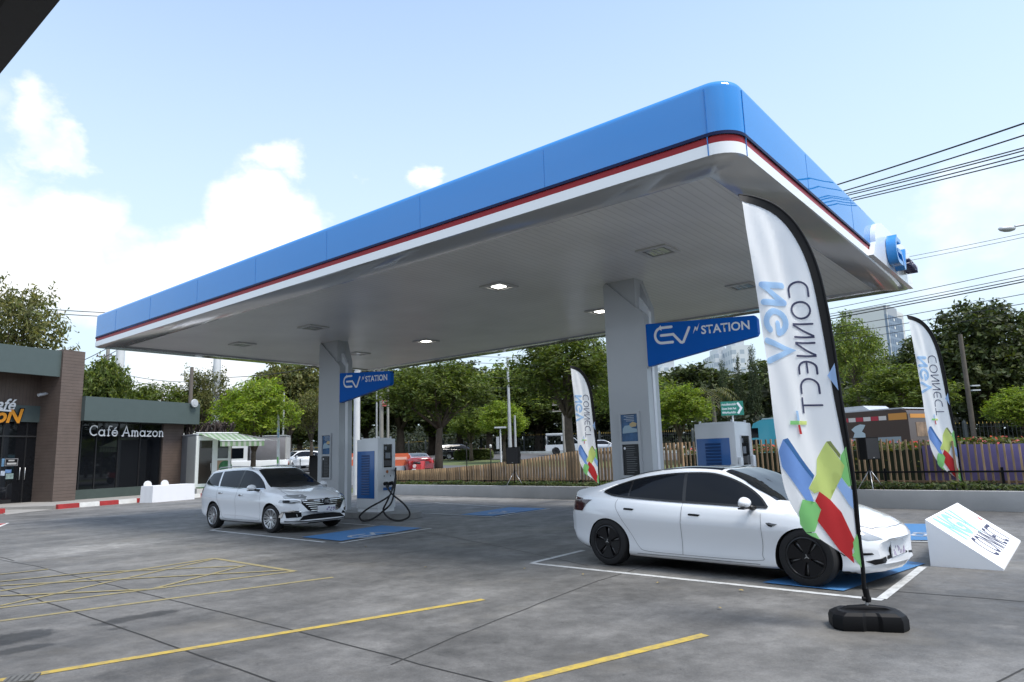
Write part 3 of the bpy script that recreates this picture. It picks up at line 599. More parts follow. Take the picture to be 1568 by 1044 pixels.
def charger(loc, w, dp, h, label, cables, holsters):
    t = thing('ev_charger', label, 'charger', loc, CAN_ANG, 'white and blue car chargers')      # local origin: near corner; y runs left, x runs away
    bm = bmesh.new(); box(bm, 0, dp, 0, w, .10, h, bev=.02); bx = obj('cabinet', bm, CHW, t, 30)
    bm = bmesh.new(); box(bm, .03, dp - .03, .03, w - .03, 0, .099); obj('plinth', bm, CHW, t)
    bm = bmesh.new(); box(bm, .10, dp - .08, .08, w - .08, h + .001, h + .03)
    for (x, y) in ((.12, .1), (.12, w - .1), (dp - .1, .1), (dp - .1, w - .1)): box(bm, x - .02, x + .02, y - .02, y + .02, h + .0305, h + .07)
    obj('top_cap', bm, CHW, t)
    bm = bmesh.new(); box(bm, -.014, -.001, .14, w - .04, .38, h - .34, bev=.004); pn = obj('blue_panel', bm, CHB, t, 30)
    bm = bmesh.new(); k = 0; z = .48; y0, y1 = w * .36, w * .74
    while z < h - .48:
        v = vadd(bm, [(-.016, y0, z), (-.016, y1, z), (-.032, y1, z + .012), (-.032, y0, z + .012)]); face(bm, v)
        v = vadd(bm, [(-.032, y0, z + .012), (-.032, y1, z + .012), (-.016, y1, z + .05), (-.016, y0, z + .05)]); face(bm, v); z += .072
    obj('louvre', bm, CHBD, pn)
    # operator side, facing right: slanted screen recess, sockets
    bm = bmesh.new(); ys = -.004; x0, x1 = dp * .30, dp * .78
    box(bm, x0 - .03, x0, -.02, -.001, 1.22, 1.92); box(bm, x1, x1 + .03, -.02, -.001, 1.22, 1.92); box(bm, x0, x1, -.02, -.001, 1.90, 1.92); box(bm, x0, x1, -.02, -.001, 1.22, 1.24)
    obj('screen_surround', bm, CHW, t)
    bm = bmesh.new(); box(bm, x0, x1, -.006, -.001, 1.24, 1.90); sc_ = obj('screen', bm, SCR, t)
    for q_ in ((.08, .26, 1.50, 1.66), (.05, .12, 1.74, 1.84)): bm = bmesh.new(); box(bm, x0 + q_[0], x0 + q_[1], -.010, -.0065, q_[2], q_[3]); obj('display', bm, M('display_grey', (.22, .24, .27), .2), sc_)
    bm = bmesh.new(); box(bm, x0 + .02, x0 + .3, -.012, -.0105, 1.28, 1.44); obj('keypad', bm, M('keypad_dark', (.05, .05, .055), .3, var=.6, vscale=20), sc_)
    bm = bmesh.new(); b2 = bmesh.new(); lathe(b2, [(.045, 0), (.045, .006)], 16); merge(bm, b2, Matrix.Translation((dp * .52, -.002, 1.12)) @ Matrix.Rotation(R_(90), 4, 'X')); obj('round_emblem', bm, M('emblem_orange', (.45, .16, .06), .4), t)
    for q_ in (.34, .70): bm = bmesh.new(); box(bm, dp * q_, dp * (q_ + .03), -.006, -.001, .98, 1.02); obj('socket_label', bm, BLK, t)
    bm = bmesh.new(); box(bm, dp * .30, dp * .82, -.03, -.001, .60, .68, bev=.004); obj('socket_tray', bm, CHB, t)
    bm = bmesh.new(); box(bm, dp * .88, dp * .91, -.006, -.001, 1.0, 1.2); obj('text_strip', bm, GREYP, t)
    if holsters:
        for (x, y, z0) in ((.12, -.09, .95), (dp - .12, -.09, .98)): bm = bmesh.new(); box(bm, x - .10, x + .06, y, -.001, z0, z0 + .48, bev=.04); obj('cable_holder', bm, CHW, t, 40)
    if cables:
        for (x, sw, land) in ((dp * .38, 1, 0), (dp * .68, -1, 1)):
            bm = bmesh.new(); tube(bm, [(x, -.001, .78), (x, -.10, .80), (x - .02, -.17, .77), (x - .03, -.20, .70)], [.055, .05, .04, .026], 8); obj('plug', bm, BLK, t, 40)
            bm = bmesh.new()
            Yc = K(13.2, 15.42).y; Yf = G(600, 797.5, .02).y; inv = (Matrix.Translation(t.location) @ Matrix.Rotation(CAN_ANG, 4, 'Z')).inverted()
            # the hanging loops, followed down to the ground in front of the island and back up to the far edge of the cabinet
            pp = ((592, 744), (600, 756), (618, 771), (627, 784), (625, 792), (612, 797), (597, 794), (587, 782), (592, 769), (601, 749), (605, 733), (606, 717)) if land == 0 else \
                 ((601, 746), (598, 757), (586, 766), (566, 777), (554, 786), (550.5, 792), (557, 797.5), (571, 794), (586, 783), (599, 770), (604, 750), (606, 731))
            P = [(x - .03, -.20, .70)]
            for (qx, qy) in pp:
                P.append(tuple(inv @ AT(qx, qy, Yc + (Yf - Yc) * smoothstep(738, 766, qy))))
            P.append((dp - .03, -.02, 1.15))
            Q = []                                                  # smooth the sagging cable
            for i in range(len(P) - 1):
                p0, p1, p2, p3 = [Vector(P[max(0, min(len(P) - 1, k))]) for k in (i - 1, i, i + 1, i + 2)]
                for s in range(6):
                    u = s / 6; Q.append(.5 * ((2 * p1) + (-p0 + p2) * u + (2 * p0 - 5 * p1 + 4 * p2 - p3) * u * u + (-p0 + 3 * p1 - 3 * p2 + p3) * u ** 3))
            Q.append(Vector(P[-1])); tube(bm, Q, .024, 8); obj('cable', bm, RUB, t, 60)
    return t
charger(K(12.98, 15.70, .15), .95, .66, 2.06, 'white charger with blue louvred panel and black hanging cables beside the left column', True, False)
charger(K(15.3, 6.13, .0), .97, 1.0, 2.2, 'white charger with blue louvred panel behind the sedan roof and right column', False, True)
# ================================================================== CARS
CARW = M('white_car_paint', (.80, .82, .85), .22, coat=1.0); GLS = M('tinted_glass', (.006, .008, .012), .03, spec=.18); GLS2 = M('screen_glass', (.010, .012, .014), .03, spec=.3)
TRIM = M('black_trim', (.010, .010, .011), .3); WELL = M('wheel_well', (.008, .008, .008), .9); SEAM = M('panel_gap', (.16, .16, .17), .6)
TYRE = M('tyre', (.009, .009, .010), .8, bump=.1, bscale=40); RIMD = M('dark_rim', (.014, .014, .016), .35, metal=.4); RIMS = M('silver_rim', (.52, .53, .55), .28, metal=.85); CHROME = M('chrome', (.72, .73, .75), .08, metal=1.0)
LAMPG = M('headlamp_glass', (.34, .36, .38), .06, metal=.3, coat=1.0); LAMPD = M('headlamp_dark', (.03, .032, .036), .1, coat=1.0); REDL = M('tail_lamp', (.20, .010, .012), .12, coat=1.0); REDD = M('tail_lamp_dark', (.045, .010, .014), .1, coat=1.0)
PLATE = M('number_plate', (.72, .73, .75), .4); DISC = M('brake_steel', (.25, .25, .26), .4, metal=.8)
def car_section(sp, x):
    zt, zs, w, wr, zb = [cubic_tab(sp[k], x) for k in ('zt', 'zs', 'w', 'wr', 'zb')]
    h = max(.01, zt - zs); H = zs - zb
    wr = min(wr, w * .9); wg = w * sp.get('wg', .905)
    P = [(0, zb), (.55 * w, zb), (.86 * w, zb), (.915 * w, zb + .02), (.952 * w, zb + .05 * H + .01), (.968 * w, zb + .12 * H), (.964 * w, zb + .20 * H), (.962 * w, zb + .30 * H), (.970 * w, zb + .42 * H), (.984 * w, zb + .54 * H), (.9985 * w, zb + .655 * H), (w, zb + .69 * H), (.988 * w, zb + .76 * H), (.968 * w, zb + .86 * H), (.945 * w, zb + .945 * H), (.922 * w, zb + .99 * H)]
    P += [(wg, zs + .02 * h)]
    zr = zs + h * .84
    for t in (.2, .4, .6, .8):
        P.append((wg + (wr - wg) * (t ** 1.15), zs + .02 * h + (zr - zs) * t))
    for t in (0, .2, .42, .65, .85):
        a = t * math.pi / 2
        P.append((wr * (1 - .55 * (1 - math.cos(a)) ** 1.0) if False else wr * (1 - .75 * t * t * .6), zr + (zt - zr) * (math.sin(a))))
    P += [(wr * .32, zs + h * .993), (0, zt)]
    return P
def car_body(sp, nst=90):
    x0, x1 = sp['x0'], sp['x1']; bm = bmesh.new(); rings = []
    for i in range(nst + 1):
        u = i / nst; u = .5 - .5 * math.cos(math.pi * u) if True else u; u = .55 * u + .45 * (i / nst)
        x = x0 + (x1 - x0) * u; P = car_section(sp, x); w = max(p[0] for p in P)
        ring = []
        def shift(y):
            q = (abs(y) / .9) ** 2.2
            return -sp['bowf'] * q * smoothstep(x1 - 1.0, x1, x) + sp['bowr'] * q * smoothstep(x0 + .8, x0, x)
        for (y, z) in P: ring.append(bm.verts.new((x + shift(y), y, z)))
        for (y, z) in P[-2:0:-1]: ring.append(bm.verts.new((x + shift(y), -y, z)))
        rings.append(ring)
    n = len(rings[0])
    for a, b in zip(rings, rings[1:]):
        for k in range(n): face(bm, (a[k], a[(k + 1) % n], b[(k + 1) % n], b[k]))
    face(bm, rings[0][::-1]); face(bm, rings[-1])
    bmesh.ops.recalc_face_normals(bm, faces=bm.faces[:])
    return bm
class Car:
    def __init__(s, sp, root, paint, detail=True):
        s.sp, s.root, s.paint = sp, root, paint
        bm = car_body(sp)
        b0 = bm.copy(); bmesh.ops.subdivide_edges(b0, edges=[], cuts=0); s.bvh = BVHTree.FromBMesh(b0)
        zmin = min(v.co.z for v in b0.verts); b0.free()
        # wheel arches, cut out of the closed body
        me = bpy.data.meshes.new('body'); bm.to_mesh(me); bm.free(); o = bpy.data.objects.new('body', me); C.objects.link(o)
        cb = bmesh.new(); ra = sp['ra']
        for ax in (sp['xf'], sp['xr']):
            for sy in (-1, 1):
                m_ = Matrix.Translation((ax, sy * (sp['tr'] + .02), sp['rw'])) @ Matrix.Rotation(R_(90), 4, 'X')
                b2 = bmesh.new(); lathe(b2, [(ra, -.32), (ra, .32)], 48, m_, smooth=False); merge(cb, b2)
        bmesh.ops.recalc_face_normals(cb, faces=cb.faces[:])
        mc = bpy.data.meshes.new('cut'); cb.to_mesh(mc); cb.free(); oc = bpy.data.objects.new('cut', mc); C.objects.link(oc)
        md = o.modifiers.new('b', 'BOOLEAN'); md.operation = 'DIFFERENCE'; md.object = oc; md.solver = 'EXACT'
        dg = bpy.context.evaluated_depsgraph_get(); m2 = bpy.data.meshes.new_from_object(o.evaluated_get(dg))
        bpy.data.objects.remove(oc); bpy.data.objects.remove(o); bpy.data.meshes.remove(me); bpy.data.meshes.remove(mc)
        bm = bmesh.new(); bm.from_mesh(m2); bpy.data.meshes.remove(m2)
        for f in bm.faces:
            c = f.calc_center_median(); f.material_index = 0
            for ax in (sp['xf'], sp['xr']):
                r = math.hypot(c.x - ax, c.z - sp['rw'])
                if r < ra + .004 and abs(c.y) < .93 * 1.0 and (r < ra - .03 or abs(f.normal.y) < .35 and abs(r - ra) < .02) and (abs(f.normal.y) < .35 or abs(c.y) < sp['tr'] - .2): f.material_index = 1
            if f.normal.z < -.8 and c.z < zmin + .12: f.material_index = 1
        s.body = obj('body', bm, [paint, WELL], root, 32)
    def hit(s, o, d):
        l, n, i, dist = s.bvh.ray_cast(Vector(o), Vector(d)); return (l, n) if l is not None else None
    def decal(s, pts, mode, mat, name, parent=None, off=.003, side=1, step=.06, thick=0.0):
        """patch shaped by the 2-D outline pts laid on the body. mode side: (x, z) seen from the side; top: (x, y) from above; front / rear: (y, z)"""
        bm = poly_bm(pts); bmesh.ops.triangulate(bm, faces=bm.faces[:]); grid_cut(bm, step)
        bmesh.ops.triangulate(bm, faces=bm.faces[:])
        miss = []
        for v in bm.verts:
            u, w = v.co.x, v.co.y
            if mode == 'side': r = s.hit((u, 3 * side, w), (0, -side, 0))
            elif mode == 'top': r = s.hit((u, w, 4), (0, 0, -1))
            elif mode == 'front': r = s.hit((5, u, w), (-1, 0, 0))
            else: r = s.hit((-5, u, w), (1, 0, 0))
            if r is None: miss.append(v); continue
            l, n = r
            v.co = l + n * off
        if miss: bmesh.ops.delete(bm, geom=miss, context='VERTS')
        bmesh.ops.remove_doubles(bm, verts=bm.verts[:], dist=1e-5)
        return obj(name, bm, mat, parent or s.body, 40)
    def both(s, pts, mat, name, parent=None, **k):
        return [s.decal(pts, 'side', mat, name, parent, side=sd, **k) for sd in (1, -1)]
    def line(s, pts, w, mode, mat, name, parent=None, side=1, off=.0035):
        """thin line on the body along 2-D pts"""
        bm = bmesh.new(); P = []
        for p, q in zip(pts, pts[1:]):
            n = max(1, int(math.hypot(q[0] - p[0], q[1] - p[1]) / .05)); P += [(p[0] + (q[0] - p[0]) * i / n, p[1] + (q[1] - p[1]) * i / n) for i in range(n)]
        P.append(pts[-1]); stroke(bm, P, w, 0, caps=False)
        bad = []
        for v in bm.verts:
            u, w_ = v.co.x, v.co.y
            r = s.hit((u, 3 * side, w_), (0, -side, 0)) if mode == 'side' else s.hit((u, w_, 4), (0, 0, -1)) if mode == 'top' else s.hit((5, u, w_), (-1, 0, 0)) if mode == 'front' else s.hit((-5, u, w_), (1, 0, 0))
            if r is None: bad.append(v); continue
            v.co = r[0] + r[1] * off
        if bad: bmesh.ops.delete(bm, geom=bad, context='VERTS')
        return obj(name, bm, mat, parent or s.body)
def tyre_bm(r, w, rr):
    bm = bmesh.new(); h = w / 2
    lathe(bm, [(rr, -h + .015), (rr + .01, -h + .003), (r - .055, -h), (r - .02, -h + .012), (r - .004, -h + .04), (r, -h + .06), (r, h - .06), (r - .004, h - .04), (r - .02, h - .012), (r - .055, h), (rr + .01, h - .003), (rr, h - .015), (rr - .005, 0)], 48); return bm
def wheel_parts(root, kind, r, w):
    """returns a wheel Empty: axis along local z, outer side +z"""
    rr = r * (.705 if kind != 'simple' else .66); t = thing('wheel', None, None); t.parent = root; h = w / 2
    obj('tyre', tyre_bm(r, w, rr), TYRE, t, 35)
    bm = bmesh.new()
    if kind == 'aero':
        lathe(bm, [(rr * .999, h - .05), (rr * .999, h - .008), (rr * .93, h - .002), (rr * .90, h - .012), (rr * .90, h - .06)], 48)
        for k in range(5):                                           # five broad paddles between five narrow slots
            a0 = 2 * math.pi * k / 5; P = []
            for (rad, d) in ((.22, 30), (.45, 25), (.70, 25.5), (.905, 27)): P.append((rr * rad * math.cos(a0 - R_(d)), rr * rad * math.sin(a0 - R_(d))))
            for j in range(1, 6): a = a0 + R_(-27 + 54 * j / 6); P.append((rr * .905 * math.cos(a), rr * .905 * math.sin(a)))
            for (rad, d) in ((.905, 27), (.70, 25.5), (.45, 25), (.22, 30)): P.append((rr * rad * math.cos(a0 + R_(d)), rr * rad * math.sin(a0 + R_(d))))
            prism(bm, P, lambda u, v, q: Vector((u, v, q - .018 * (1 - math.hypot(u, v) / rr) ** 1)), h - .04, h - .012)
        lathe(bm, [(rr * .24, h - .045), (rr * .24, h - .022), (rr * .10, h - .018), (.001, h - .017)], 24)
        o = obj('rim', bm, RIMD, t, 35)
        bm = bmesh.new(); lathe(bm, [(rr * .89, h - .10), (rr * .2, h - .085)], 32); obj('barrel', bm, WELL, o)
        for k in range(5):
            a = R_(36 + 72 * k); bm = bmesh.new(); tube(bm, [(rr * .25 * math.cos(a), rr * .25 * math.sin(a), h - .06), (rr * .88 * math.cos(a), rr * .88 * math.sin(a), h - .052)], .012, 6); obj('spoke', bm, DISC, o)
        bm = bmesh.new(); e = .03
        face(bm, vadd(bm, [(-e, e * .9, h - .0145), (0, e * .65, h - .0145), (e, e * .9, h - .0145), (e * .85, e * .5, h - .0145), (.008, e * .35, h - .0145), (0, -e, h - .0145), (-.008, e * .35, h - .0145), (-e * .85, e * .5, h - .0145)])); obj('badge', bm, STEEL, o)
    elif kind == 'multi':
        lathe(bm, [(rr * .999, h - .06), (rr * .999, h - .006), (rr * .95, h - .002), (rr * .92, h - .01), (rr * .91, h - .06)], 48)
        for k in range(10):
            a = 2 * math.pi * k / 10
            for off in (-5.2, 5.2):
                b_ = a + R_(off); c_ = a + R_(off * 1.35); n1 = Vector((-math.sin(b_), math.cos(b_), 0)) * .0085
                p, q = Vector((rr * .20 * math.cos(b_), rr * .20 * math.sin(b_), 0)), Vector((rr * .93 * math.cos(c_), rr * .93 * math.sin(c_), 0))
                v = vadd(bm, [p - n1 + Vector((0, 0, h - .03)), q - n1 + Vector((0, 0, h - .01)), q + n1 + Vector((0, 0, h - .01)), p + n1 + Vector((0, 0, h - .03)), p - n1 * 1.5 + Vector((0, 0, h - .06)), q - n1 * 1.5 + Vector((0, 0, h - .05)), q + n1 * 1.5 + Vector((0, 0, h - .05)), p + n1 * 1.5 + Vector((0, 0, h - .06))])
                for f_ in ((0, 1, 2, 3), (0, 4, 5, 1), (3, 2, 6, 7), (1, 5, 6, 2)): face(bm, [v[i] for i in f_])
        lathe(bm, [(rr * .23, h - .06), (rr * .23, h - .028), (rr * .12, h - .022), (.001, h - .021)], 24)
        o = obj('rim', bm, RIMS, t, 35)
        bm = bmesh.new(); lathe(bm, [(rr * .90, h - .11), (rr * .1, h - .10)], 32); obj('barrel', bm, WELL, o)
        bm = bmesh.new(); lathe(bm, [(rr * .62, h - .085), (rr * .62, h - .08), (rr * .2, h - .08)], 32); obj('brake_disc', bm, DISC, o)
    else:
        lathe(bm, [(rr * .99, h - .05), (rr * .99, h - .01), (rr * .92, h - .005), (rr * .88, h - .03), (rr * .3, h - .045), (rr * .28, h - .02), (.001, h - .018)], 20)
        for k in range(5):
            a = 2 * math.pi * k / 5; p, q = Vector((rr * .2 * math.cos(a), rr * .2 * math.sin(a), h - .02)), Vector((rr * .92 * math.cos(a), rr * .92 * math.sin(a), h - .012)); tube(bm, [p, q], .03, 4)
        obj('rim', bm, RIMS, t, 35)
    return t
def add_wheels(root, sp, kind, steer=0.0):
    proto = wheel_parts(root, kind, sp['rw'], sp['tw']); first = True
    kids = [o for o in C.objects if o.parent == proto]; sub = {k: [o for o in C.objects if o.parent == k] for k in kids}
    for ax in (sp['xf'], sp['xr']):
        for sy in (-1, 1):
            if first: t = proto; first = False
            else:
                t = proto.copy(); C.objects.link(t); t.parent = root
                for k in kids:
                    c = k.copy(); C.objects.link(c); c.parent = t
                    for q in sub[k]: d = q.copy(); C.objects.link(d); d.parent = c
            t.location = (ax, sy * sp['tr'], sp['rw'])
            t.rotation_euler = Euler((R_(-90 * sy), R_(ax * 37), R_(steer if ax == sp['xf'] else 0)), 'XYZ')
def mirror_part(root, x, y, z, mat, side):
    m = bmesh.new(); b2 = bmesh.new(); bmesh.ops.create_icosphere(b2, subdivisions=3, radius=1)
    for v in b2.verts:
        c = v.co; sx = .085 if c.x > 0 else .05
        v.co = Vector((x + c.x * sx + .0, side * (y + c.y * .115), z + c.z * .075 * (1 if c.z > 0 else .8)))
    merge(m, b2); o = obj('mirror', m, mat, root, 60)
    bm = bmesh.new(); tube(bm, [(x + .03, side * (y - .06), z - .05), (x + .06, side * (y - .20), z - .075)], [.028, .035], 8); obj('mirror_arm', bm, TRIM, o)
    bm = bmesh.new(); box(bm, x - .035, x + .05, side * y - .10, side * y + .10, z - .072, z - .052, bev=.006); obj('mirror_base', bm, TRIM, o)
    return o
def pt_arc(P, n=6):
    """smooth closed/open outline through points (Catmull-Rom)"""
    Q = []
    for i in range(len(P) - 1):
        p0, p1, p2, p3 = [Vector(P[max(0, min(len(P) - 1, k))]) for k in (i - 1, i, i + 1, i + 2)]
        for s in range(n):
            u = s / n; v = .5 * ((2 * p1) + (-p0 + p2) * u + (2 * p0 - 5 * p1 + 4 * p2 - p3) * u * u + (-p0 + 3 * p1 - 3 * p2 + p3) * u ** 3); Q.append((v.x, v.y))
    Q.append(tuple(P[-1])); return Q
# ------------------------------------------------------------------ the white saloon in front (x forward, z up, origin on the ground between the axles)
SAL = dict(x0=-2.345, x1=2.295, xf=1.475, xr=-1.40, rw=.334, ra=.375, tw=.225, tr=.805, bowf=.34, bowr=.26, wg=.90,
    zt=[(-2.345, .88), (-2.31, 1.06), (-2.2, 1.115), (-1.85, 1.165), (-1.35, 1.285), (-.8, 1.395), (-.2, 1.443), (.2, 1.425), (.55, 1.335), (.95, 1.12), (1.2, .985), (1.45, .93), (1.8, .855), (2.06, .775), (2.175, .715), (2.255, .655), (2.295, .58)],
    zs=[(-2.345, .82), (-2.25, .99), (-1.9, 1.035), (-1.4, 1.005), (-.6, .96), (.3, .925), (1.0, .895), (1.4, .865), (1.8, .79), (2.06, .71), (2.175, .655), (2.255, .60), (2.295, .54)],
    w=[(-2.345, .72), (-2.25, .80), (-1.95, .875), (-1.4, .925), (-.9, .92), (0, .915), (.9, .92), (1.475, .925), (1.8, .90), (2.07, .84), (2.205, .77), (2.275, .68), (2.295, .58)],
    wr=[(-2.345, .60), (-1.9, .60), (-1.4, .57), (-.6, .585), (.2, .59), (.7, .63), (1.1, .70), (1.6, .68), (2.07, .55), (2.295, .40)],
    zb=[(-2.345, .46), (-2.25, .32), (-1.95, .24), (-1.4, .2), (-.9, .17), (.9, .17), (1.475, .19), (2.0, .19), (2.205, .20), (2.295, .30)])
def white_saloon():
    t = thing('saloon_car', 'white saloon car with black side windows and dark wheels parked nearest the camera', 'car')
    c = Car(SAL, t, CARW)
    belt = [(1.02, .925), (.4, .95), (-.3, .975), (-.9, 1.005), (-1.30, 1.035), (-1.52, 1.085)]
    top = pt_arc([(-1.52, 1.085), (-1.36, 1.165), (-1.0, 1.265), (-.5, 1.335), (0, 1.355), (.3, 1.325), (.62, 1.215), (.88, 1.06), (1.02, .925)], 6)
    for o in c.both(pt_arc(belt, 5) + top[1:-1], GLS, 'side_window', off=.007, step=.04): pass
    for sd in (1, -1):
        c.line([(-.14, .965), (-.20, 1.34)], .05, 'side', TRIM, 'window_pillar', side=sd, off=.0095)
        c.line([(-1.05, 1.01), (-1.07, 1.24)], .03, 'side', TRIM, 'window_pillar', side=sd, off=.0095)
        c.line(pt_arc(belt, 4), .022, 'side', TRIM, 'window_trim', side=sd, off=.010)
        c.line(pt_arc([(-1.52, 1.085), (-1.36, 1.165), (-1.0, 1.265), (-.5, 1.335), (0, 1.355), (.3, 1.325), (.62, 1.215), (.88, 1.06), (1.02, .925)], 4), .022, 'side', TRIM, 'window_trim', side=sd, off=.010)
        # doors: gaps, then door skins with handles
        fd = [(.93, .90), (.96, .60), (.93, .36), (.86, .285), (-.16, .275), (-.155, .60), (-.145, .955)]
        rd = [(-.165, .955), (-.175, .60), (-.18, .275), (-.72, .285), (-.85, .33), (-.98, .52), (-1.12, .72), (-1.22, .88), (-1.20, .985)]
        c.line(pt_arc([(.945, .90), (.965, .60), (.94, .36), (.86, .277), (-.17, .268)], 4), .005, 'side', SEAM, 'door_gap', side=sd)
        c.line([(-.155, .955), (-.165, .6), (-.17, .268)], .006, 'side', SEAM, 'door_gap', side=sd)
        c.line(pt_arc([(-.17, .268), (-.72, .277), (-.86, .33), (-.99, .52), (-1.13, .72), (-1.235, .88), (-1.215, .985)], 4), .005, 'side', SEAM, 'door_gap', side=sd)
        for (hx, hz) in ((.13, .80), (-.91, .845)):
            c.decal([(hx, hz + .012), (hx - .05, hz + .018), (hx - .165, hz + .022), (hx - .185, hz + .012), (hx - .175, hz - .004), (hx - .03, hz - .012)], 'side', BLK, 'door_handle', side=sd, off=.007)
        c.decal([(1.17, .735), (1.06, .752), (1.02, .745), (1.05, .715), (1.09, .700)], 'side', BLKG, 'repeater', side=sd, off=.006)
        c.decal(pt_arc([(2.32, .0), (2.32, .0)], 1) if False else [(1.92, .72), (2.06, .665), (2.17, .60), (2.20, .575), (2.10, .572), (2.0, .61), (1.93, .66)], 'side', LAMPG, 'headlight', side=sd, off=.005, step=.03)
        c.decal([(-2.335, .985), (-2.10, 1.005), (-1.88, .985), (-1.97, .92), (-2.14, .84), (-2.22, .76), (-2.335, .78)], 'side', REDD, 'tail_light', side=sd, off=.006, step=.03)
        c.decal([(sd * .48, .955), (sd * .86, .97), (sd * .86, .80), (sd * .70, .80), (sd * .52, .90)], 'rear', REDD, 'tail_light', off=.006, step=.03)
        mirror_part(t, .80, .985, .985, CARW, sd)
        c.line([(.9, .235), (-.9, .235)], .007, 'side', SEAM, 'sill_gap', side=sd)
    # glass roof, windscreen, rear glass
    def taper(xa, ya, xb, yb, n=6): return [(xa + (xb - xa) * i / n, ya + (yb - ya) * i / n) for i in range(n + 1)]
    ws = pt_arc([(.36, .545), (.6, .60), (.85, .655), (1.10, .70)], 4); c.decal(ws + [(1.17, .5), (1.21, .25), (1.22, 0), (1.21, -.25), (1.17, -.5)] + [(x, -y) for x, y in ws[::-1]], 'top', GLS2, 'windscreen', off=.007, step=.05)
    rf = [(.30, .525), (-.1, .52), (-.62, .515)]; c.decal(rf + [(x, -y) for x, y in rf[::-1]], 'top', GLS2, 'roof_glass', off=.007, step=.05)
    rg = [(-.68, .51), (-1.2, .52), (-1.72, .50)]; c.decal(rg + [(-1.78, .3), (-1.8, 0), (-1.78, -.3)] + [(x, -y) for x, y in rg[::-1]], 'top', GLS2, 'rear_window', off=.007, step=.05)
    c.line([(1.28, .66), (1.6, .70), (1.9, .66), (2.1, .50)], .008, 'top', SEAM, 'bonnet_gap'); c.line([(1.28, -.66), (1.6, -.70), (1.9, -.66), (2.1, -.50)], .008, 'top', SEAM, 'bonnet_gap')
    c.line([(2.1, .50), (2.19, .25), (2.21, 0), (2.19, -.25), (2.1, -.50)], .008, 'top', SEAM, 'bonnet_gap')
    # front: lower grille, bumper slots, plate
    c.decal([(-.36, .335), (.36, .335), (.36, .375), (-.36, .375)], 'front', BLK, 'lower_grille', off=.005, step=.04)
    for sd in (1, -1):
        c.decal([(sd * .62, .415), (sd * .80, .40), (sd * .82, .44), (sd * .64, .435)], 'front', BLK, 'bumper_slot', off=.005, step=.03)
        c.decal([(sd * .40, .325), (sd * .62, .30), (sd * .70, .34), (sd * .62, .36), (sd * .42, .375)], 'front', BLK, 'corner_intake', off=.006, step=.03)
    fr = c.hit((5, 0, .46), (-1, 0, 0))[0].x
    bm = bmesh.new(); box(bm, fr - .03, fr + .018, -.25, .25, .385, .515, bev=.01); hb = obj('plate_holder', bm, BLK, t, 30)
    bm = bmesh.new(); box(bm, fr + .0185, fr + .034, -.235, .235, .36, .53, bev=.004); pl = obj('number_plate', bm, PLATE, t, 30)
    bm = bmesh.new(); rnd = random.Random(8)
    for k in range(16):
        y, z = rnd.uniform(-.2, .2), rnd.uniform(.37, .47); s_ = rnd.uniform(.012, .03); prism(bm, arcpts(y, z, s_, s_ * .8, 0, 320, 8), lambda u, v, w: Vector((w, u, v)), fr + .0341 + k * .0002, fr + .0343 + k * .0002)
    obj('plate_pattern', bm, M('plate_pattern', (.35, .30, .42), .5, var=.7, vscale=30), pl)
    bm = bmesh.new(); b2 = bmesh.new()
    for o in [o for o in C.objects if o.parent == t]: o.location.z = -.045 if o != c.body else -.02
    c.body.scale.z = .97
    add_wheels(t, SAL, 'aero'); bm.free(); b2.free()
    return t
sal = white_saloon()
def place_car(t, xk, yk, extra=0.0):                                  # facing -y of the canopy frame
    p = K(xk, yk); t.location = p; t.rotation_euler = (0, 0, CAN_ANG - R_(90) + R_(extra))
place_car(sal, 9.63, 4.10, -5.5)
# ------------------------------------------------------------------ the white estate car
EST = dict(x0=-2.30, x1=2.30, xf=1.37, xr=-1.295, rw=.318, ra=.358, tw=.205, tr=.79, bowf=.36, bowr=.16, wg=.91,
    zt=[(-2.30, .74), (-2.285, .95), (-2.22, 1.15), (-2.08, 1.38), (-1.95, 1.435), (-1.5, 1.475), (-.8, 1.505), (-.2, 1.505), (.2, 1.47), (.55, 1.335), (1.0, 1.075), (1.2, 1.0), (1.5, .96), (1.85, .905), (2.08, .85), (2.2, .805), (2.26, .755), (2.288, .65), (2.30, .48)],
    zs=[(-2.30, .68), (-2.25, .95), (-2.0, 1.02), (-1.3, 1.0), (-.3, .965), (.7, .94), (1.1, .92), (1.6, .88), (1.95, .82), (2.15, .765), (2.25, .705), (2.285, .60), (2.30, .45)],
    w=[(-2.30, .74), (-2.2, .82), (-1.9, .88), (-1.295, .91), (0, .905), (1.37, .91), (1.75, .885), (2.05, .84), (2.2, .77), (2.30, .66)],
    wr=[(-2.30, .62), (-2.0, .60), (-1.5, .60), (-.3, .61), (.3, .61), (.8, .66), (1.2, .70), (1.7, .68), (2.1, .60), (2.30, .46)],
    zb=[(-2.30, .48), (-2.2, .34), (-1.9, .25), (-1.295, .20), (0, .18), (1.37, .19), (1.9, .19), (2.2, .20), (2.30, .27)])
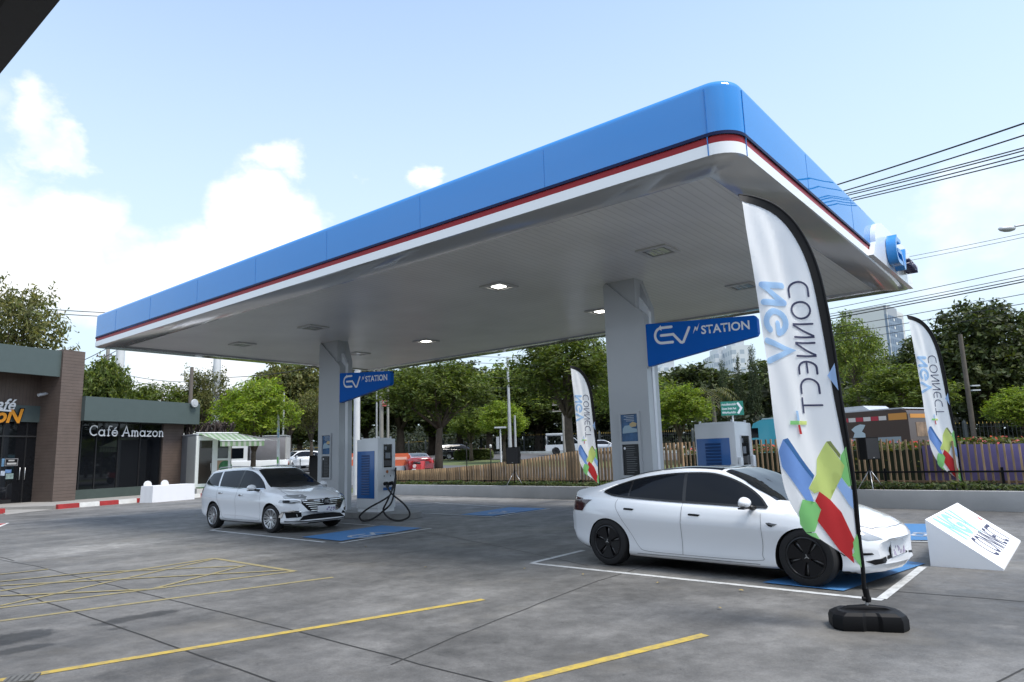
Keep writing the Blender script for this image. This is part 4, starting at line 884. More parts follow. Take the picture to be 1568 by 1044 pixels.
def white_estate():
    t = thing('estate_car', 'white estate car with silver wheels and chrome grille beside the left column', 'car')
    c = Car(EST, t, CARW)
    belt = [(.98, .985), (.3, .985), (-.5, 1.005), (-1.2, 1.03), (-1.7, 1.07), (-1.92, 1.12)]
    top = [(-1.92, 1.12), (-1.83, 1.31), (-1.74, 1.36), (-1.1, 1.405), (-.4, 1.425), (.0, 1.41), (.3, 1.345), (.66, 1.19), (.98, .985)]
    for sd in (1, -1):
        c.decal(pt_arc(belt, 4) + pt_arc(top, 4)[1:-1], 'side', GLS, 'side_window', side=sd, off=.007, step=.04)
        c.line([(-.17, .99), (-.22, 1.42)], .075, 'side', TRIM, 'window_pillar', side=sd, off=.0095); c.line([(-1.12, 1.02), (-1.30, 1.40)], .065, 'side', CARW, 'window_pillar', side=sd, off=.0095)
        c.line(pt_arc(belt, 4), .018, 'side', CHROME, 'window_trim', side=sd, off=.010)
        c.line(pt_arc([(.90, .93), (.95, .60), (.92, .34), (.84, .27), (-.20, .26)], 4), .006, 'side', SEAM, 'door_gap', side=sd); c.line([(-.18, .98), (-.19, .6), (-.20, .26)], .006, 'side', SEAM, 'door_gap', side=sd)
        c.line(pt_arc([(-.20, .26), (-.72, .27), (-.86, .36), (-.98, .58), (-1.10, .80), (-1.16, 1.0)], 4), .006, 'side', SEAM, 'door_gap', side=sd)
        c.line([(.85, .31), (.2, .345), (-.75, .36)], .02, 'side', M('crease_shade', (.60, .61, .63), .3), 'door_crease_shade', side=sd)  # grey line paints the shade along the lower door crease
        for (hx, hz) in ((.06, .835), (-.92, .875)):
            bm = bmesh.new(); yy = c.hit((hx, 3 * sd, hz), (0, -sd, 0))[0].y
            box(bm, hx - .11, hx + .09, yy - .02, yy + .028, hz - .014, hz + .016, bev=.01); obj('door_handle', bm, CHROME, t, 40)
        c.decal([(2.14, .80), (2.02, .845), (1.80, .845), (1.74, .815), (1.86, .735), (2.06, .69), (2.2, .70)], 'side', LAMPG, 'headlight', side=sd, off=.006, step=.04)
        c.decal([(-2.27, .98), (-2.10, 1.0), (-1.93, .965), (-1.98, .90), (-2.15, .84), (-2.26, .85)], 'side', REDL, 'tail_light', side=sd, off=.005, step=.04)
        mirror_part(t, .72, .99, 1.02, CARW, sd)
        bm = bmesh.new(); tube(bm, [(.1, sd * .60, 1.452), (.0, sd * .60, 1.50), (-.8, sd * .59, 1.525), (-1.55, sd * .585, 1.50), (-1.65, sd * .58, 1.455)], .014, 6); obj('roof_rail', bm, STEEL, t, 50)
        c.line([(1.25, sd * .62), (1.6, sd * .72), (1.95, sd * .70)], .008, 'top', SEAM, 'bonnet_gap'); c.line([(1.3, sd * .30), (1.7, sd * .40), (2.1, sd * .36)], .012, 'top', M('crease_shade', (.60, .61, .63), .3), 'bonnet_crease_shade', off=.002)  # the second line paints shade along the bonnet crease
    ws = pt_arc([(.30, .565), (.6, .62), (.85, .66), (1.08, .70)], 4); c.decal(ws + [(1.18, .5), (1.23, .25), (1.24, 0), (1.23, -.25), (1.18, -.5)] + [(x, -y) for x, y in ws[::-1]], 'top', GLS2, 'windscreen', off=.007, step=.05)
    c.decal([(-2.0, .55), (-2.24, .60), (-2.24, -.60), (-2.0, -.55)], 'top', GLS2, 'rear_window', off=.007, step=.05)
    # front face
    c.decal([(-.62, .735), (.62, .735), (.58, .67), (.44, .50), (.38, .455), (-.38, .455), (-.44, .50), (-.58, .67)], 'front', BLK, 'grille', off=.006, step=.05)
    gr = [o for o in C.objects if o.parent == c.body and o.name.startswith('grille')][0]
    for k, (z, wd) in enumerate(((.712, .56), (.672, .53), (.632, .48), (.584, .43), (.536, .39), (.488, .36))):
        c.line([(-wd, z + .0), (-wd * .5, z - .004), (0, z - .005), (wd * .5, z - .004), (wd, z)], .008, 'front', CHROME, 'grille_bar', gr, off=.012)
    for sd in (1, -1):
        c.decal([(sd * .57, .718), (sd * .64, .73), (sd * .74, .738), (sd * .84, .738), (sd * .86, .68), (sd * .74, .655), (sd * .56, .66)], 'front', LAMPG, 'headlight', off=.007, step=.04)
        hl = [o for o in C.objects if o.parent == c.body and o.name.startswith('headlight')][-1]
        c.decal([(sd * .57, .68), (sd * .70, .675), (sd * .72, .695), (sd * .60, .703)], 'front', LAMPD, 'lamp_lens', hl, off=.012, step=.03); c.decal([(sd * .75, .68), (sd * .82, .685), (sd * .82, .725), (sd * .74, .722)], 'front', LAMPD, 'lamp_lens', hl, off=.012, step=.03)
        c.line([(sd * .57, .724), (sd * .64, .738), (sd * .80, .748)], .014, 'front', CHROME, 'lamp_trim', hl, off=.014)
        c.decal([(sd * .54, .36), (sd * .78, .34), (sd * .80, .46), (sd * .72, .475), (sd * .58, .46)], 'front', BLK, 'fog_recess', off=.006, step=.04)
        fo = [o for o in C.objects if o.parent == c.body and o.name.startswith('fog_recess')][-1]
        c.line([(sd * .56, .475), (sd * .72, .492), (sd * .82, .47), (sd * .83, .35)], .022, 'front', CHROME, 'fog_trim', fo, off=.012)
    c.decal([(-.62, .285), (.62, .285), (.50, .375), (.30, .40), (-.30, .40), (-.50, .375)], 'front', BLK, 'lower_grille', off=.006, step=.05)
    c.line([(-.80, .265), (-.6, .262), (0, .262), (.6, .262), (.80, .265)], .016, 'front', BLK, 'chin_strip', off=.008)
    fr = c.hit((5, 0, .52), (-1, 0, 0))[0].x
    bm = bmesh.new(); box(bm, fr - .02, fr + .028, -.23, .23, .44, .585, bev=.005); pl = obj('number_plate', bm, PLATE, t, 30)
    bm = bmesh.new(); rnd = random.Random(5)
    for k in range(14):
        y, z = rnd.uniform(.0, .2), rnd.uniform(.45, .54); s_ = rnd.uniform(.012, .03); prism(bm, arcpts(y, z, s_, s_ * .8, 0, 320, 8), lambda u, v, w: Vector((w, u, v)), fr + .0282 + k * .0002, fr + .0284 + k * .0002)
    obj('plate_pattern', bm, M('plate_pattern', (.35, .30, .42), .5), pl)
    bm = bmesh.new(); fr2 = c.hit((5, 0, .67), (-1, 0, 0))[0].x; P = [(.085 * math.cos(R_(22.5 + 45 * k)), .675 + .085 * math.sin(R_(22.5 + 45 * k))) for k in range(8)]
    prism(bm, P, lambda u, v, w: Vector((w, u, v)), fr2 + .008, fr2 + .028); em = obj('emblem', bm, M('emblem_dark', (.03, .03, .032), .25, metal=.5), t)
    bm = bmesh.new()
    for st in ([(-.05, .64), (-.05, .715), (-.025, .67), (0, .715), (0, .64)], [(.055, .70), (.03, .715), (.015, .68), (.03, .64), (.055, .65), (.055, .675), (.04, .675)]): stroke(bm, st, .010, fr2 + .0285, 4)
    warp(bm, lambda u, v, w: Vector((w, u, v))); obj('emblem_letters', bm, STEEL, em)
    add_wheels(t, EST, 'multi', 8)
    return t
est = white_estate(); place_car(est, 10.12, 16.42, -.5); est.scale = (1.02,) * 3
# ================================================================== FLAGS, WEDGE SIGN, SPEAKERS
CLOTH = M('flag_cloth', (.985, .99, .995), .8, trans=.42); F_LB = M('print_pale_blue', (.42, .62, .86), .8, trans=.4); F_DK = M('print_slate', (.055, .06, .12), .8, trans=.3); F_BL = M('print_blue', (.20, .36, .72), .8, trans=.4)
F_BD = M('print_dark_blue', (.05, .16, .38), .8, trans=.35); F_YG = M('print_yellow_green', (.62, .72, .24), .8, trans=.4); F_OL = M('print_olive', (.22, .26, .09), .8, trans=.35); F_GR = M('print_green', (.28, .66, .24), .8, trans=.4)
F_RD = M('print_red', (.52, .025, .03), .8, trans=.35); F_B2 = M('print_sky_blue', (.34, .52, .84), .8, trans=.4)
def glyph(ch):
    A = arcpts
    return {'N': [[(.06, 0), (.06, 1)], [(.06, 1), (.72, 0)], [(.72, 0), (.72, 1)]],
            'n': [[(.04, 0), (.04, .98), (.10, .98), (.66, .02), (.72, .02), (.72, 1)]],
            'G': [A(.46, .5, .42, .46, 45, 345, 18), [(.88, .42), (.50, .42)]],
            'V': [[(.02, 1), (.40, 0), (.78, 1)]],
            'C': [[(.78, .96)] + A(.44, .5, .42, .46, 90, 270, 14) + [(.78, .04)]], 'O': [A(.46, .5, .43, .46, 0, 360, 22)],
            'E': [[(.66, .97)] + A(.36, .5, .34, .47, 95, 265, 12) + [(.66, .03)], [(.06, .5), (.60, .5)]], 'T': [[(.0, .97), (.76, .97)], [(.38, .97), (.38, 0)]]}[ch]
def letters(word, wd, fn, gap=.22, lift=.001):
    """flat lettering built from strokes; fn(x from 0 to 1 along the word, y from 0 to 1, lift) places it"""
    W_ = {'N': .78, 'n': .76, 'G': .92, 'V': .80, 'C': .80, 'O': .92, 'E': .68, 'T': .76}; tot = sum(W_[c] for c in word) + gap * (len(word) - 1); x = 0; bm = bmesh.new(); l = lift
    for c in word:
        for st in glyph(c):
            stroke(bm, [(x + p[0], p[1]) for p in st], wd, l, 5); l += .0002
        x += W_[c] + gap
    bmesh.ops.triangulate(bm, faces=bm.faces[:]); grid_cut(bm, .09)
    return warp(bm, lambda u, v, w: fn(u / tot, v, w))
FY = G(1330, 960).y; FO = G(1330, 960)
def fuv(px, py): p = AT(px, py, FY); return (p.x - FO.x, p.z - FO.z)
POLE = [(1323, 900), (1321, 868), (1316, 826), (1308, 740), (1297, 668), (1287, 606), (1277, 535), (1266, 470), (1253, 415), (1236, 372), (1214, 338), (1186, 314), (1156, 302), (1131, 298)]
LEFT = [(1133, 306), (1140, 352), (1148, 394), (1155, 435), (1162, 480), (1169, 525), (1175.5, 563), (1183, 619), (1188, 655), (1193, 688), (1197, 718), (1202, 746), (1211, 770), (1223.5, 790), (1246, 818), (1288, 846), (1320, 868)]
POLEV = sorted([(fuv(*p)[1], fuv(*p)[0]) for p in POLE])
def fold(u, v):
    a = .022 * math.sin(v * 1.3 + u * 9 + .5) + .016 * math.sin(u * 17 - v * 3.1) + .010 * math.sin(u * 31 + v * 6.3)
    pu = lerp_tab(POLEV, v); a += .03 * math.sin(v * 1.1 + 1)
    return smoothstep(.0, .34, pu - u) * (a * (.5 + .5 * smoothstep(1.2, 4.1, v)) + .07 * smoothstep(-.9, -.2, u) * smoothstep(.9, 1.8, v))
def feather_flag(name_label):
    t = thing('feather_flag', name_label, 'flag', FO, 0, 'tall feather flags with mirrored lettering')
    pole = [fuv(*p) for p in POLE]; pts = pt_arc(pole, 4)
    b = fuv(1327, 918)
    bm = bmesh.new(); tube(bm, [(b[0], 0, b[1])] + [(u, fold(u, v) * .0, v) for u, v in pts], [.019] + [.019 - .008 * i / len(pts) for i in range(len(pts))], 8); obj('pole', bm, BLK, t, 50)
    bm = bmesh.new(); tube(bm, [(.0, 0, .06), (b[0], 0, b[1] + .03)], .016, 8); obj('spigot', bm, STEEL, t, 50)
    bm = bmesh.new(); tube(bm, [(b[0] - .035, 0, b[1] + .01), (b[0] + .035, 0, b[1] + .01)], .02, 8); tube(bm, [(b[0] + .01, 0, b[1] - .02), (b[0], 0, b[1] + .10)], .026, 8); obj('clamp', bm, BLK, t, 50)
    # cloth: between the left edge and the pole
    bm = bmesh.new(); outl = pt_arc([fuv(*p) for p in LEFT], 3) + pt_arc([fuv(*p) for p in POLE[1:]], 3)[1:]
    bm = poly_bm(outl); bmesh.ops.triangulate(bm, faces=bm.faces[:]); grid_cut(bm, .04); warp(bm, lambda u, v, w: Vector((u, fold(u, v), v))); cl = obj('cloth', bm, CLOTH, t, 60)
    # black sleeve along the pole
    bm = bmesh.new(); sl = pt_arc([fuv(*p) for p in POLE[1:]], 3); L_ = []
    for i, (u, v) in enumerate(sl):
        a_, c_ = sl[max(0, i - 1)], sl[min(len(sl) - 1, i + 1)]; d = Vector((c_[0] - a_[0], c_[1] - a_[1])).normalized(); k = .062 * smoothstep(0, .5, i / len(sl)) + .02
        q = (u - d.y * k, v + d.x * k); L_.append((bm.verts.new((u - .0, fold(u, v) - .006, v)), bm.verts.new((q[0], fold(*q) - .006, q[1]))))
    for p, q in zip(L_, L_[1:]): face(bm, (p[0], p[1], q[1], q[0]))
    obj('sleeve', bm, BLK, cl, 60)
    k = [0.0]
    def pr(name, pts, mat):
        k[0] += .0006
        bm = poly_bm([fuv(1120 + .3832 * x, 600 + .3832 * y) for x, y in pts]); bmesh.ops.triangulate(bm, faces=bm.faces[:]); grid_cut(bm, .04); z = k[0]
        warp(bm, lambda u, v, w: Vector((u, fold(u, v) - .004 - z, v))); obj(name, bm, mat, cl, 60)
    pr('blue_shape', [(208, 190), (193, 236), (206, 300), (318, 457), (332, 435), (313, 385), (330, 350)], F_BL); pr('blue_shape', [(208, 190), (228, 184), (336, 334), (330, 350)], F_BD)
    pr('green_shape', [(457, 218), (437, 255), (452, 295), (440, 340), (468, 378), (480, 372)], F_GR); pr('blue_shape', [(415, 312), (402, 340), (470, 450), (487, 468), (482, 392), (465, 378), (440, 342)], F_B2)
    pr('yellow_green_shape', [(385, 198), (350, 268), (344, 330), (313, 385), (334, 406), (352, 398), (397, 431), (402, 362), (415, 312), (440, 342), (452, 295)], F_YG); pr('olive_shape', [(385, 198), (400, 196), (437, 250), (433, 264)], F_OL)
    pr('green_shape', [(285, 430), (272, 480), (277, 530), (300, 562), (332, 558), (347, 515), (357, 465), (336, 440), (318, 457)], F_GR); pr('green_shape', [(300, 564), (336, 563), (352, 590), (322, 577)], F_GR)
    pr('red_shape', [(352, 398), (336, 436), (357, 470), (343, 515), (430, 630), (490, 685), (481, 632), (494, 600), (440, 480), (397, 432)], F_RD); pr('green_shape', [(500, 567), (484, 602), (490, 640), (481, 652), (518, 702), (514, 625)], F_GR)
    pr('plus_arm', [(260, 75), (270, 75), (278, 115), (268, 115)], F_LB); pr('plus_arm', [(238, 115), (275, 115), (276, 130), (238, 130)], F_GR); pr('plus_arm', [(276, 115), (312, 115), (312, 130), (277, 130)], F_YG); pr('plus_arm', [(270, 131), (279, 131), (289, 168), (278, 168)], F_RD)
    q = [(1267, 575), (1277, 556), (1283, 598)]; pr('blue_shape', [((x - 1120) / .3832, (y - 600) / .3832) for x, y in q], F_B2)
    def tx(word, wd, b0, b1, up, mat, name):
        def fn(u, v, w):
            p = (b0[0] + (b1[0] - b0[0]) * u + up[0] * v, b0[1] + (b1[1] - b0[1]) * u + up[1] * v); a, c_ = fuv(*p); return Vector((a, fold(a, c_) - .006 - w, c_))
        bm = letters(word, wd, fn); obj(name, bm, mat, cl, 60)
    tx('NGV', .23, (1199, 434), (1214, 552), (-36, 1), F_LB, 'lettering'); tx('COnnECT', .10, (1237, 430), (1263, 631), (-29, 0), F_DK, 'lettering')
    # foot: a black water-filled base
    bm = bmesh.new(); P = [(-.31, -.10), (-.24, -.19), (-.08, -.19), (-.05, -.17), (.05, -.17), (.08, -.19), (.24, -.19), (.31, -.10), (.31, .10), (.24, .19), (.08, .19), (.05, .17), (-.05, .17), (-.08, .19), (-.24, .19), (-.31, .10)]
    r = [vadd(bm, [(x * s_, y * s_, z) for x, y in P]) for s_, z in ((.97, 0), (1, .015), (1, .09), (.95, .125), (.80, .150))]
    for a_, c_ in zip(r, r[1:]):
        for i in range(len(P)): face(bm, (a_[i], a_[(i + 1) % len(P)], c_[(i + 1) % len(P)], c_[i]))
    face(bm, r[-1]); face(bm, r[0][::-1])
    ft = obj('base', bm, BLK, t, 25); ft.rotation_euler = (0, 0, R_(-14))
    bm = bmesh.new(); tube(bm, [(-.29, .02, .10), (-.15, .01, .156), (0, 0, .166), (.15, .01, .156), (.29, .02, .10)], [.02, .026, .03, .026, .02], 6); o = obj('base_rib', bm, BLK, ft, 60)
    bm = bmesh.new(); lathe(bm, [(.032, .14), (.032, .166)], 14, Matrix.Translation((.17, .04, 0))); obj('filler_cap', bm, BLK, ft, 40)
    return t
flag = feather_flag('tall white feather flag nearest the camera, standing before the saloon car')
FKIDS = None
p = G(1478, 777); f2 = dup(flag, p, R_(-4), 'white feather flag at the right by the planter wall, behind the wedge sign'); f2.scale = (1.0, 1, 1.2)
p = G(919, 768); f3 = dup(flag, p, R_(14), 'white feather flag by the planter wall, between wooden fence and right column'); f3.scale = (1.05, 1, 1.13)
# thin flag seen edge-on beside the kiosk
p = G(424, 743, .0); t = thing('feather_flag', 'narrow white and blue feather flag seen edge on between kiosk and left column', 'flag', (AT(424, 715, 44).x, 44, gz(AT(424, 715, 44).x, 44)), 0, 'tall feather flags with mirrored lettering')
bm = bmesh.new(); box(bm, -.02, .25, -.2, .2, 0, .08, bev=.02); obj('base', bm, BLK, t)
bm = bmesh.new(); tube(bm, [(.14, 0, .05), (.12, 0, 2), (.06, 0, 4.2), (-.06, 0, 5.1)], [.02, .02, .015, .008], 6); obj('pole', bm, WPAINT, t)
bm = bmesh.new(); A_ = [(-.06, 5.1), (-.05, 4.4), (-.02, 3.0), (.0, 1.6), (.02, .9)]; B_ = [(-.03, 5.08), (.12, 4.4), (.17, 3.0), (.20, 1.6), (.14, .9)]
for (a, b), (c_, d) in zip(zip(A_, B_), zip(A_[1:], B_[1:])):
    face(bm, vadd(bm, [(a[0], -.05, a[1]), (b[0], -.10, b[1]), (d[0], -.10, d[1]), (c_[0], -.05, c_[1])]))
cl = obj('cloth', bm, CLOTH, t)
for (z0, z1, m_) in ((.95, 1.5, F_BL), (3.2, 3.9, F_LB), (1.6, 2.0, F_GR)):
    bm = bmesh.new(); face(bm, vadd(bm, [(.02, -.105, z0), (.14, -.135, z0), (.12, -.135, z1), (.02, -.105, z1)])); obj('print_patch', bm, m_, cl)
# ------------------------------------------------------------------ wedge sign
a, b, c_ = G(1425, 867), G(1537, 874), G(1563, 830)
WU = (c_ - b); WL = WU.length; WU.normalize(); WV = (a - b); WV = WV - WU * WV.dot(WU); WD_ = WV.length; WV.normalize()
wt = thing('wedge_sign', 'white wedge shaped floor sign with pale blue and dark lettering on its slope', 'sign', b); WH = .60
loc_ = lambda u, v, z: WU * u + WV * v + Vector((0, 0, z))
bm = bmesh.new(); P = [(0, 0), (WD_, 0), (WD_, WH), (0, .025)]
prism(bm, P, lambda v, z, u: loc_(u, v, z), 0, WL); obj('body', bm, M('sign_foam_white', (.80, .81, .83), .55, var=.03), wt)
sl = math.hypot(WD_, WH - .025)
def slope(u, s, w): # u along the width, s up the slope 0..1
    n = Vector((-(WH - .025) / sl, WD_ / sl)); return loc_(u, WD_ * s, .025 + (WH - .025) * s) + (WV * n.x + Vector((0, 0, n.y))) * (w + .002)
bm = letters('NGV', .25, lambda x, y, w: slope(WL * (.13 + x * .47), .54 + y * .39, w)); obj('lettering', bm, M('sign_pale_blue', (.24, .50, .68), .6), wt)
bm = letters('COnnECT', .15, lambda x, y, w: slope(WL * (.18 + x * .69), .13 + y * .34, w)); obj('lettering', bm, M('sign_slate', (.035, .038, .085), .6), wt)
bm = bmesh.new(); face(bm, vadd(bm, [slope(*q, .0005) for q in ((WL*.87, .635), (WL*.95, .635), (WL*.95, .66), (WL*.87, .66))])); obj('plus_arm', bm, M('sign_grey', (.45, .5, .58), .6), wt)
bm = bmesh.new(); face(bm, vadd(bm, [slope(*q, .001) for q in ((WL*.895, .56), (WL*.935, .56), (WL*.935, .634), (WL*.895, .634))])); obj('plus_arm', bm, M('sign_red', (.55, .08, .07), .6), wt)
bm = bmesh.new(); face(bm, vadd(bm, [slope(*q, .001) for q in ((WL*.905, .661), (WL*.918, .661), (WL*.918, .84), (WL*.905, .84))])); obj('plus_arm', bm, M('sign_pale_blue', (.24, .50, .68), .6), wt)
# ------------------------------------------------------------------ loudspeakers on tripods, standing in the planter
def speaker_stand(pos, rz, h, label_s, label_t, w=.40, hh=.66):
    t = thing('tripod_stand', label_t, 'stand', pos, rz, 'loudspeaker tripods in the planter')
    bm = bmesh.new(); tube(bm, [(0, 0, .18), (0, 0, h)], .018, 8); obj('pole', bm, BLK, t)
    bm = bmesh.new(); lathe(bm, [(.035, h * .62), (.035, h * .72)], 10); obj('collar', bm, BLK, t)
    for k in range(3):
        a_ = R_(90 + 120 * k + 20); e = Vector((math.cos(a_), math.sin(a_), 0))
        bm = bmesh.new(); tube(bm, [e * .03 + Vector((0, 0, h * .66)), e * .42 + Vector((0, 0, .0))], .012, 6); obj('leg', bm, STEEL, t)
    s_ = thing('loudspeaker', label_s, 'loudspeaker', (pos[0], pos[1], pos[2] + h - .03), rz, 'black loudspeakers on tripods')
    bm = bmesh.new(); P = [(-w / 2, -.17), (w / 2, -.17), (w / 2, .05), (w * .3, .2), (-w * .3, .2), (-w / 2, .05)]; prism(bm, P, lambda u, v, q: Vector((u, v, q)), 0.031, hh)
    obj('cabinet', bm, BLK, s_, 30)
    bm = bmesh.new(); box(bm, -w / 2 + .02, w / 2 - .02, -.182, -.171, .05, hh - .03, bev=.004); g = obj('grille', bm, M('speaker_grille', (.018, .018, .02), .55, var=.3, vscale=80), s_)
    bm = bmesh.new(); box(bm, -.025, .025, -.186, -.1825, .07, .09); obj('badge', bm, STEEL, g)
    bm = bmesh.new(); tube(bm, [(w / 2 + .001, .0, hh * .45), (w / 2 + .02, .0, hh * .47), (w / 2 + .02, .0, hh * .6), (w / 2 + .001, .0, hh * .62)], .012, 6); obj('handle', bm, BLK, s_)
q = AT(788, 730, 27.65); speaker_stand((q.x, 27.65, .38), R_(-22), .92, 'black loudspeaker on a tripod in front of the left stretch of slatted fence', 'tripod holding the loudspeaker in front of the left stretch of slatted fence', .52, .68)
q = AT(1333, 730, 18.3); speaker_stand((q.x, 18.3, .38), R_(18), .85, 'black loudspeaker on a tripod in front of the passing bus', 'tripod holding the loudspeaker in front of the passing bus', .44, .60)
# ------------------------------------------------------------------ planter wall, hedge, rail, slatted fence
PW = M('planter_render', (.42, .42, .42), .8, var=.12, vscale=1.2, bump=.15)
S0, S1 = -2.6, 62.0
pw = thing('planter_wall', 'low grey rendered planter wall along the far edge of the forecourt', 'wall', (WP0.x, WP0.y, 0), math.atan2(WD.y, WD.x))
bm = bmesh.new(); box(bm, S0, S1, 0, .16, -.03, .46, bev=.012); obj('wall', bm, PW, pw, 40)
bm = bmesh.new(); box(bm, S0, S1, .161, 1.7, -.03, .38); obj('soil', bm, M('soil', (.07, .05, .035), .95, var=.4), pw)
def leaf_mat(name, col, var=.45, trans=.35, hue=.06):
    m = bpy.data.materials.new(name); m.use_nodes = True; nt = m.node_tree; b = nt.nodes['Principled BSDF']; lk = nt.links
    g = node(nt, 'ShaderNodeNewGeometry'); oi = node(nt, 'ShaderNodeObjectInfo')
    mr = node(nt, 'ShaderNodeMapRange'); lk.new(g.outputs['Random Per Island'], mr.inputs[0]); mr.inputs[3].default_value = 1 - var; mr.inputs[4].default_value = 1 + var
    m2 = node(nt, 'ShaderNodeMapRange'); lk.new(oi.outputs['Random'], m2.inputs[0]); m2.inputs[3].default_value = .8; m2.inputs[4].default_value = 1.2
    mu = node(nt, 'ShaderNodeMath', operation='MULTIPLY'); lk.new(mr.outputs[0], mu.inputs[0]); lk.new(m2.outputs[0], mu.inputs[1])
    mx_ = node(nt, 'ShaderNodeMixRGB'); mx_.inputs[1].default_value = (*col, 1); mx_.inputs[2].default_value = (col[0] * 1.7, col[1] * 1.25, col[2] * .8, 1)
    m3 = node(nt, 'ShaderNodeMath', operation='FRACT'); m4 = node(nt, 'ShaderNodeMath', operation='MULTIPLY'); lk.new(g.outputs['Random Per Island'], m4.inputs[0]); m4.inputs[1].default_value = 7.31; lk.new(m4.outputs[0], m3.inputs[0]); lk.new(m3.outputs[0], mx_.inputs[0])
    sc = node(nt, 'ShaderNodeVectorMath', operation='SCALE'); lk.new(mx_.outputs[0], sc.inputs[0]); lk.new(mu.outputs[0], sc.inputs['Scale'])
    lk.new(sc.outputs[0], b.inputs['Base Color']); b.inputs['Roughness'].default_value = .55; b.inputs['Specular IOR Level'].default_value = .3
    t_ = node(nt, 'ShaderNodeBsdfTranslucent'); s2 = node(nt, 'ShaderNodeVectorMath', operation='MULTIPLY'); lk.new(sc.outputs[0], s2.inputs[0]); s2.inputs[1].default_value = (1.25, 1.35, .6); lk.new(s2.outputs[0], t_.inputs[0])
    mx2 = node(nt, 'ShaderNodeMixShader'); mx2.inputs[0].default_value = trans; lk.new(b.outputs[0], mx2.inputs[1]); lk.new(t_.outputs[0], mx2.inputs[2]); lk.new(mx2.outputs[0], nt.nodes['Material Output'].inputs[0])
    MATS[name] = m; return m
def leaf(bm, p, n, s, rnd, asp=.5):
    a = Vector((rnd.gauss(0, 1), rnd.gauss(0, 1), rnd.gauss(0, 1))); u = n.cross(a)
    if u.length < 1e-4: return
    u.normalize(); v = n.cross(u).normalized(); u *= s; v *= s * asp
    b = n * s * .12
    bm.faces.new((bm.verts.new(p - u), bm.verts.new(p - v + b), bm.verts.new(p + u), bm.verts.new(p + v + b)))
HEDGE = leaf_mat('hedge_leaf', (.045, .075, .028))
rnd = random.Random(11); bm = bmesh.new()
for i in range(15000):
    s_ = rnd.uniform(S0, 30); dd = rnd.uniform(.14, .75); hh = .25 + .12 * noise.noise((s_ * .9, dd * 2, 1.3)) + .08 * noise.noise((s_ * 3.1, dd * 3, 7.7)); z = .36 + max(.03, hh) * math.sqrt(rnd.random()) * (1.0 if s_ > 10 else .85)
    n_ = Vector((rnd.gauss(0, .6), rnd.gauss(-.3, .6), 1)).normalized(); leaf(bm, Vector((s_, dd, z)), n_, rnd.uniform(.035, .075), rnd)
o = tag(obj('hedge_foliage', bm, HEDGE), kind='stuff'); o.location = pw.location; o.rotation_euler = pw.rotation_euler
def s_of(px, py):                                                      # where a ray crosses the planter line's plane at offset .8
    d = ray(px, py); p0 = WP0 + WN * .85; den = d.x * WN.x + d.y * WN.y; t_ = (p0.x * WN.x + p0.y * WN.y - CAM.x * WN.x - CAM.y * WN.y) / den
    q = CAM + d * t_; return (Vector((q.x, q.y)) - WP0).dot(WD), q.z
WOODM = M('fence_wood', (.31, .21, .12), .6, var=.35, vscale=2.5)
TOPS = sorted([s_of(px, py) for px, py in ((560, 721), (620, 720), (690, 716), (740, 711), (800, 703.5), (870, 692), (940, 684), (1020, 678), (1120, 674), (1200, 672), (1310, 671.5), (1400, 673), (1477, 676), (1568, 680), (1700, 690))])
fs = thing('slatted_fence', 'wavy wooden slatted fence behind the planter hedge', 'fence', pw.location, pw.rotation_euler.z)
bm = bmesh.new(); s_ = S0 + .1; k = 0; rnd = random.Random(2)
while s_ < 34:
    zt = lerp_tab(TOPS, s_) + rnd.uniform(-.006, .006); lean = rnd.uniform(-.006, .006); r2 = rnd.uniform(-.008, .008)
    wd = .020 if s_ > 15 else .024; dp_ = .045 if s_ > 15 else .09; P = [(s_ - wd, .80 + r2), (s_ + wd, .80 + r2), (s_ + wd, .80 + dp_ + r2), (s_ - wd, .80 + dp_ + r2)]
    lo = vadd(bm, [(x, y, .30) for x, y in P]); hi = vadd(bm, [(x + lean, y, zt) for x, y in P])
    for i in range(4): face(bm, (lo[i], lo[(i + 1) % 4], hi[(i + 1) % 4], hi[i]))
    face(bm, hi); s_ += .152; k += 1
obj('slat_panel', bm, WOODM, fs)
m = WOODM; nd, lk, b = nodes_of(m); gi = nd.new('ShaderNodeNewGeometry'); hs = nd.new('ShaderNodeHueSaturation'); lk.new(b.inputs['Base Color'].links[0].from_socket, hs.inputs['Color'])
mr = nd.new('ShaderNodeMapRange'); lk.new(gi.outputs['Random Per Island'], mr.inputs[0]); mr.inputs[3].default_value = .62; mr.inputs[4].default_value = 1.3; lk.new(mr.outputs[0], hs.inputs['Value']); lk.new(hs.outputs[0], b.inputs['Base Color'])
bm = bmesh.new(); box(bm, S0, 34, .905, .95, .60, .66); obj('back_rail', bm, WOODM, fs)
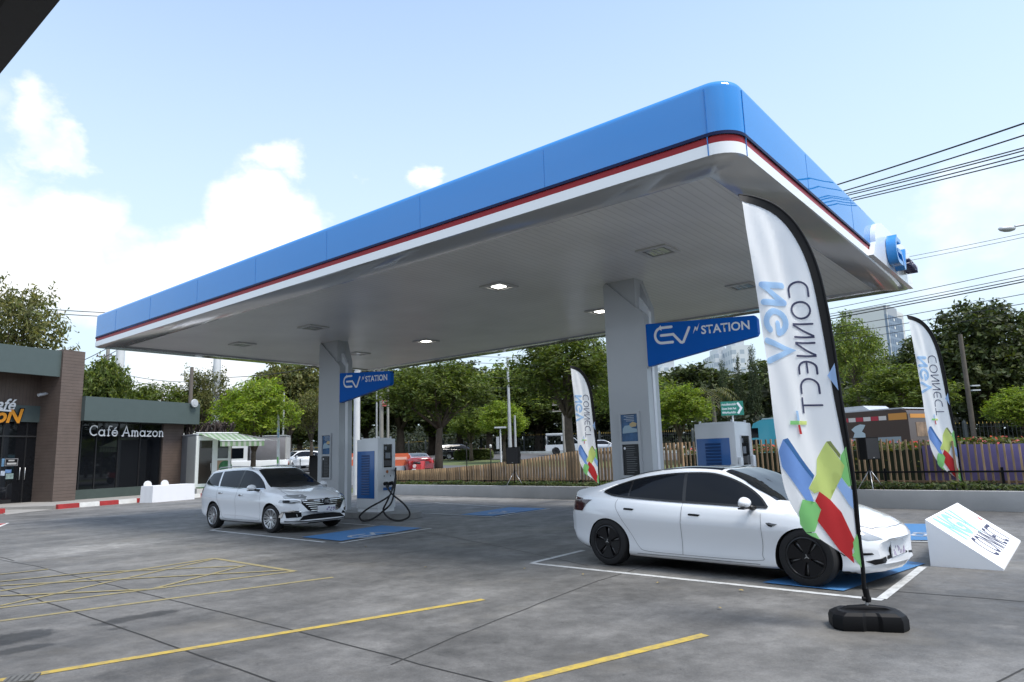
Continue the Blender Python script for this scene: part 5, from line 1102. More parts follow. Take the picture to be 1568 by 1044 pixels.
# black rail in front of the slats
rl = thing('metal_rail', 'thin black metal rail on short posts in front of the wooden slats', 'railing', pw.location, pw.rotation_euler.z)
bm = bmesh.new(); sA = s_of(1000, 728)[0] - 1.35
box(bm, S0, sA, .70, .74, .60, .635); obj('rail', bm, BLK, rl)
bm = bmesh.new(); box(bm, sA, 34, .70, .74, .86, .905); obj('rail', bm, BLK, rl)
for k in range(14):
    x = S0 + .3 + k * 2.6; bm = bmesh.new(); box(bm, x - .025, x + .025, .745, .79, .38, .66 if x < sA else .98); obj('post', bm, BLK, rl)
bm = bmesh.new(); box(bm, sA - .03, sA + .03, .745, .79, .38, 1.05); obj('post', bm, BLK, rl)
for (px, zt) in ((721, 1.75), (758, 1.6)):
    s_ = s_of(px, 715)[0]; pp = Vector((WP0.x, WP0.y, 0)) + Vector((WD.x, WD.y, 0)) * s_ + Vector((WN.x, WN.y, 0)) * .62
    t = thing('garden_light_post', 'thin dark post with small lamp head standing in the planter, %s' % ('nearer the charger' if px == 721 else 'just left of the loudspeaker'), 'lamp post', (pp.x, pp.y, .36))
    bm = bmesh.new(); tube(bm, [(0, 0, 0), (0, 0, zt)], .02, 6); obj('pole', bm, BLK, t)
    bm = bmesh.new(); lathe(bm, [(.02, zt), (.05, zt + .02), (.05, zt + .12), (.02, zt + .15)], 10); obj('lamp_head', bm, M('lamp_glass_white', (.6, .6, .58), .4) if px == 758 else BLK, t)
# purple sheet behind the slats on the right
s0 = s_of(1409, 690)[0]
t = thing('purple_banner', 'long purple cloth banner stretched behind the wooden slats at the right', 'banner', pw.location, pw.rotation_euler.z)
bm = bmesh.new(); n = 60; g = []
for i in range(n + 1):
    x = s0 + (34 - s0) * i / n; g.append([bm.verts.new((x, 1.02 + .02 * math.sin(x * 5) + .012 * math.sin(x * 17 + j), .36 + (1.54 - .36) * j / 6 + (.012 * math.sin(x * 2.3) if j == 6 else 0))) for j in range(7)])
for i in range(n):
    for j in range(6): face(bm, (g[i][j], g[i + 1][j], g[i + 1][j + 1], g[i][j + 1]))
obj('cloth', bm, M('purple_cloth', (.20, .17, .38), .75, var=.15, vscale=2), t, 60)
# flowering hedge behind
rnd = random.Random(12); t = thing('flower_hedge', 'clipped green hedge with pink flowers behind the purple banner', 'hedge', pw.location, pw.rotation_euler.z)
bm = bmesh.new(); b2 = bmesh.new()
for i in range(9000):
    x = rnd.uniform(s0 - 8, 36); y = rnd.uniform(2.2, 4.2); z = rnd.uniform(.3, 1.66) if rnd.random() < .3 else 1.56 + rnd.uniform(-.12, .12) + .05 * math.sin(x * 2)
    n_ = Vector((rnd.gauss(0, .7), rnd.gauss(0, .7), 1)).normalized()
    if rnd.random() < .13 and z > 1.5: leaf(b2, Vector((x, y, z + .04)), n_, rnd.uniform(.03, .06), rnd, .8)
    else: leaf(bm, Vector((x, y, z)), n_, rnd.uniform(.05, .10), rnd)
obj('foliage', bm, leaf_mat('bed_leaf', (.07, .095, .03)), t); o = obj('flowers', b2, leaf_mat('bed_flower', (.40, .09, .13), .3), t); o['kind'] = 'stuff'
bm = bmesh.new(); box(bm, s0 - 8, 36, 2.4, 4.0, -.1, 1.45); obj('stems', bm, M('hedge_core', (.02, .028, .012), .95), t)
# ================================================================== CAFE, KIOSK AND THE LEFT SIDE
CO = Vector((-21.55, 33.25, 0)); CA = R_(90 - 24)                       # x along the front (away from the camera), y into the building
CXV = Vector((math.cos(CA), math.sin(CA), 0)); CYV = Vector((-math.sin(CA), math.cos(CA), 0))
def cf(px, py, y0=0.0):
    d = ray(px, py); den = d.dot(CYV); t_ = (y0 - (CAM - CO).dot(CYV)) / den; q = CAM + d * t_ - CO; return q.dot(CXV), q.z
def siding(name, col, vertical=False, pitch=.155):
    m = M(name, col, .6, var=.14, vscale=2.2); nd, lk, b = nodes_of(m)
    t = nd.new('ShaderNodeTexCoord'); s = nd.new('ShaderNodeSeparateXYZ'); lk.new(t.outputs['Object'], s.inputs[0])
    w = nd.new('ShaderNodeMath'); w.operation = 'MULTIPLY'; lk.new(s.outputs['X' if vertical else 'Z'], w.inputs[0]); w.inputs[1].default_value = 1 / pitch
    f = nd.new('ShaderNodeMath'); f.operation = 'FRACT'; lk.new(w.outputs[0], f.inputs[0])
    r = nd.new('ShaderNodeMapRange'); lk.new(f.outputs[0], r.inputs[0]); r.inputs[1].default_value = .0; r.inputs[2].default_value = .10; r.inputs[3].default_value = .35; r.inputs[4].default_value = 1
    src = b.inputs['Base Color'].links[0].from_socket; v = nd.new('ShaderNodeVectorMath'); v.operation = 'SCALE'; lk.new(src, v.inputs[0]); lk.new(r.outputs[0], v.inputs['Scale']); lk.new(v.outputs[0], b.inputs['Base Color'])
    bp = nd.new('ShaderNodeBump'); bp.inputs['Distance'].default_value = .02; bp.inputs['Strength'].default_value = .6; lk.new(r.outputs[0], bp.inputs['Height']); lk.new(bp.outputs[0], b.inputs['Normal'])
    return m
BRN = siding('brown_siding', (.118, .088, .074)); BRNV = siding('brown_vertical_siding', (.105, .075, .060), True, .16); GRN = M('cafe_green', (.070, .094, .092), .45, var=.05); DKG = M('cafe_glass', (.006, .007, .009), .03, spec=.55)
SILL = M('cafe_base', (.055, .075, .068), .6, var=.1); MUL = M('mullion_dark', (.012, .012, .013), .4)
cafe = thing('cafe_building', 'dark cafe building with green fascia bands, brown slatted pillars and black glass', 'cafe', CO, CA)
x1 = cf(119.5, 700)[0]; x0 = cf(85, 700)[0]; ztop = cf(98, 534.7)[1]
wl = cf(122, 700, .55)[0]; wr_ = cf(245.6, 700, .55)[0]; pr = cf(278, 700, .5)[0]
fl, fz1 = cf(127, 611, -.25); frx, _ = cf(306.7, 613, -.25); fz0 = cf(215, 646.5, -.25)[1]; fz1 = cf(215, 612, -.25)[1]
tz1 = cf(60, 533, .12)[1]; tz0 = cf(60, 574, .12)[1]
bm = bmesh.new(); box(bm, x0, x1, 0, 1.55, .15, ztop); obj('pillar', bm, BRN, cafe)
bm = bmesh.new(); box(bm, -14, x0 - .003, .12, .32, tz0, tz1); obj('upper_fascia', bm, GRN, cafe)
bm = bmesh.new(); box(bm, -14, x0 - .003, .321, 9, tz1 - .3, tz1 - .01); obj('upper_roof', bm, GREYP, cafe)
zg1 = cf(40, 621, 1.5)[1]; zg0 = cf(40, 646, 1.5)[1]
bm = bmesh.new(); box(bm, -14, x0 - .003, 1.5, 1.7, zg1 + .003, tz0 + .4); obj('upper_wall', bm, BRNV, cafe)
bm = bmesh.new(); box(bm, -14, x0 - .003, 1.42, 1.7, zg0, zg1); obj('door_header', bm, GRN, cafe)
bm = bmesh.new(); box(bm, -14, x0 - .003, 1.55, 1.62, .15, zg0 - .003); dg_ = obj('glass_front', bm, DKG, cafe)
zt_ = cf(40, 668, 1.54)[1]
for (px, nm) in ((2, 0), (38, 1), (60, 2), (72, 3)):
    xx = cf(px, 700, 1.52)[0]; bm = bmesh.new(); box(bm, xx - .03, xx + .03, 1.52, 1.549, .15, zg0 - .004); obj('mullion', bm, MUL, dg_)
bm = bmesh.new(); box(bm, -14, x0 - .01, 1.505, 1.519, zt_ - .04, zt_ + .03); obj('transom', bm, M('transom_grey', (.06, .06, .062), .3, metal=.5), dg_)
for px in (30.5, 38.5):
    xa, za = cf(px, 716, 1.47); zb = cf(px, 734, 1.47)[1]; bm = bmesh.new(); tube(bm, [(xa, 1.50, za), (xa, 1.46, za), (xa, 1.46, zb), (xa, 1.50, zb)], .018, 6); obj('door_handle', bm, STEEL, dg_)
def plaque(q, y0, mat, name, par):
    (xa, za), (xb, zb) = cf(q[0], q[1], y0), cf(q[2], q[3], y0); bm = bmesh.new(); box(bm, min(xa, xb), max(xa, xb), y0 - .006, y0, min(za, zb), max(za, zb)); return obj(name, bm, mat, par)
for q, c in (((0, 702, 6, 714), (.10, .2, .32)), ((8, 719, 17, 724), (.12, .22, .42)), ((1, 721, 7, 728), (.35, .4, .48)), ((9, 725, 20, 733), (.20, .27, .26))): plaque(q, 1.545, M('sticker_%d' % int(q[0]), c, .4, var=.5, vscale=8), 'sticker', dg_)
st_ = plaque((8, 702, 27, 713), 1.545, M('sticker_frame', (.22, .22, .23), .4), 'hours_sticker', dg_)
plaque((9, 703, 26, 712), 1.538, BLK, 'sticker_face', st_); plaque((13, 704, 22, 706), 1.531, M('sticker_ink', (.4, .4, .4), .5), 'text_line', st_); plaque((10.5, 708.5, 25, 711), 1.531, M('sticker_ink', (.4, .4, .4), .5), 'text_line', st_)
bm = bmesh.new(); box(bm, -14, x0 - .003, 1.63, 8, .15, tz1 - .4); obj('rear_block', bm, MUL, cafe)
# low wing
bm = bmesh.new(); box(bm, wl - .4, wr_, .55, .62, .62, fz0 + .02); gl2 = obj('window', bm, DKG, cafe)
for px in (122, 146, 180, 213, 245): 
    xx = cf(px, 700, .53)[0]; bm = bmesh.new(); box(bm, xx - .03, xx + .03, .515, .549, .62, fz0 + .015); obj('mullion', bm, MUL, gl2)
bm = bmesh.new(); box(bm, x1 + .003, wr_ - .003, .5, .8, .15, .615); obj('base_wall', bm, SILL, cafe)
bm = bmesh.new(); box(bm, wr_ + .003, pr, .42, 1.0, .15, fz0 + .01); obj('end_pillar', bm, BRN, cafe)
bm = bmesh.new(); box(bm, x1 + .003, frx, -.25, 5.0, fz0 + .0, fz1); obj('lower_fascia', bm, GRN, cafe)
bm = bmesh.new(); box(bm, x1 + .2, pr - .05, 1.01, 4.5, .15, fz0 - .01); obj('wing_block', bm, MUL, cafe)
bm = bmesh.new(); box(bm, wl, wr_, 1.0 - .37, 1.0 - .36, .7, 1.2); obj('window_sticker_band', bm, M('dim_shelf', (.05, .035, .025), .6, var=.6, vscale=3), gl2)
# wall lamp and camera
xa, za = cf(295, 617.5, -.26); t = thing('flood_lamp', 'round white lamp on the right end of the cafe fascia', 'lamp', CO + CXV * xa + CYV * -.26 + Vector((0, 0, za)), CA)
bm = bmesh.new(); lathe(bm, [(.10, 0), (.20, .06), (.24, .16), (.22, .20)], 18, Matrix.Rotation(R_(90), 4, 'X')); obj('shade', bm, WPAINT, t, 40)
bm = bmesh.new(); lathe(bm, [(.13, .201), (.13, .215)], 16, Matrix.Rotation(R_(90), 4, 'X')); obj('lens', bm, GREYP, t)
xa, za = cf(78, 605, 1.2); t = thing('security_camera', 'small white security camera beside the cafe pillar', 'camera', CO + CXV * (x0 - .02) + CYV * .9 + Vector((0, 0, za)), CA)
bm = bmesh.new(); tube(bm, [(-.02, 0, .02), (-.18, -.02, 0), (-.5, -.1, -.07)], [.03, .07, .08], 8); obj('body', bm, WPAINT, t, 40)
bm = bmesh.new(); tube(bm, [(0.01, 0, .03), (-.15, 0, .06)], .03, 6); obj('bracket', bm, GREYP, t)
# cafe wing lettering: slab-serif strokes
WLET = M('white_lettering', (.80, .80, .80), .5)
def slab_word(word):
    A = arcpts; Gs = {'C': ([[*A(.42, .5, .40, .46, 50, 310, 14)]], [(.70, .84, 0, .22)], .82), 'a': ([A(.30, .29, .27, .27, 0, 360, 14), [(.57, .56), (.57, .02)]], [(.62, .03, .16, 0)], .72), 'f': ([[(.22, 0), (.22, .74)] + A(.42, .76, .20, .20, 180, 60, 8)], [(.22, .03, .30, 0), (.24, .58, .36, 0)], .50),
        'e': ([[(.06, .30), (.58, .30)] + A(.32, .29, .27, .27, 0, 320, 14)], [], .68), 'A': ([[(.08, 0), (.44, .96), (.80, 0)], [(.22, .32), (.66, .32)]], [(.08, .03, .28, 0), (.80, .03, .28, 0)], .92), 'm': ([[(.12, 0), (.12, .56)], [(.12, .38)] + A(.27, .38, .15, .17, 180, 0, 8) + [(.42, 0)], [(.42, .38)] + A(.57, .38, .15, .17, 180, 0, 8) + [(.72, 0)]], [(.12, .03, .24, 0), (.42, .03, .2, 0), (.72, .03, .24, 0), (.07, .54, .16, 0)], .90),
        'z': ([[(.06, .52), (.50, .52), (.06, .04), (.52, .04)]], [], .62), 'o': ([A(.30, .29, .27, .27, 0, 360, 16)], [], .66), 'n': ([[(.12, 0), (.12, .56)], [(.12, .36)] + A(.30, .36, .18, .20, 180, 0, 8) + [(.48, 0)]], [(.12, .03, .24, 0), (.48, .03, .24, 0), (.07, .54, .16, 0)], .66)}
    bm = bmesh.new(); x = 0; l = 0
    for ch in word:
        if ch == ' ': x += .35; continue
        st, sf, wd = Gs['e' if ch == 'é' else ch]
        for p in st: stroke(bm, [(x + a, b) for a, b in p], .12, l, 4); l += .0006
        for (cx, cy, sw, sh) in sf:
            stroke(bm, [(x + cx - sw / 2, cy), (x + cx + sw / 2, cy)] if sw else [(x + cx, cy - sh / 2), (x + cx, cy + sh / 2)], .07, l, 2, False); l += .0006
        if ch == 'é': stroke(bm, [(x + .28, .70), (x + .46, .86)], .10, l, 3); l += .0006
        x += wd + .05
    return bm, x
xl, zl = cf(135.5, 667, .3); xr2, zr2 = cf(250, 666, .3)
t = thing('cafe_wing_sign', 'white slab lettering of the cafe name above the dark shop windows', 'sign', CO + CYV * .28 + CXV * xl + Vector((0, 0, zl)), CA)
bm, wd = slab_word('Café Amazon'); sc = (xr2 - xl) / wd; zs_ = (cf(190, 653, .3)[1] - zl) / .96
warp(bm, lambda u, v, w: Vector((u * sc, -w - .06, v * zs_))); obj('lettering', bm, WLET, t)
bm = bmesh.new(); box(bm, 0, (xr2 - xl), -.05, -.03, .02, .06); obj('mounting_rail', bm, MUL, t)
# big name sign over the door (cut by the photo's edge)
xa, za = cf(35.5, 644, 1.0); xb, zb = cf(12, 644, 1.0)
t = thing('cafe_name_sign', 'orange and white cafe name sign above the black glass doors', 'sign', CO + CYV * 1.35 + Vector((0, 0, 0)), CA)
hh = cf(30, 624, 1.35)[1] - cf(30, 645, 1.35)[1]; xr3 = cf(35, 640, 1.35)[0]; zb_ = cf(20, 646.5, 1.35)[1]; pxm = cf(30, 640, 1.35)[0] - cf(20, 640, 1.35)[0]
bm = text_bm('AMAZoN', 1.0, .035, .25); ww = max(v.co.x for v in bm.verts); sc = hh / .72; Lw = ww * sc * .95
b2 = text_bm('AMAZoN', 1.0, .085, .25); warp(b2, lambda u, v, w: Vector((xr3 - Lw + u * sc * .95, -.02, zb_ + v * sc))); obj('outline', b2, BLK, t)
warp(bm, lambda u, v, w: Vector((xr3 - Lw + u * sc * .95, -.035, zb_ + v * sc))); obj('lettering', bm, M('sign_orange', (.70, .27, .012), .45), t)
zc_ = cf(15, 627, 1.35)[1]; bm = text_bm('Café', 1.0, .02, .3); ww = max(v.co.x for v in bm.verts); xr4 = cf(25, 620, 1.35)[0]; s2 = (cf(20, 608.5, 1.35)[1] - zc_) / .80
warp(bm, lambda u, v, w: Vector((xr4 - ww * s2 + u * s2, -.035, zc_ + v * s2))); obj('script', bm, WLET, t)
bm = bmesh.new(); stroke(bm, [(xr4 - ww * s2 * .8, zc_ - .03), (xr4 - .25, zc_ - .06)], .08, 0, 4); warp(bm, lambda u, v, w: Vector((u, -.037, v))); obj('underline', bm, WLET, t)
# pavement, ramp and the painted kerb
k0, k1 = G(89, 779.5), G(318, 760.5); kd = (k1 - k0).normalized(); kn = Vector((-kd.y, kd.x, 0))
bm = bmesh.new(); pts = [k0 + kn * .15 - kd * .1, k1 + kd * 6 + kn * .15, k1 + kd * 6 + kn * 14, k0 - kd * 20 + kn * 14, k0 - kd * 1.2 + kn * 3.2, k0 - kd * 1.1 + kn * 2.2]
prism(bm, [(p.x, p.y) for p in pts], lambda u, v, w: Vector((u, v, w)), -.02, .15); tag(obj('cafe_pavement', bm, PAVE), kind='structure')
bm = bmesh.new(); a, b, c_, d_ = G(9, 788), G(88, 779), G(73, 764.5, .15), G(-30, 768, .15); v = vadd(bm, [Vector((q.x, q.y, z)) for q, z in ((a, .004), (b, .004), (c_, .155), (d_, .155))]); face(bm, v); tag(obj('entrance_ramp', bm, PAVE), kind='structure')
KR = M('kerb_red', (.33, .025, .025), .6, var=.2, vscale=4); KW = M('kerb_white', (.66, .66, .64), .6, var=.12, vscale=4)
bm = bmesh.new(); L_ = (k1 - k0).length + 4; n = int(L_ / .93)
def kblock(bm, p, q, mi, h=.19, w=.17):
    o_ = kn * w; up = Vector((0, 0, h)); dn = Vector((0, 0, -.02)); v = vadd(bm, [p + dn, q + dn, q + o_ + dn, p + o_ + dn, p + up + kn * .02, q + up + kn * .02, q + o_ + up, p + o_ + up])
    for f_ in ((0, 1, 5, 4), (4, 5, 6, 7), (0, 4, 7, 3), (1, 2, 6, 5), (3, 7, 6, 2)): face(bm, [v[i] for i in f_], mi)
for i in range(n): kblock(bm, k0 + kd * (i * .93 + .004), k0 + kd * (i * .93 + .926), i % 2)
e = G(8, 786); 
for i in range(8): kblock(bm, e - kd * (i * .93 + .93), e - kd * (i * .93 + .004), i % 2)
tag(obj('painted_kerb', bm, [KR, KW]), kind='structure')
bm = bmesh.new(); a, b, c_, d_ = G(-60, 832), G(1, 806.5), G(14, 801), G(-60, 806)
prism(bm, [(q.x, q.y) for q in (a, b, c_, d_)], lambda u, v, w: Vector((u, v, w)), -.02, .012); o = tag(obj('traffic_island', bm, KW), kind='structure')
bm = bmesh.new(); a, b, c_, d_ = G(-60, 827), G(-2, 805.5), G(10, 801.8), G(-60, 806.5); bm.faces.new(vadd(bm, [(q.x, q.y, .018) for q in (a, b, c_, d_)])); tag(obj('island_stripe', bm, KR), kind='structure')
# table with a white cloth and two chairs
a, b = G(233, 770), G(297, 764.5); ex = (b - a).normalized(); ey = Vector((-ex.y, ex.x, 0)); tl = (b - a).length; ta = math.atan2(ex.y, ex.x)
t = thing('cloth_table', 'long table under a white floor length cloth in front of the cafe', 'table', a, ta)
rnd = random.Random(3); bm = bmesh.new(); n = 40; P0 = [(i / n * tl, 0) for i in range(n)] + [(tl, j / 14 * .75) for j in range(14)] + [(tl - i / n * tl, .75) for i in range(n)] + [(0, .75 - j / 14 * .75) for j in range(14)]
top_ = [bm.verts.new((x, y, .76)) for x, y in P0]; cx_, cy_ = tl / 2, .37; bot = [bm.verts.new((x + (x - cx_) / tl * .03 + .006 * math.sin(i * 1.1), y + (y - cy_) * .06 + .007 * math.sin(i * .8 + 1), .008)) for i, (x, y) in enumerate(P0)]
for i in range(len(P0)): face(bm, (bot[i], bot[(i + 1) % len(P0)], top_[(i + 1) % len(P0)], top_[i]))
face(bm, top_); obj('tablecloth', bm, M('table_cloth_white', (.76, .77, .80), .8), t, 50)
bm = bmesh.new(); box(bm, .05, tl - .05, .05, .7, .70, .74); obj('tabletop', bm, GREYP, t)
CHR = M('chair_cover', (.72, .73, .75), .7)
def covered_chair(px, label):
    d = ray(px, 745); p = CAM + d * (((a + ey * 1.15 - CAM).dot(ey)) / d.dot(ey)); t = thing('covered_chair', label, 'chair', (p.x, p.y, 0.15), ta, 'white chairs behind the cloth table')
    bm = bmesh.new(); P = [(-.22, .0), (.22, .0), (.21, .62)] + arcpts(0, .62, .21, .20, 8, 172, 8) + [(-.21, .62)]; prism(bm, P, lambda u, v, w: Vector((u, w, v + .0)), .10, .16); obj('backrest', bm, CHR, t, 40)
    bm = bmesh.new(); box(bm, -.22, .22, -.30, .10, .40, .46, bev=.02); obj('seat', bm, CHR, t)
    for x in (-.19, .19):
        for y in (-.26, .07): bm = bmesh.new(); tube(bm, [(x, y, 0), (x, y, .40)], .015, 6); obj('leg', bm, STEEL, t)
covered_chair(229, 'white chair peeping over the left end of the cloth table'); covered_chair(255, 'white chair peeping over the middle of the cloth table')
# grey hoarding, brush of sticks, kiosk
DK = 38.0
def at0(px, py, D=DK): q = AT(px, py, D); return q
a = at0(278, 668, 40); b = at0(301, 668, 38.6); t = thing('grey_panel_wall', 'plain grey metal panel wall between cafe and kiosk', 'wall', (a.x, a.y, 0.15), math.atan2(b.y - a.y, b.x - a.x))
L_ = math.hypot(b.x - a.x, b.y - a.y); bm = bmesh.new(); box(bm, 0, L_, 0, .12, -.1, a.z - .15); obj('panel', bm, M('hoarding_grey', (.15, .16, .18), .5, var=.06), t)
bm = bmesh.new(); box(bm, -.03, L_ + .0, -.02, .14, a.z - .149, a.z - .09); obj('cap', bm, GREYP, t)
KW_ = M('kiosk_white', (.66, .68, .66), .5, var=.05); KT = M('kiosk_tan', (.36, .25, .17), .6, var=.15)
p0 = at0(298, 740, 37.3); p1 = at0(352, 740, 38.5); ka = math.atan2(p1.y - p0.y, p1.x - p0.x); KL = math.hypot(p1.x - p0.x, p1.y - p0.y)
kz = at0(300, 747).z; ktop = at0(300, 668).z
kio = thing('kiosk', 'small white kiosk with glass door, window and green striped awning', 'kiosk', (p0.x, p0.y, kz), ka); H_ = ktop - kz
def kx(px): return (px - 298) / (352 - 298) * KL
def kzz(py): return at0(325, py, 37.5).z - kz
bm = bmesh.new()
for (u0, u1, z0, z1) in ((0, .16, 0, H_), (kx(323), kx(331), 0, H_), (KL - .14, KL, 0, H_)): box(bm, u0, u1, 0, .12, z0, z1)
box(bm, .161, kx(323) - .001, 0, .12, 0, .22); box(bm, .161, kx(323) - .001, 0, .12, H_ - .25, H_); box(bm, kx(331) + .001, KL - .141, 0, .12, kzz(705), kzz(702)); box(bm, kx(331) + .001, KL - .141, 0, .12, H_ - .25, H_)
obj('frame', bm, KW_, kio)
bm = bmesh.new(); box(bm, .161, kx(323) - .001, .04, .07, .221, H_ - .251); dr = obj('door', bm, M('kiosk_glass', (.035, .03, .025), .06, spec=.6), kio)
bm = bmesh.new(); tube(bm, [(kx(321.5), .02, .9), (kx(321.5), .02, 1.3)], .02, 6); obj('handle', bm, STEEL, dr)
bm = bmesh.new(); box(bm, kx(331) + .001, KL - .141, .04, .07, kzz(702) + .001, H_ - .251); obj('window', bm, M('kiosk_window', (.04, .045, .045), .05, spec=.6), kio)
bm = bmesh.new(); box(bm, kx(331) + .001, KL - .141, .02, .10, 0.0, kzz(705) - .001); cp_ = obj('counter_panel', bm, KT, kio)
bm = bmesh.new(); lathe(bm, [(.36, 0), (.36, .012)], 24, Matrix.Translation((kx(347) - .1, .018, kzz(716))) @ Matrix.Rotation(R_(90), 4, 'X')); obj('round_logo', bm, M('logo_green', (.03, .14, .05), .5, var=.6, vscale=5), cp_)
bm = bmesh.new(); box(bm, 0, KL, .121, 1.6, 0, H_); obj('back_room', bm, M('kiosk_back', (.30, .30, .29), .7), kio)
bm = bmesh.new(); box(bm, -.05, KL + .05, -.6, 2.2, -kz * .9, -.003); obj('platform', bm, M('kiosk_base', (.5, .5, .48), .7, var=.1), kio)
bm = bmesh.new(); box(bm, .05, kx(324), -.58, -.05, -.0, .05); obj('grass_mat', bm, M('grass_mat', (.03, .10, .025), .9, var=.4, vscale=30), kio)
m = M('awning_green', (.52, .60, .48), .7, trans=.25); nd, lk, b = nodes_of(m); tt = nd.new('ShaderNodeTexCoord'); s_ = nd.new('ShaderNodeSeparateXYZ'); lk.new(tt.outputs['Object'], s_.inputs[0]); w = nd.new('ShaderNodeMath'); w.operation = 'MULTIPLY'; lk.new(s_.outputs['X'], w.inputs[0]); w.inputs[1].default_value = 1 / .28
fr = nd.new('ShaderNodeMath'); fr.operation = 'FRACT'; lk.new(w.outputs[0], fr.inputs[0]); gt = nd.new('ShaderNodeMath'); gt.operation = 'GREATER_THAN'; lk.new(fr.outputs[0], gt.inputs[0]); gt.inputs[1].default_value = .5
mx_ = nd.new('ShaderNodeMixRGB'); lk.new(gt.outputs[0], mx_.inputs[0]); mx_.inputs[1].default_value = (.62, .64, .60, 1); mx_.inputs[2].default_value = (.30, .46, .26, 1); lk.new(mx_.outputs[0], b.inputs['Base Color'])
bm = bmesh.new(); za, zb_2 = H_ + .12, H_ - .32; yf = -1.5; xr5 = KL + 1.25
v = vadd(bm, [(.05, .1, za), (xr5 - .9, .1, za), (xr5, yf, zb_2), (.75, yf, zb_2)]); face(bm, v); v2 = vadd(bm, [(.75, yf, zb_2), (xr5, yf, zb_2), (xr5, yf - .02, zb_2 - .30), (.75, yf - .02, zb_2 - .30)]); face(bm, v2); bmesh.ops.solidify(bm, geom=bm.faces[:], thickness=.015)
aw = obj('awning', bm, m, kio); bm = bmesh.new(); tube(bm, [(.72, yf, zb_2), (xr5 + .03, yf, zb_2)], .03, 6); tube(bm, [(.0, .1, za + .03), (xr5 - .85, .1, za + .03)], .04, 6); obj('awning_bar', bm, KW_, aw)
bm = bmesh.new(); v = vadd(bm, [(xr5 - .88, .1, za + .02), (xr5 + 1.2, .6, za - .35), (xr5 + 1.0, -1.0, za - .45), (xr5 + .02, yf, zb_2 + .02)]); face(bm, v); bmesh.ops.solidify(bm, geom=bm.faces[:], thickness=.02); obj('side_roof', bm, M('roof_sheet_grey', (.28, .29, .28), .6), kio)
t = thing('stick_screen', 'tangle of dark brown wooden sticks above the kiosk roof', 'screen', (0, 0, 0)); rnd = random.Random(6); bm = bmesh.new()
for i in range(70):
    px = rnd.uniform(284, 352); a = AT(px, rnd.uniform(660, 672), 40.5 + rnd.uniform(-.4, .4)); b = AT(px + rnd.uniform(-8, 12), rnd.uniform(644, 652), 40.5 + rnd.uniform(-.4, .4)); tube(bm, [a, b], rnd.uniform(.03, .06), 5)
obj('sticks', bm, M('stick_brown', (.055, .04, .035), .8, var=.4), t)
bm = bmesh.new(); a, b = AT(282, 670, 40.6), AT(356, 668, 40.6)
for px in (284, 318, 354): q = AT(px, 664, 40.6); tube(bm, [(q.x, q.y, gz(q.x, q.y) - .1), (q.x, q.y, AT(px, 648, 40.6).z)], .07, 6)
tube(bm, [a, b], .06, 5); obj('frame_posts', bm, M('stick_brown', (.055, .04, .035), .8), t)
# ------------------------------------------------------------------ the building beside the photographer: its roof edge enters the top left corner
DKR = M('eave_dark', (.012, .012, .013), .6); DKF = M('eave_fascia', (.030, .032, .036), .5)
sb = thing('roof_building', 'dark roof edge of a near building jutting into the top left corner', 'building', (0, 0, 0))
e0, e1 = AT(-160, 300, 4.6), AT(92, 0, 3.1); e0.z = e1.z = (e0.z + e1.z) / 2
zE = 3.55
def onz(px, py): return G(px, py, zE)
A_, B_ = onz(0, 113), onz(92, 0); dv = (B_ - A_).normalized(); nv = Vector((dv.y, -dv.x, 0))
if nv.dot(Vector((1, -1, 0))) > 0 and (G(20, 5, zE) - A_).dot(nv) < 0: nv = -nv
if (G(10, 20, zE) - A_).dot(nv) < 0: nv = -nv
far, near = A_ - dv * 14, B_ + dv * 9
if (far - A_).dot(Vector((0, 1, 0))) < 0: pass
bm = bmesh.new(); q = [far, near, near + nv * 9, far + nv * 9]
lo = vadd(bm, [Vector((p.x, p.y, zE)) for p in q]); hi = vadd(bm, [Vector((p.x, p.y, zE + .5)) for p in q])
for i in range(4): face(bm, (lo[i], lo[(i + 1) % 4], hi[(i + 1) % 4], hi[i]))
face(bm, lo[::-1]); face(bm, hi); obj('roof', bm, DKF, sb)
bm = bmesh.new(); q2 = [far + nv * .16, near + nv * .16, near + nv * 8.9, far + nv * 8.9]; lo = vadd(bm, [Vector((p.x, p.y, zE - .03)) for p in q2]); hi = vadd(bm, [Vector((p.x, p.y, zE - .004)) for p in q2])
for i in range(4): face(bm, (lo[i], lo[(i + 1) % 4], hi[(i + 1) % 4], hi[i]))
face(bm, lo[::-1]); face(bm, hi); obj('soffit', bm, DKR, sb)
bm = bmesh.new(); q3 = [far + nv * 4.5, near + nv * 4.5, near + nv * 8.6, far + nv * 8.6]
lo = vadd(bm, [Vector((p.x, p.y, 0)) for p in q3]); hi = vadd(bm, [Vector((p.x, p.y, zE - .032)) for p in q3])
for i in range(4): face(bm, (lo[i], lo[(i + 1) % 4], hi[(i + 1) % 4], hi[i]))
obj('wall', bm, M('near_wall', (.10, .10, .105), .5), sb)
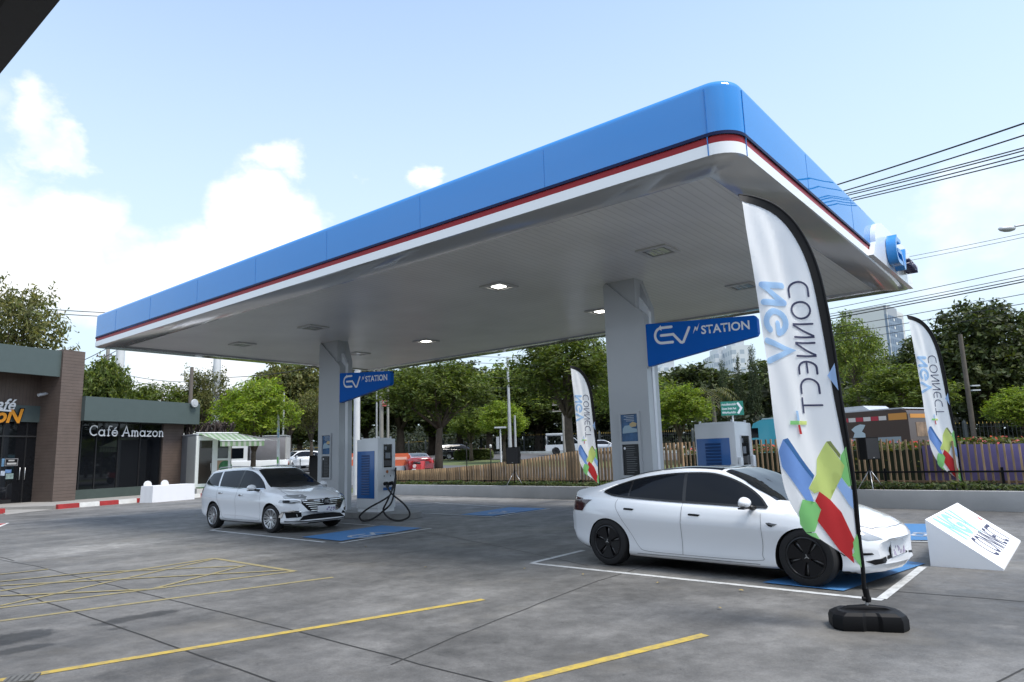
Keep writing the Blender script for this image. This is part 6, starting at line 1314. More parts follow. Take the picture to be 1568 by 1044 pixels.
# ================================================================== TREES
BARK = M('bark', (.085, .065, .048), .9, var=.35, vscale=6, bump=.7, bscale=14); BARKG = M('pale_bark', (.15, .135, .115), .9, var=.3, vscale=7, bump=.6, bscale=14)
L_DARK = leaf_mat('dark_leaf', (.042, .066, .023), .55, .28); L_MID = leaf_mat('mid_leaf', (.080, .126, .030), .55, .40); L_BRIGHT = leaf_mat('bright_leaf', (.125, .198, .030), .55, .45); L_OLIVE = leaf_mat('olive_leaf', (.085, .105, .040), .5, .35); L_BLUE = leaf_mat('conifer_leaf', (.034, .058, .028), .45, .2); L_PALM = leaf_mat('palm_leaf', (.085, .105, .045), .35, .3)
def crown_bm(seed, blobs, n_twig, per, size, spread, flat=.0, droop=0.0, asp=.45):
    """foliage as many small leaf faces gathered on twigs through the crown's volume"""
    rnd = random.Random(seed); bm = bmesh.new(); vol = [b[3] * b[4] * b[5] for b in blobs]; tot = sum(vol)
    for b, v in zip(blobs, vol):
        c = Vector(b[:3]); r = Vector(b[3:6])
        for i in range(max(3, int(n_twig * v / tot))):
            while True:
                d = Vector((rnd.gauss(0, 1), rnd.gauss(0, 1), rnd.gauss(0, 1))).normalized()
                if d.z > -.75: break
            rad = rnd.uniform(.45, 1.08) ** .6; t = c + Vector((d.x * r.x, d.y * r.y, d.z * r.z)) * rad
            ax = (d + Vector((rnd.gauss(0, .35), rnd.gauss(0, .35), rnd.gauss(0, .3) - droop))).normalized()
            for k in range(per):
                o = ax * rnd.uniform(-.5, 1.0) * spread + Vector((rnd.gauss(0, .33), rnd.gauss(0, .33), rnd.gauss(0, .20 if flat else .3))) * spread
                n = Vector((rnd.gauss(0, .6) + d.x * .5, rnd.gauss(0, .6) + d.y * .5, rnd.gauss(.6 + flat, .5))).normalized()
                leaf(bm, t + o, n, size * rnd.uniform(.6, 1.25), rnd, asp)
    return bm
def limbs_bm(seed, h0, r0, targets, lean=(0, 0), fork=None):
    rnd = random.Random(seed); bm = bmesh.new(); fk = Vector((lean[0], lean[1], h0))
    tube(bm, [(0, 0, -.2), (lean[0] * .25 + rnd.uniform(-.05, .05), lean[1] * .3, h0 * .35), (lean[0] * .6, lean[1] * .6 + rnd.uniform(-.06, .06), h0 * .7), tuple(fk)], [r0 * 1.35, r0, r0 * .85, r0 * .75], 9)
    for tg in targets:
        tg = Vector(tg); m1 = fk.lerp(tg, .4) + Vector((rnd.uniform(-.2, .2), rnd.uniform(-.2, .2), rnd.uniform(0, .3)))
        tube(bm, [fk - Vector((0, 0, .15)), m1, tg], [r0 * .55, r0 * .34, r0 * .12], 7)
        for k in range(3):
            t2 = m1.lerp(tg, rnd.uniform(.1, .8)); e = t2 + Vector((rnd.gauss(0, .6), rnd.gauss(0, .6), rnd.uniform(.1, .8))); tube(bm, [t2, e], [r0 * .18, r0 * .06], 5)
    return bm
KINDS = {}
def tree_kind(key, seed, blobs, n_twig, per, size, spread, lmat, bark, h0, r0, lean=(0, 0), **k):
    cb = crown_bm(seed, blobs, n_twig, per, size, spread, **k); tb = limbs_bm(seed + 1, h0, r0, [(b[0] * .8, b[1] * .8, b[2] + .1) for b in blobs], lean)
    mc = bpy.data.meshes.new('crown'); cb.to_mesh(mc); cb.free(); mc.materials.append(lmat)
    mt = bpy.data.meshes.new('trunk'); bmesh.ops.recalc_face_normals(tb, faces=tb.faces[:]); tb.to_mesh(mt); tb.free(); mt.materials.append(bark)
    for p in mt.polygons: p.use_smooth = True
    KINDS[key] = (mc, mt)
# all kinds are built about 8 m tall and scaled where they stand
tree_kind('spread', 1, [(0, 0, 6.3, 2.2, 2.2, 1.2), (-2.0, .5, 5.6, 1.7, 1.7, .9), (2.0, -.4, 5.7, 1.7, 1.6, .9), (.3, 1.8, 5.5, 1.6, 1.5, .9), (-.4, -1.9, 5.4, 1.6, 1.5, .9), (.9, .4, 7.1, 1.4, 1.4, .7), (-1.0, -.3, 4.5, 1.1, 1.1, .7), (1.5, .8, 4.5, 1.1, 1.1, .6), (-3.0, -.6, 5.0, .9, .9, .5), (3.1, .5, 4.9, .9, .9, .5)], 620, 20, .17, .55, L_MID, BARK, 3.2, .26, (.2, .1), flat=.8, droop=.25, asp=.3)
tree_kind('bright', 2, [(0, 0, 6.0, 2.4, 2.3, 1.3), (-1.9, .2, 5.0, 1.6, 1.6, 1.1), (1.9, .3, 5.1, 1.6, 1.6, 1.1), (.2, -1.7, 4.8, 1.6, 1.5, 1.1), (0, 1.7, 4.9, 1.6, 1.5, 1.1), (.6, 0, 6.9, 1.4, 1.4, .8), (-.5, -.5, 3.9, 1.5, 1.5, .7)], 560, 20, .17, .5, L_BRIGHT, BARK, 2.6, .24, flat=.9, droop=.1, asp=.32)
tree_kind('dense', 3, [(0, 0, 5.4, 2.3, 2.3, 2.2), (-1.6, .4, 4.2, 1.6, 1.6, 1.5), (1.6, -.3, 4.4, 1.7, 1.7, 1.6), (.2, 1.5, 4.3, 1.6, 1.5, 1.4), (-.2, -1.6, 4.1, 1.6, 1.5, 1.4), (.7, .2, 7.0, 1.3, 1.3, .9), (-.9, -.2, 6.6, 1.2, 1.2, .9), (1.0, -1.0, 2.9, 1.2, 1.2, .9), (-1.2, .8, 2.8, 1.2, 1.2, .9)], 760, 22, .15, .42, L_DARK, BARK, 2.2, .25, asp=.5)
tree_kind('airy', 4, [(0, 0, 6.2, 1.6, 1.6, 1.2), (-1.8, .3, 5.6, 1.1, 1.1, .7), (1.7, -.5, 5.9, 1.1, 1.1, .7), (.4, 1.5, 5.4, 1.0, 1.0, .7), (-.6, -1.5, 5.2, 1.0, 1.0, .7), (1.1, .6, 7.2, .9, .9, .6), (-.9, .2, 7.3, .8, .8, .6), (2.4, .6, 5.0, .7, .7, .5), (-2.5, -.4, 4.7, .7, .7, .5), (.2, -.2, 4.4, .9, .9, .5)], 420, 18, .13, .48, L_OLIVE, BARK, 2.9, .20, asp=.35)
tree_kind('column', 5, [(0, 0, 2.4, .95, .95, 1.5), (0, 0, 4.2, .80, .80, 1.5), (.05, 0, 5.8, .60, .60, 1.3), (0, .05, 7.1, .36, .36, 1.0), (.4, .2, 3.2, .7, .7, .8), (-.4, -.2, 4.7, .6, .6, .8)], 420, 20, .12, .34, L_BLUE, BARK, 1.2, .16, asp=.3, droop=-.4)
tree_kind('round', 6, [(0, 0, 5.0, 2.5, 2.5, 2.2), (-1.7, .6, 5.6, 1.4, 1.4, 1.2), (1.6, .4, 5.9, 1.4, 1.4, 1.2), (.1, -1.4, 6.4, 1.3, 1.3, 1.0), (.3, 1.2, 6.7, 1.2, 1.2, .9), (-2.0, -.6, 3.9, 1.3, 1.3, 1.1), (2.1, -.2, 3.9, 1.3, 1.3, 1.1)], 820, 20, .16, .42, L_MID, BARK, 2.4, .27, asp=.5)
def tree(key, px, top, D, kindname, label, group, wid=None, rot=0, base=None, mat=None, dz=0):
    """a tree whose crown top is seen at pixel (px, top) from D metres ahead"""
    q = AT(px, top, D); z0 = (gz(q.x, q.y) if base is None else base) - .05 + dz; s = (q.z - z0) / 7.75
    t = thing(kindname, label, 'tree', (q.x, q.y, z0), R_(rot), group)
    sw = s if wid is None else (wid / IW * IW / F_PX * D) / 6.4
    t.scale = (sw, sw, s); mc, mt = KINDS[key]
    c = bpy.data.objects.new('crown', mc); C.objects.link(c); c.parent = t; b = bpy.data.objects.new('trunk', mt); C.objects.link(b); b.parent = t
    if mat: c.material_slots[0].link = 'OBJECT'; c.material_slots[0].material = mat
    return t
GB, GF = 'trees along the street', 'park trees beyond the railings'
tree('airy', 18, 438, 47, 'feathery_tree', 'tall feathery tree rising behind the upper cafe roof', GB, 190, 20, base=0)
tree('airy', -60, 440, 50, 'feathery_tree', 'feathery tree at the far left edge behind the cafe', GB, 180, 120, base=0)
tree('round', 158, 548, 46, 'broadleaf_tree', 'green broadleaf tree peeping over the cafe roof beside the brown pillar', GB, 95, 40, base=0)
tree('bright', 245, 583, 50, 'broadleaf_tree', 'light green leafy tree above the middle of the low cafe roof', GB, 120, 80, base=0, mat=L_MID)
tree('round', 205, 590, 55, 'broadleaf_tree', 'broadleaf tree behind the white pole with the cable coil', GB, 100, 170, base=0)
tree('airy', 318, 568, 52, 'feathery_tree', 'thin airy tree between the wooden post and the tall white pole', GB, 110, 200, base=0)
tree('bright', 392, 576, 43, 'bright_tree', 'bright yellow green tree shading the kiosk', GB, 118, 10, base=.1)
tree('round', 445, 551, 62, 'broadleaf_tree', 'tall olive tree close left of the left column', GB, 120, 60, mat=L_OLIVE)
tree('airy', 478, 600, 56, 'feathery_tree', 'pale olive tree low behind the left column', GB, 90, 300, mat=L_OLIVE)
tree('spread', 668, 553, 46, 'flame_tree', 'spreading feathery tree on two trunks beside the red car', GB, 150, 15)
tree('spread', 868, 500, 37, 'flame_tree', 'big spreading tree with curved trunk left of the right column', GB, 190, 100)
tree('bright', 770, 612, 60, 'bright_tree', 'small bright green tree behind the steel lamp pole', GB, 80, 130)
tree('bright', 720, 622, 66, 'bright_tree', 'small green tree behind the clipped round hedge', GB, 75, 230, mat=L_MID)
tree('bright', 960, 560, 58, 'bright_tree', 'leafy tree mostly hidden behind the right column', GB, 110, 250, mat=L_MID)
tree('bright', 1035, 588, 50, 'bright_tree', 'bright green tree between the right column and the palm', GB, 105, 300)
tree('airy', 1300, 488, 56, 'feathery_tree', 'feathery tree in front of the tall apartment tower', GB, 130, 45, mat=L_MID)
tree('bright', 1372, 557, 50, 'bright_tree', 'yellow green tree behind the rear of the bus', GB, 140, 160, mat=L_MID)
tree('bright', 1562, 590, 45, 'bright_tree', 'bright green tree cut by the right edge of the photo', GB, 110, 20)
tree('dense', 1495, 470, 58, 'dense_tree', 'large dense dark tree right of the narrow flag', GB, 200, 70)
tree('dense', 1425, 520, 62, 'dense_tree', 'dark dense tree behind the right flag', GB, 150, 150)
tree('dense', 1600, 478, 60, 'dense_tree', 'dark dense tree at the right edge above the bright tree', GB, 150, 250)
for i, (px, top, D, wd, k) in enumerate(((1105, 556, 78, 34, 'column'), (1128, 548, 76, 36, 'column'), (1150, 534, 74, 38, 'column'), (1172, 560, 78, 36, 'column'))): tree(k, px, top, D, 'conifer_tree', 'dark pointed conifer %s' % ('left of the group below the right blue sign', 'second from the left in the group below the right blue sign', 'tallest and just left of the tall front flag', 'half hidden by the tall front flag')[i], 'dark conifers in the park', wd * 1.6, i * 70)
# park trees, one after another behind the railings: the same rule, each told apart by what stands in front of it
park = [(505, 585, 82, 'dense', 'behind the left column'), (560, 566, 88, 'dense', 'behind the tip of the left blue sign'), (612, 560, 84, 'round', 'behind the concrete pole with the red plate'), (660, 572, 92, 'dense', 'deep behind the two trunked tree'), (702, 556, 90, 'round', 'right behind the two trunked tree'), (748, 592, 86, 'dense', 'below the gap of sky left of the lamp pole'),
        (782, 562, 88, 'round', 'topping the gap of sky beside the lamp pole'), (822, 575, 90, 'dense', 'behind the white pickup'), (902, 560, 84, 'dense', 'behind the flag left of the right column'), (985, 575, 86, 'round', 'just right of the right column'), (1065, 560, 88, 'round', 'above the palm'), (1205, 545, 82, 'dense', 'behind the cloth of the tall front flag'),
        (1255, 535, 80, 'round', 'between the tall front flag and the tower'), (1335, 552, 84, 'dense', 'in front of the foot of the tower'), (405, 600, 84, 'dense', 'behind the bright tree at the kiosk'), (340, 596, 88, 'round', 'behind the tall white pole'), (460, 610, 80, 'dense', 'behind the box truck'), (1540, 560, 76, 'dense', 'behind the utility pole at the right')]
for i, (px, top, D, k, w) in enumerate(park): tree(k, px, top, D, 'park_tree', 'dark park tree beyond the railings, ' + w, GF, 130 + 17 * (i % 4), i * 53, mat=L_DARK if i % 3 else L_MID)
# palm
q = AT(1090, 600, 52); z0 = gz(q.x, q.y); palm = thing('palm_tree', 'palm tree with drooping fronds behind the right charger', 'tree', (q.x, q.y, z0)); hp = q.z - z0
bm = bmesh.new(); tube(bm, [(0, 0, -.2), (.05, 0, hp * .5), (0, 0, hp)], [.2, .15, .12], 9); obj('trunk', bm, BARKG, palm, 60)
bm = bmesh.new(); rnd = random.Random(9)
for k in range(16):
    a = k * 2.4; el = rnd.uniform(.1, 1.1); ln = rnd.uniform(2.0, 2.7); d = Vector((math.cos(a), math.sin(a), 0)); sd = Vector((-d.y, d.x, 0)); P = []
    for i in range(13): u = i / 12; P.append(Vector((0, 0, hp)) + d * (ln * u * math.cos(el * .5)) + Vector((0, 0, ln * (math.sin(el) * u - 1.05 * u * u))))
    for i in range(1, 13):
        for s_ in (-1, 1):
            t_ = sd * s_ * .55 * math.sin(math.pi * min(1, .15 + i / 13)) + Vector((0, 0, -.22 - .1 * rnd.random())) + (P[i] - P[i - 1]) * .8
            w_ = (P[i] - P[i - 1]).normalized() * .05; bm.faces.new((bm.verts.new(P[i] - w_), bm.verts.new(P[i] + w_), bm.verts.new(P[i] + t_)))
obj('fronds', bm, L_PALM, palm)
# far wood that reads as one mass
rnd = random.Random(21); bm = bmesh.new()
for i in range(34000):
    s_ = rnd.uniform(-110, 75); low = i % 3 == 0; d_ = rnd.uniform(46.5, 52) if low else rnd.uniform(54, 72); p = SD(s_, d_); z = gz(p.x, p.y); hgt = 6.5 + 2.0 * noise.noise((s_ * .09, 3.3, 0)) + 1.2 * noise.noise((s_ * .4, 1.1, 0)); zz = z + hgt * (.55 if low else 1.0) * rnd.random() ** .8
    leaf(bm, Vector((p.x, p.y, zz)), Vector((rnd.gauss(0, .8), rnd.gauss(-.4, .8), rnd.gauss(.5, .6))).normalized(), rnd.uniform(.2, .4) if low else rnd.uniform(.35, .7), rnd, .6)
tag(obj('far_wood', bm, leaf_mat('wood_leaf', (.020, .032, .015), .5, .18)), kind='stuff')
# clipped hedge on the grass island
def hedge_at(px0, px1, top, bot, D, label):
    a, b = AT(px0, bot, D), AT(px1, bot, D); zt = AT((px0 + px1) / 2, top, D).z; zb = gz((a.x + b.x) / 2, D) - .1; L_ = (b.x - a.x); rnd = random.Random(31)
    t = thing('clipped_hedge', label, 'hedge', (a.x, a.y, zb)); H_ = zt - zb; bm = bmesh.new(); b2 = bmesh.new()
    for i in range(6000):
        x, y, z = rnd.uniform(0, 1), rnd.uniform(0, 1), rnd.random() ** .5
        if z < .93 and .06 < x < .94 and y > .12: y = rnd.uniform(0, .12)
        r_ = (1 - .10 * z ** 6); n = Vector((rnd.gauss(0, .5), rnd.gauss(-.5, .5), 1)).normalized(); pp = Vector((L_ / 2 + (x - .5) * L_ * r_, y * 2.2, z * H_ * (1 - .12 * (2 * abs(x - .5)) ** 5)))
        leaf(b2 if z > .93 and rnd.random() < .3 else bm, pp, n, rnd.uniform(.07, .14), rnd, .6)
    obj('foliage', bm, leaf_mat('clipped_leaf', (.06, .095, .028)), t); o = obj('flowers', b2, leaf_mat('clipped_flower', (.20, .09, .13), .3), t); o['kind'] = 'stuff'
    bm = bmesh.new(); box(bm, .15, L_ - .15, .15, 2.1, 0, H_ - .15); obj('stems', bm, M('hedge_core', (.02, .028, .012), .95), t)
hedge_at(694, 755, 687, 706, 68, 'clipped rounded hedge with pinkish top on the grass beyond the fence')
# ================================================================== PARK RAILINGS, POLES, WIRES, SIGNS
rail = thing('park_railing', 'long dark iron park railing with gold tips beyond the road', 'fence', (0, 0, 0)); IRON = M('iron_black', (.02, .024, .026), .6); GOLD = M('gold_tip', (.45, .30, .07), .4, metal=.5)
bm = bmesh.new(); bg_ = bmesh.new(); s_ = -95
while s_ < 62:
    p = SD(s_, 44.6); z = gz(p.x, p.y) + .1; tube(bm, [(p.x, p.y, z), (p.x, p.y, z + 2.0)], .022, 4); tube(bg_, [(p.x, p.y, z + 2.0), (p.x, p.y, z + 2.16)], [.035, .004], 4); s_ += .26
obj('picket_panel', bm, IRON, rail); o = obj('tip_row', bg_, GOLD, rail); o['kind'] = 'stuff'
for h_ in (.25, 1.75):
    bm = bmesh.new(); P = []
    for k in range(80): p = SD(-95 + k * 2, 44.62); P.append((p.x, p.y, gz(p.x, p.y) + .1 + h_))
    tube(bm, P, .03, 4); obj('rail', bm, IRON, rail)
for k in range(40):
    p = SD(-94 + k * 4, 44.6); z = gz(p.x, p.y); bm = bmesh.new(); box(bm, p.x - .12, p.x + .12, p.y - .12, p.y + .12, z, z + 2.2); b2 = bmesh.new(); tube(bm, [(p.x, p.y, z + 2.2), (p.x, p.y, z + 2.45)], [.16, .01], 4); b2.free(); obj('post', bm, M('iron_post', (.045, .055, .058), .6), rail)
POLEC = M('pole_concrete', (.27, .26, .24), .85, var=.15, vscale=2); POLEW = M('pole_white', (.62, .63, .64), .5, var=.08, vscale=1.5)
def pole(name, label, cat, px0, px1, ytop, D, r, mat, group=None, r1=None, base=None, arm=None):
    a = AT(px1, ytop, D); z0 = gz(a.x, a.y) if base is None else base; t = thing(name, label, cat, (a.x, a.y, z0), 0, group); h_ = a.z - z0
    bm = bmesh.new(); tube(bm, [(0, 0, -.2), (0, 0, h_)], [r, r1 or r * .75], 8); obj('pole', bm, mat, t, 60)
    if arm:
        for zz in arm:
            bm = bmesh.new(); box(bm, -1.0, 1.0, -.05, .05, h_ - zz - .05, h_ - zz + .05); ar = obj('crossarm', bm, mat, t)
            for x in (-.9, -.3, .3, .9): bm = bmesh.new(); lathe(bm, [(.05, h_ - zz + .051), (.07, h_ - zz + .12), (.03, h_ - zz + .2)], 8, Matrix.Translation((x, 0, 0))); obj('insulator', bm, M('insulator', (.10, .06, .05), .3), ar)
    return t
GP = 'poles along the street'
pole('utility_pole', 'concrete utility pole carrying a small red plate behind the left charger', 'pole', 583, 584, 560, 50, .17, POLEC, GP)
q = AT(589, 617, 49.8); t = thing('warning_plate', 'small red and white plate on the concrete utility pole', 'sign', q); bm = bmesh.new(); box(bm, -.16, .16, -.02, 0, -.25, .2); obj('plate', bm, M('plate_red', (.5, .10, .10), .5), t); bm = bmesh.new(); box(bm, -.10, .10, -.024, -.0205, -.02, .12); obj('symbol', bm, WPAINT, t)
pole('steel_pole', 'thin grey steel pole immediately left of the concrete utility pole', 'pole', 577, 577, 575, 49, .07, GALV, GP); pole('utility_pole', 'pale slim utility pole right of the concrete pole', 'pole', 595, 594, 580, 58, .12, POLEC, GP)
pole('white_pole', 'white round pole standing close behind the left charger', 'pole', 548, 547, 560, 34, .17, POLEW, GP, .15)
t = pole('street_lamp', 'tall tapered steel lamp pole in the gap of sky mid picture', 'lamp post', 782, 777, 546, 46, .16, GALV, GP, .07)
pole('sign_back_pole', 'grey sign pole beside the tall tapered lamp pole', 'pole', 788, 788, 636, 47, .10, GALV, GP)
t = pole('park_lamp', 'short lamp post with flat head near the round hedge', 'lamp post', 767, 766, 656, 52, .07, POLEW, GP, .06); bm = bmesh.new(); zz = AT(766, 656, 52).z - t.location.z; box(bm, -.45, .45, -.2, .2, zz + .0, zz + .12, bev=.03); obj('lamp_head', bm, GREYP, t); bm = bmesh.new(); box(bm, -.32, -.10, -.06, -.02, zz - 1.5, zz - .6); obj('notice_plate', bm, GREYP, t)
pole('utility_pole', 'utility pole with crossarms behind the white pickup', 'pole', 861, 861, 610, 66, .14, POLEC, GP, arm=(.6, 1.2)); pole('utility_pole', 'dark wooden utility pole behind the right flag', 'pole', 1480, 1470, 512, 46, .17, M('pole_dark', (.10, .085, .07), .9, var=.2), GP, .13)
q = AT(1492, 589, 45.5); t = thing('pole_box', 'pair of small white boxes on the dark wooden pole', 'box', q)
for k in range(2): bm = bmesh.new(); box(bm, -.22, .3, -.1, .1, -.1 - .3 * k, -.02 - .3 * k); obj('box', bm, WPAINT, t)
pole('utility_pole', 'concrete pole with a crossarm above the left end of the cafe roof', 'pole', 164, 166, 528, 60, .20, POLEC, GP, arm=(1.0,))
t = pole('white_pole', 'square white steel mast with a hanging cable coil behind the cafe', 'pole', 180, 186, 520, 48, .30, POLEW, GP, .27)
q = AT(178, 593, 47.4); c2 = thing('cable_coil', 'black coil of cable hanging on the square white mast', 'cable', q); bm = bmesh.new(); tube(bm, [(.0 + .48 * math.cos(i / 20 * 2 * math.pi), .02 * math.sin(i), .48 * math.sin(i / 20 * 2 * math.pi)) for i in range(21)], .09, 6); obj('loop', bm, BLK, c2)
pole('wooden_post', 'leaning dark wooden post behind the right end of the cafe', 'pole', 291, 294, 562, 46, .15, M('post_brown', (.13, .11, .095), .9, var=.2), GP); pole('white_pole', 'tall white mast just right of the wooden post', 'pole', 328, 333, 545, 52, .30, POLEW, GP, .27)
pole('steel_pole', 'thin steel pole right of the edge-on flag', 'pole', 433, 435, 600, 58, .09, GALV, GP)
# lamp arm entering from the right
q = AT(1533, 349, 20); t = thing('street_lamp', 'grey street lamp head on an arm entering from the right edge', 'lamp post', (q.x, q.y, 0)); bm = bmesh.new(); e = AT(1640, 330, 20.4)
tube(bm, [(.42, 0, q.z + .04), (e.x - q.x, e.y - q.y, e.z), (e.x - q.x + .2, e.y - q.y, e.z - .2), (e.x - q.x + .25, e.y - q.y, 0)], [.03, .05, .07, .10], 8); obj('arm', bm, GALV, t, 60)
bm = bmesh.new(); b2 = bmesh.new(); bmesh.ops.create_icosphere(b2, subdivisions=2, radius=1)
for v in b2.verts: v.co = Vector((.17 + v.co.x * .27, v.co.y * .11, q.z - .02 + v.co.z * (.07 if v.co.z > 0 else .11)))
merge(bm, b2); obj('lamp_head', bm, GALV, t, 60)
# overhead cables
WIRE = M('cable_black', (.014, .014, .015), .6)
def cable(pts, r, label, sag=.25, group='overhead cables'):
    P = [AT(*p) for p in pts]; Q = []
    for p, q in zip(P, P[1:]):
        n = 16
        for i in range(n): u = i / n; v = p.lerp(q, u); v.z -= sag * 4 * u * (1 - u) * (0 if len(P) > 2 else 1); Q.append(v)
    Q.append(P[-1]); bm = bmesh.new(); tube(bm, Q, r, 6); o = obj('overhead_cable', bm, WIRE); tag(o, label, 'cable', group); return o
UPL = 'one of the bundle of black cables above the right end of the canopy'
for (y0, y1, r, lb) in ((151, 279, .028, 'topmost thick black cable crossing the sky at the upper right'), (172, 291, .024, 'second black cable from the top at the upper right'), (198, 294, .02, UPL), (203, 297, .02, UPL), (210, 303, .02, UPL), (218, 306, .02, UPL)): cable(((1700, y0 - 8, 17), (1255, y1 + 12, 27)), r, lb, .05)
for k, (y0, y1, lb) in enumerate(((356, 391, 'upper of two thin wires right of the logo panel'), (362, 397, 'lower of two thin wires right of the logo panel'))): cable(((1700, y0 - 28, 26), (1360, y1 + 8, 36)), .011, lb, .05)
for k, (y0, y1, r) in enumerate(((405, 480, .018), (418, 487, .018), (424, 490, .026), (428, 494, .03), (449, 507, .018), (466, 516, .018), (478, 527, .014))): cable(((1720, y0 - 28, 30), (1180, y1 + 10, 48)), r, 'cable in the bundle running behind the right corner of the canopy above the tower', .1)
for k, (ya, yb) in enumerate(((543, 545), (552, 556), (562, 564), (573, 578), (590, 592))): cable(((640, ya - 2, 60), (880, yb + 2, 60)), .02, 'thin wire across the patch of sky left of the spreading tree', .15)
for k, (ya, yb) in enumerate(((472, 480), (478, 486))): cable(((60, ya, 52), (240, yb, 52)), .03, 'thin wire passing behind the left end of the canopy', .1)
for k, (ya, yb) in enumerate(((556, 525), (568, 536), (575, 543))): cable(((100, ya + 8, 58), (190, yb - 6, 60)), .03, 'wire rising from the cafe roof to the crossarm of the concrete pole', .1)
for k, (ya, yb) in enumerate(((562, 563), (569, 572), (577, 583))): cable(((150, ya, 57), (330, yb + 20, 55)), .022, 'wire between the square white mast and the tall white mast', .5)
cable(((330, 578, 53), (560, 540, 56)), .025, 'dark wire rising past the bright tree towards the left column', .5)
# green road sign
q = AT(1122, 636, 40); z0 = gz(q.x, q.y); t = thing('road_sign', 'green road sign with white lettering and arrow above the right charger', 'sign', (q.x, q.y, z0), R_(-12)); zc = AT(1122, 625, 40).z - z0
GSG = M('road_sign_green', (.015, .20, .15), .45)
bm = bmesh.new(); box(bm, -.62, .62, -.03, 0, zc - .40, zc + .40); bd = obj('board', bm, GSG, t)
bm = bmesh.new(); tube(bm, [(.0, .06, 0), (.0, .06, zc + .3)], .05, 8); obj('post', bm, GALV, t)
bm = bmesh.new(); stroke(bm, [(.30, .31), (.50, 0), (.30, -.31)], .12, 0, 3, False); warp(bm, lambda u, v, w: Vector((u, -.034 - w, zc + v))); obj('arrow', bm, SWHITE, bd)
for s_, zz, sz, wd in (('สวนสมเด็จพระนางเจ้าฯ', .17, .17, .80), ('Queen Sirikit Park', -.06, .16, .80), ('พิพิธภัณฑ์เด็ก', -.29, .15, .76)):
    try:
        bm = text_bm(s_, sz, .004); ww = max(v.co.x for v in bm.verts)
        warp(bm, lambda u, v, w: Vector((-.57 + u * wd / ww, -.034, zc + zz + v))); obj('lettering', bm, SWHITE, bd)
    except Exception as ex_: print('text', s_, ex_)
# ================================================================== FAR BUILDINGS
def facade(name, base, dark, sx, sz, wx=.5, wz=.5):
    m = M(name, base, .5); nd, lk, b = nodes_of(m); t = nd.new('ShaderNodeTexCoord'); s = nd.new('ShaderNodeSeparateXYZ'); lk.new(t.outputs['Object'], s.inputs[0])
    ad = nd.new('ShaderNodeMath'); lk.new(s.outputs['X'], ad.inputs[0]); lk.new(s.outputs['Y'], ad.inputs[1]); out_ = []
    for src, k, w in ((ad.outputs[0], sx, wx), (s.outputs['Z'], sz, wz)):
        d = nd.new('ShaderNodeMath'); d.operation = 'DIVIDE'; lk.new(src, d.inputs[0]); d.inputs[1].default_value = k; f = nd.new('ShaderNodeMath'); f.operation = 'FRACT'; lk.new(d.outputs[0], f.inputs[0]); g = nd.new('ShaderNodeMath'); g.operation = 'LESS_THAN'; lk.new(f.outputs[0], g.inputs[0]); g.inputs[1].default_value = w; out_.append(g.outputs[0])
    mu = nd.new('ShaderNodeMath'); mu.operation = 'MULTIPLY'; lk.new(out_[0], mu.inputs[0]); lk.new(out_[1], mu.inputs[1])
    mx_ = nd.new('ShaderNodeMixRGB'); lk.new(mu.outputs[0], mx_.inputs[0]); mx_.inputs[1].default_value = (*base, 1); mx_.inputs[2].default_value = (*dark, 1); lk.new(mx_.outputs[0], b.inputs['Base Color']); return m
TG = facade('tower_glass', (.17, .22, .30), (.09, .13, .20), 4.5, 3.4, .8, .7); TW = facade('tower_white', (.58, .58, .58), (.28, .29, .31), 3.0, 3.4, .45, .5)
D = 300; a = AT(1339, 690, D); b = AT(1383, 690, D - 8); c_ = AT(1409, 690, D + 14)
t = thing('apartment_tower', 'tall glass and white apartment tower rising beyond the trees', 'tower', (a.x, a.y, 0)); zA = AT(1340, 476, D).z; zB = AT(1375, 472, D).z
def slab(bm, p, q, depth, z0, z1):
    d = Vector((q.x - p.x, q.y - p.y, 0)); n = Vector((-d.y, d.x, 0)).normalized() * depth; v = []
    for z in (z0, z1): v += vadd(bm, [Vector((w.x - a.x, w.y - a.y, z)) for w in (p, q, q + n, p + n)])
    for f_ in ((0, 1, 5, 4), (1, 2, 6, 5), (2, 3, 7, 6), (3, 0, 4, 7), (4, 5, 6, 7)): face(bm, [v[i] for i in f_])
bm = bmesh.new(); slab(bm, a, b, 20, 0, zA - 3); obj('glass_block', bm, TG, t)
bm = bmesh.new(); slab(bm, b + Vector((.1, 0, 0)), c_, 18, 0, zB); w2 = obj('white_block', bm, TW, t)
bm = bmesh.new(); slab(bm, a.lerp(b, .3), b, 14, zA - 2.99, zA + 1); obj('roof_crown', bm, M('tower_crown', (.28, .30, .34), .5), t)
for k in range(16):
    for (u0, u1) in ((.30, .52), (.62, .86)):
        z = zB - 6 - k * 3.5; bm = bmesh.new(); slab(bm, b.lerp(c_, u0) + Vector((0, -1.0, 0)), b.lerp(c_, u1) + Vector((0, -1.0, 0)), .9, z, z + 1.1); obj('balcony', bm, M('balcony_white', (.66, .66, .65), .6), t)
for (px0, px1, top, D, lb) in ((1012, 1054, 562, 260, 'pale office block seen below the left end of the right blue sign'), (1106, 1132, 541, 280, 'white block below the right blue sign'), (1133, 1164, 528, 270, 'stepped white block nearest the tall front flag below the blue sign')):
    a = AT(px0, 690, D); b = AT(px1, 690, D); t = thing('office_building', lb, 'building', (a.x, a.y, 0), 0, 'pale buildings beyond the park'); z1 = AT((px0 + px1) / 2, top, D).z
    bm = bmesh.new(); box(bm, 0, b.x - a.x, 0, 18, 0, z1); obj('wall', bm, facade('office_white', (.55, .57, .60), (.33, .38, .44), 3.2, 3.5, .55, .5), t)
    bm = bmesh.new(); box(bm, (b.x - a.x) * .3, (b.x - a.x) * .75, 2, 14, z1 + .01, z1 + 3); obj('roof_house', bm, WPAINT, t)
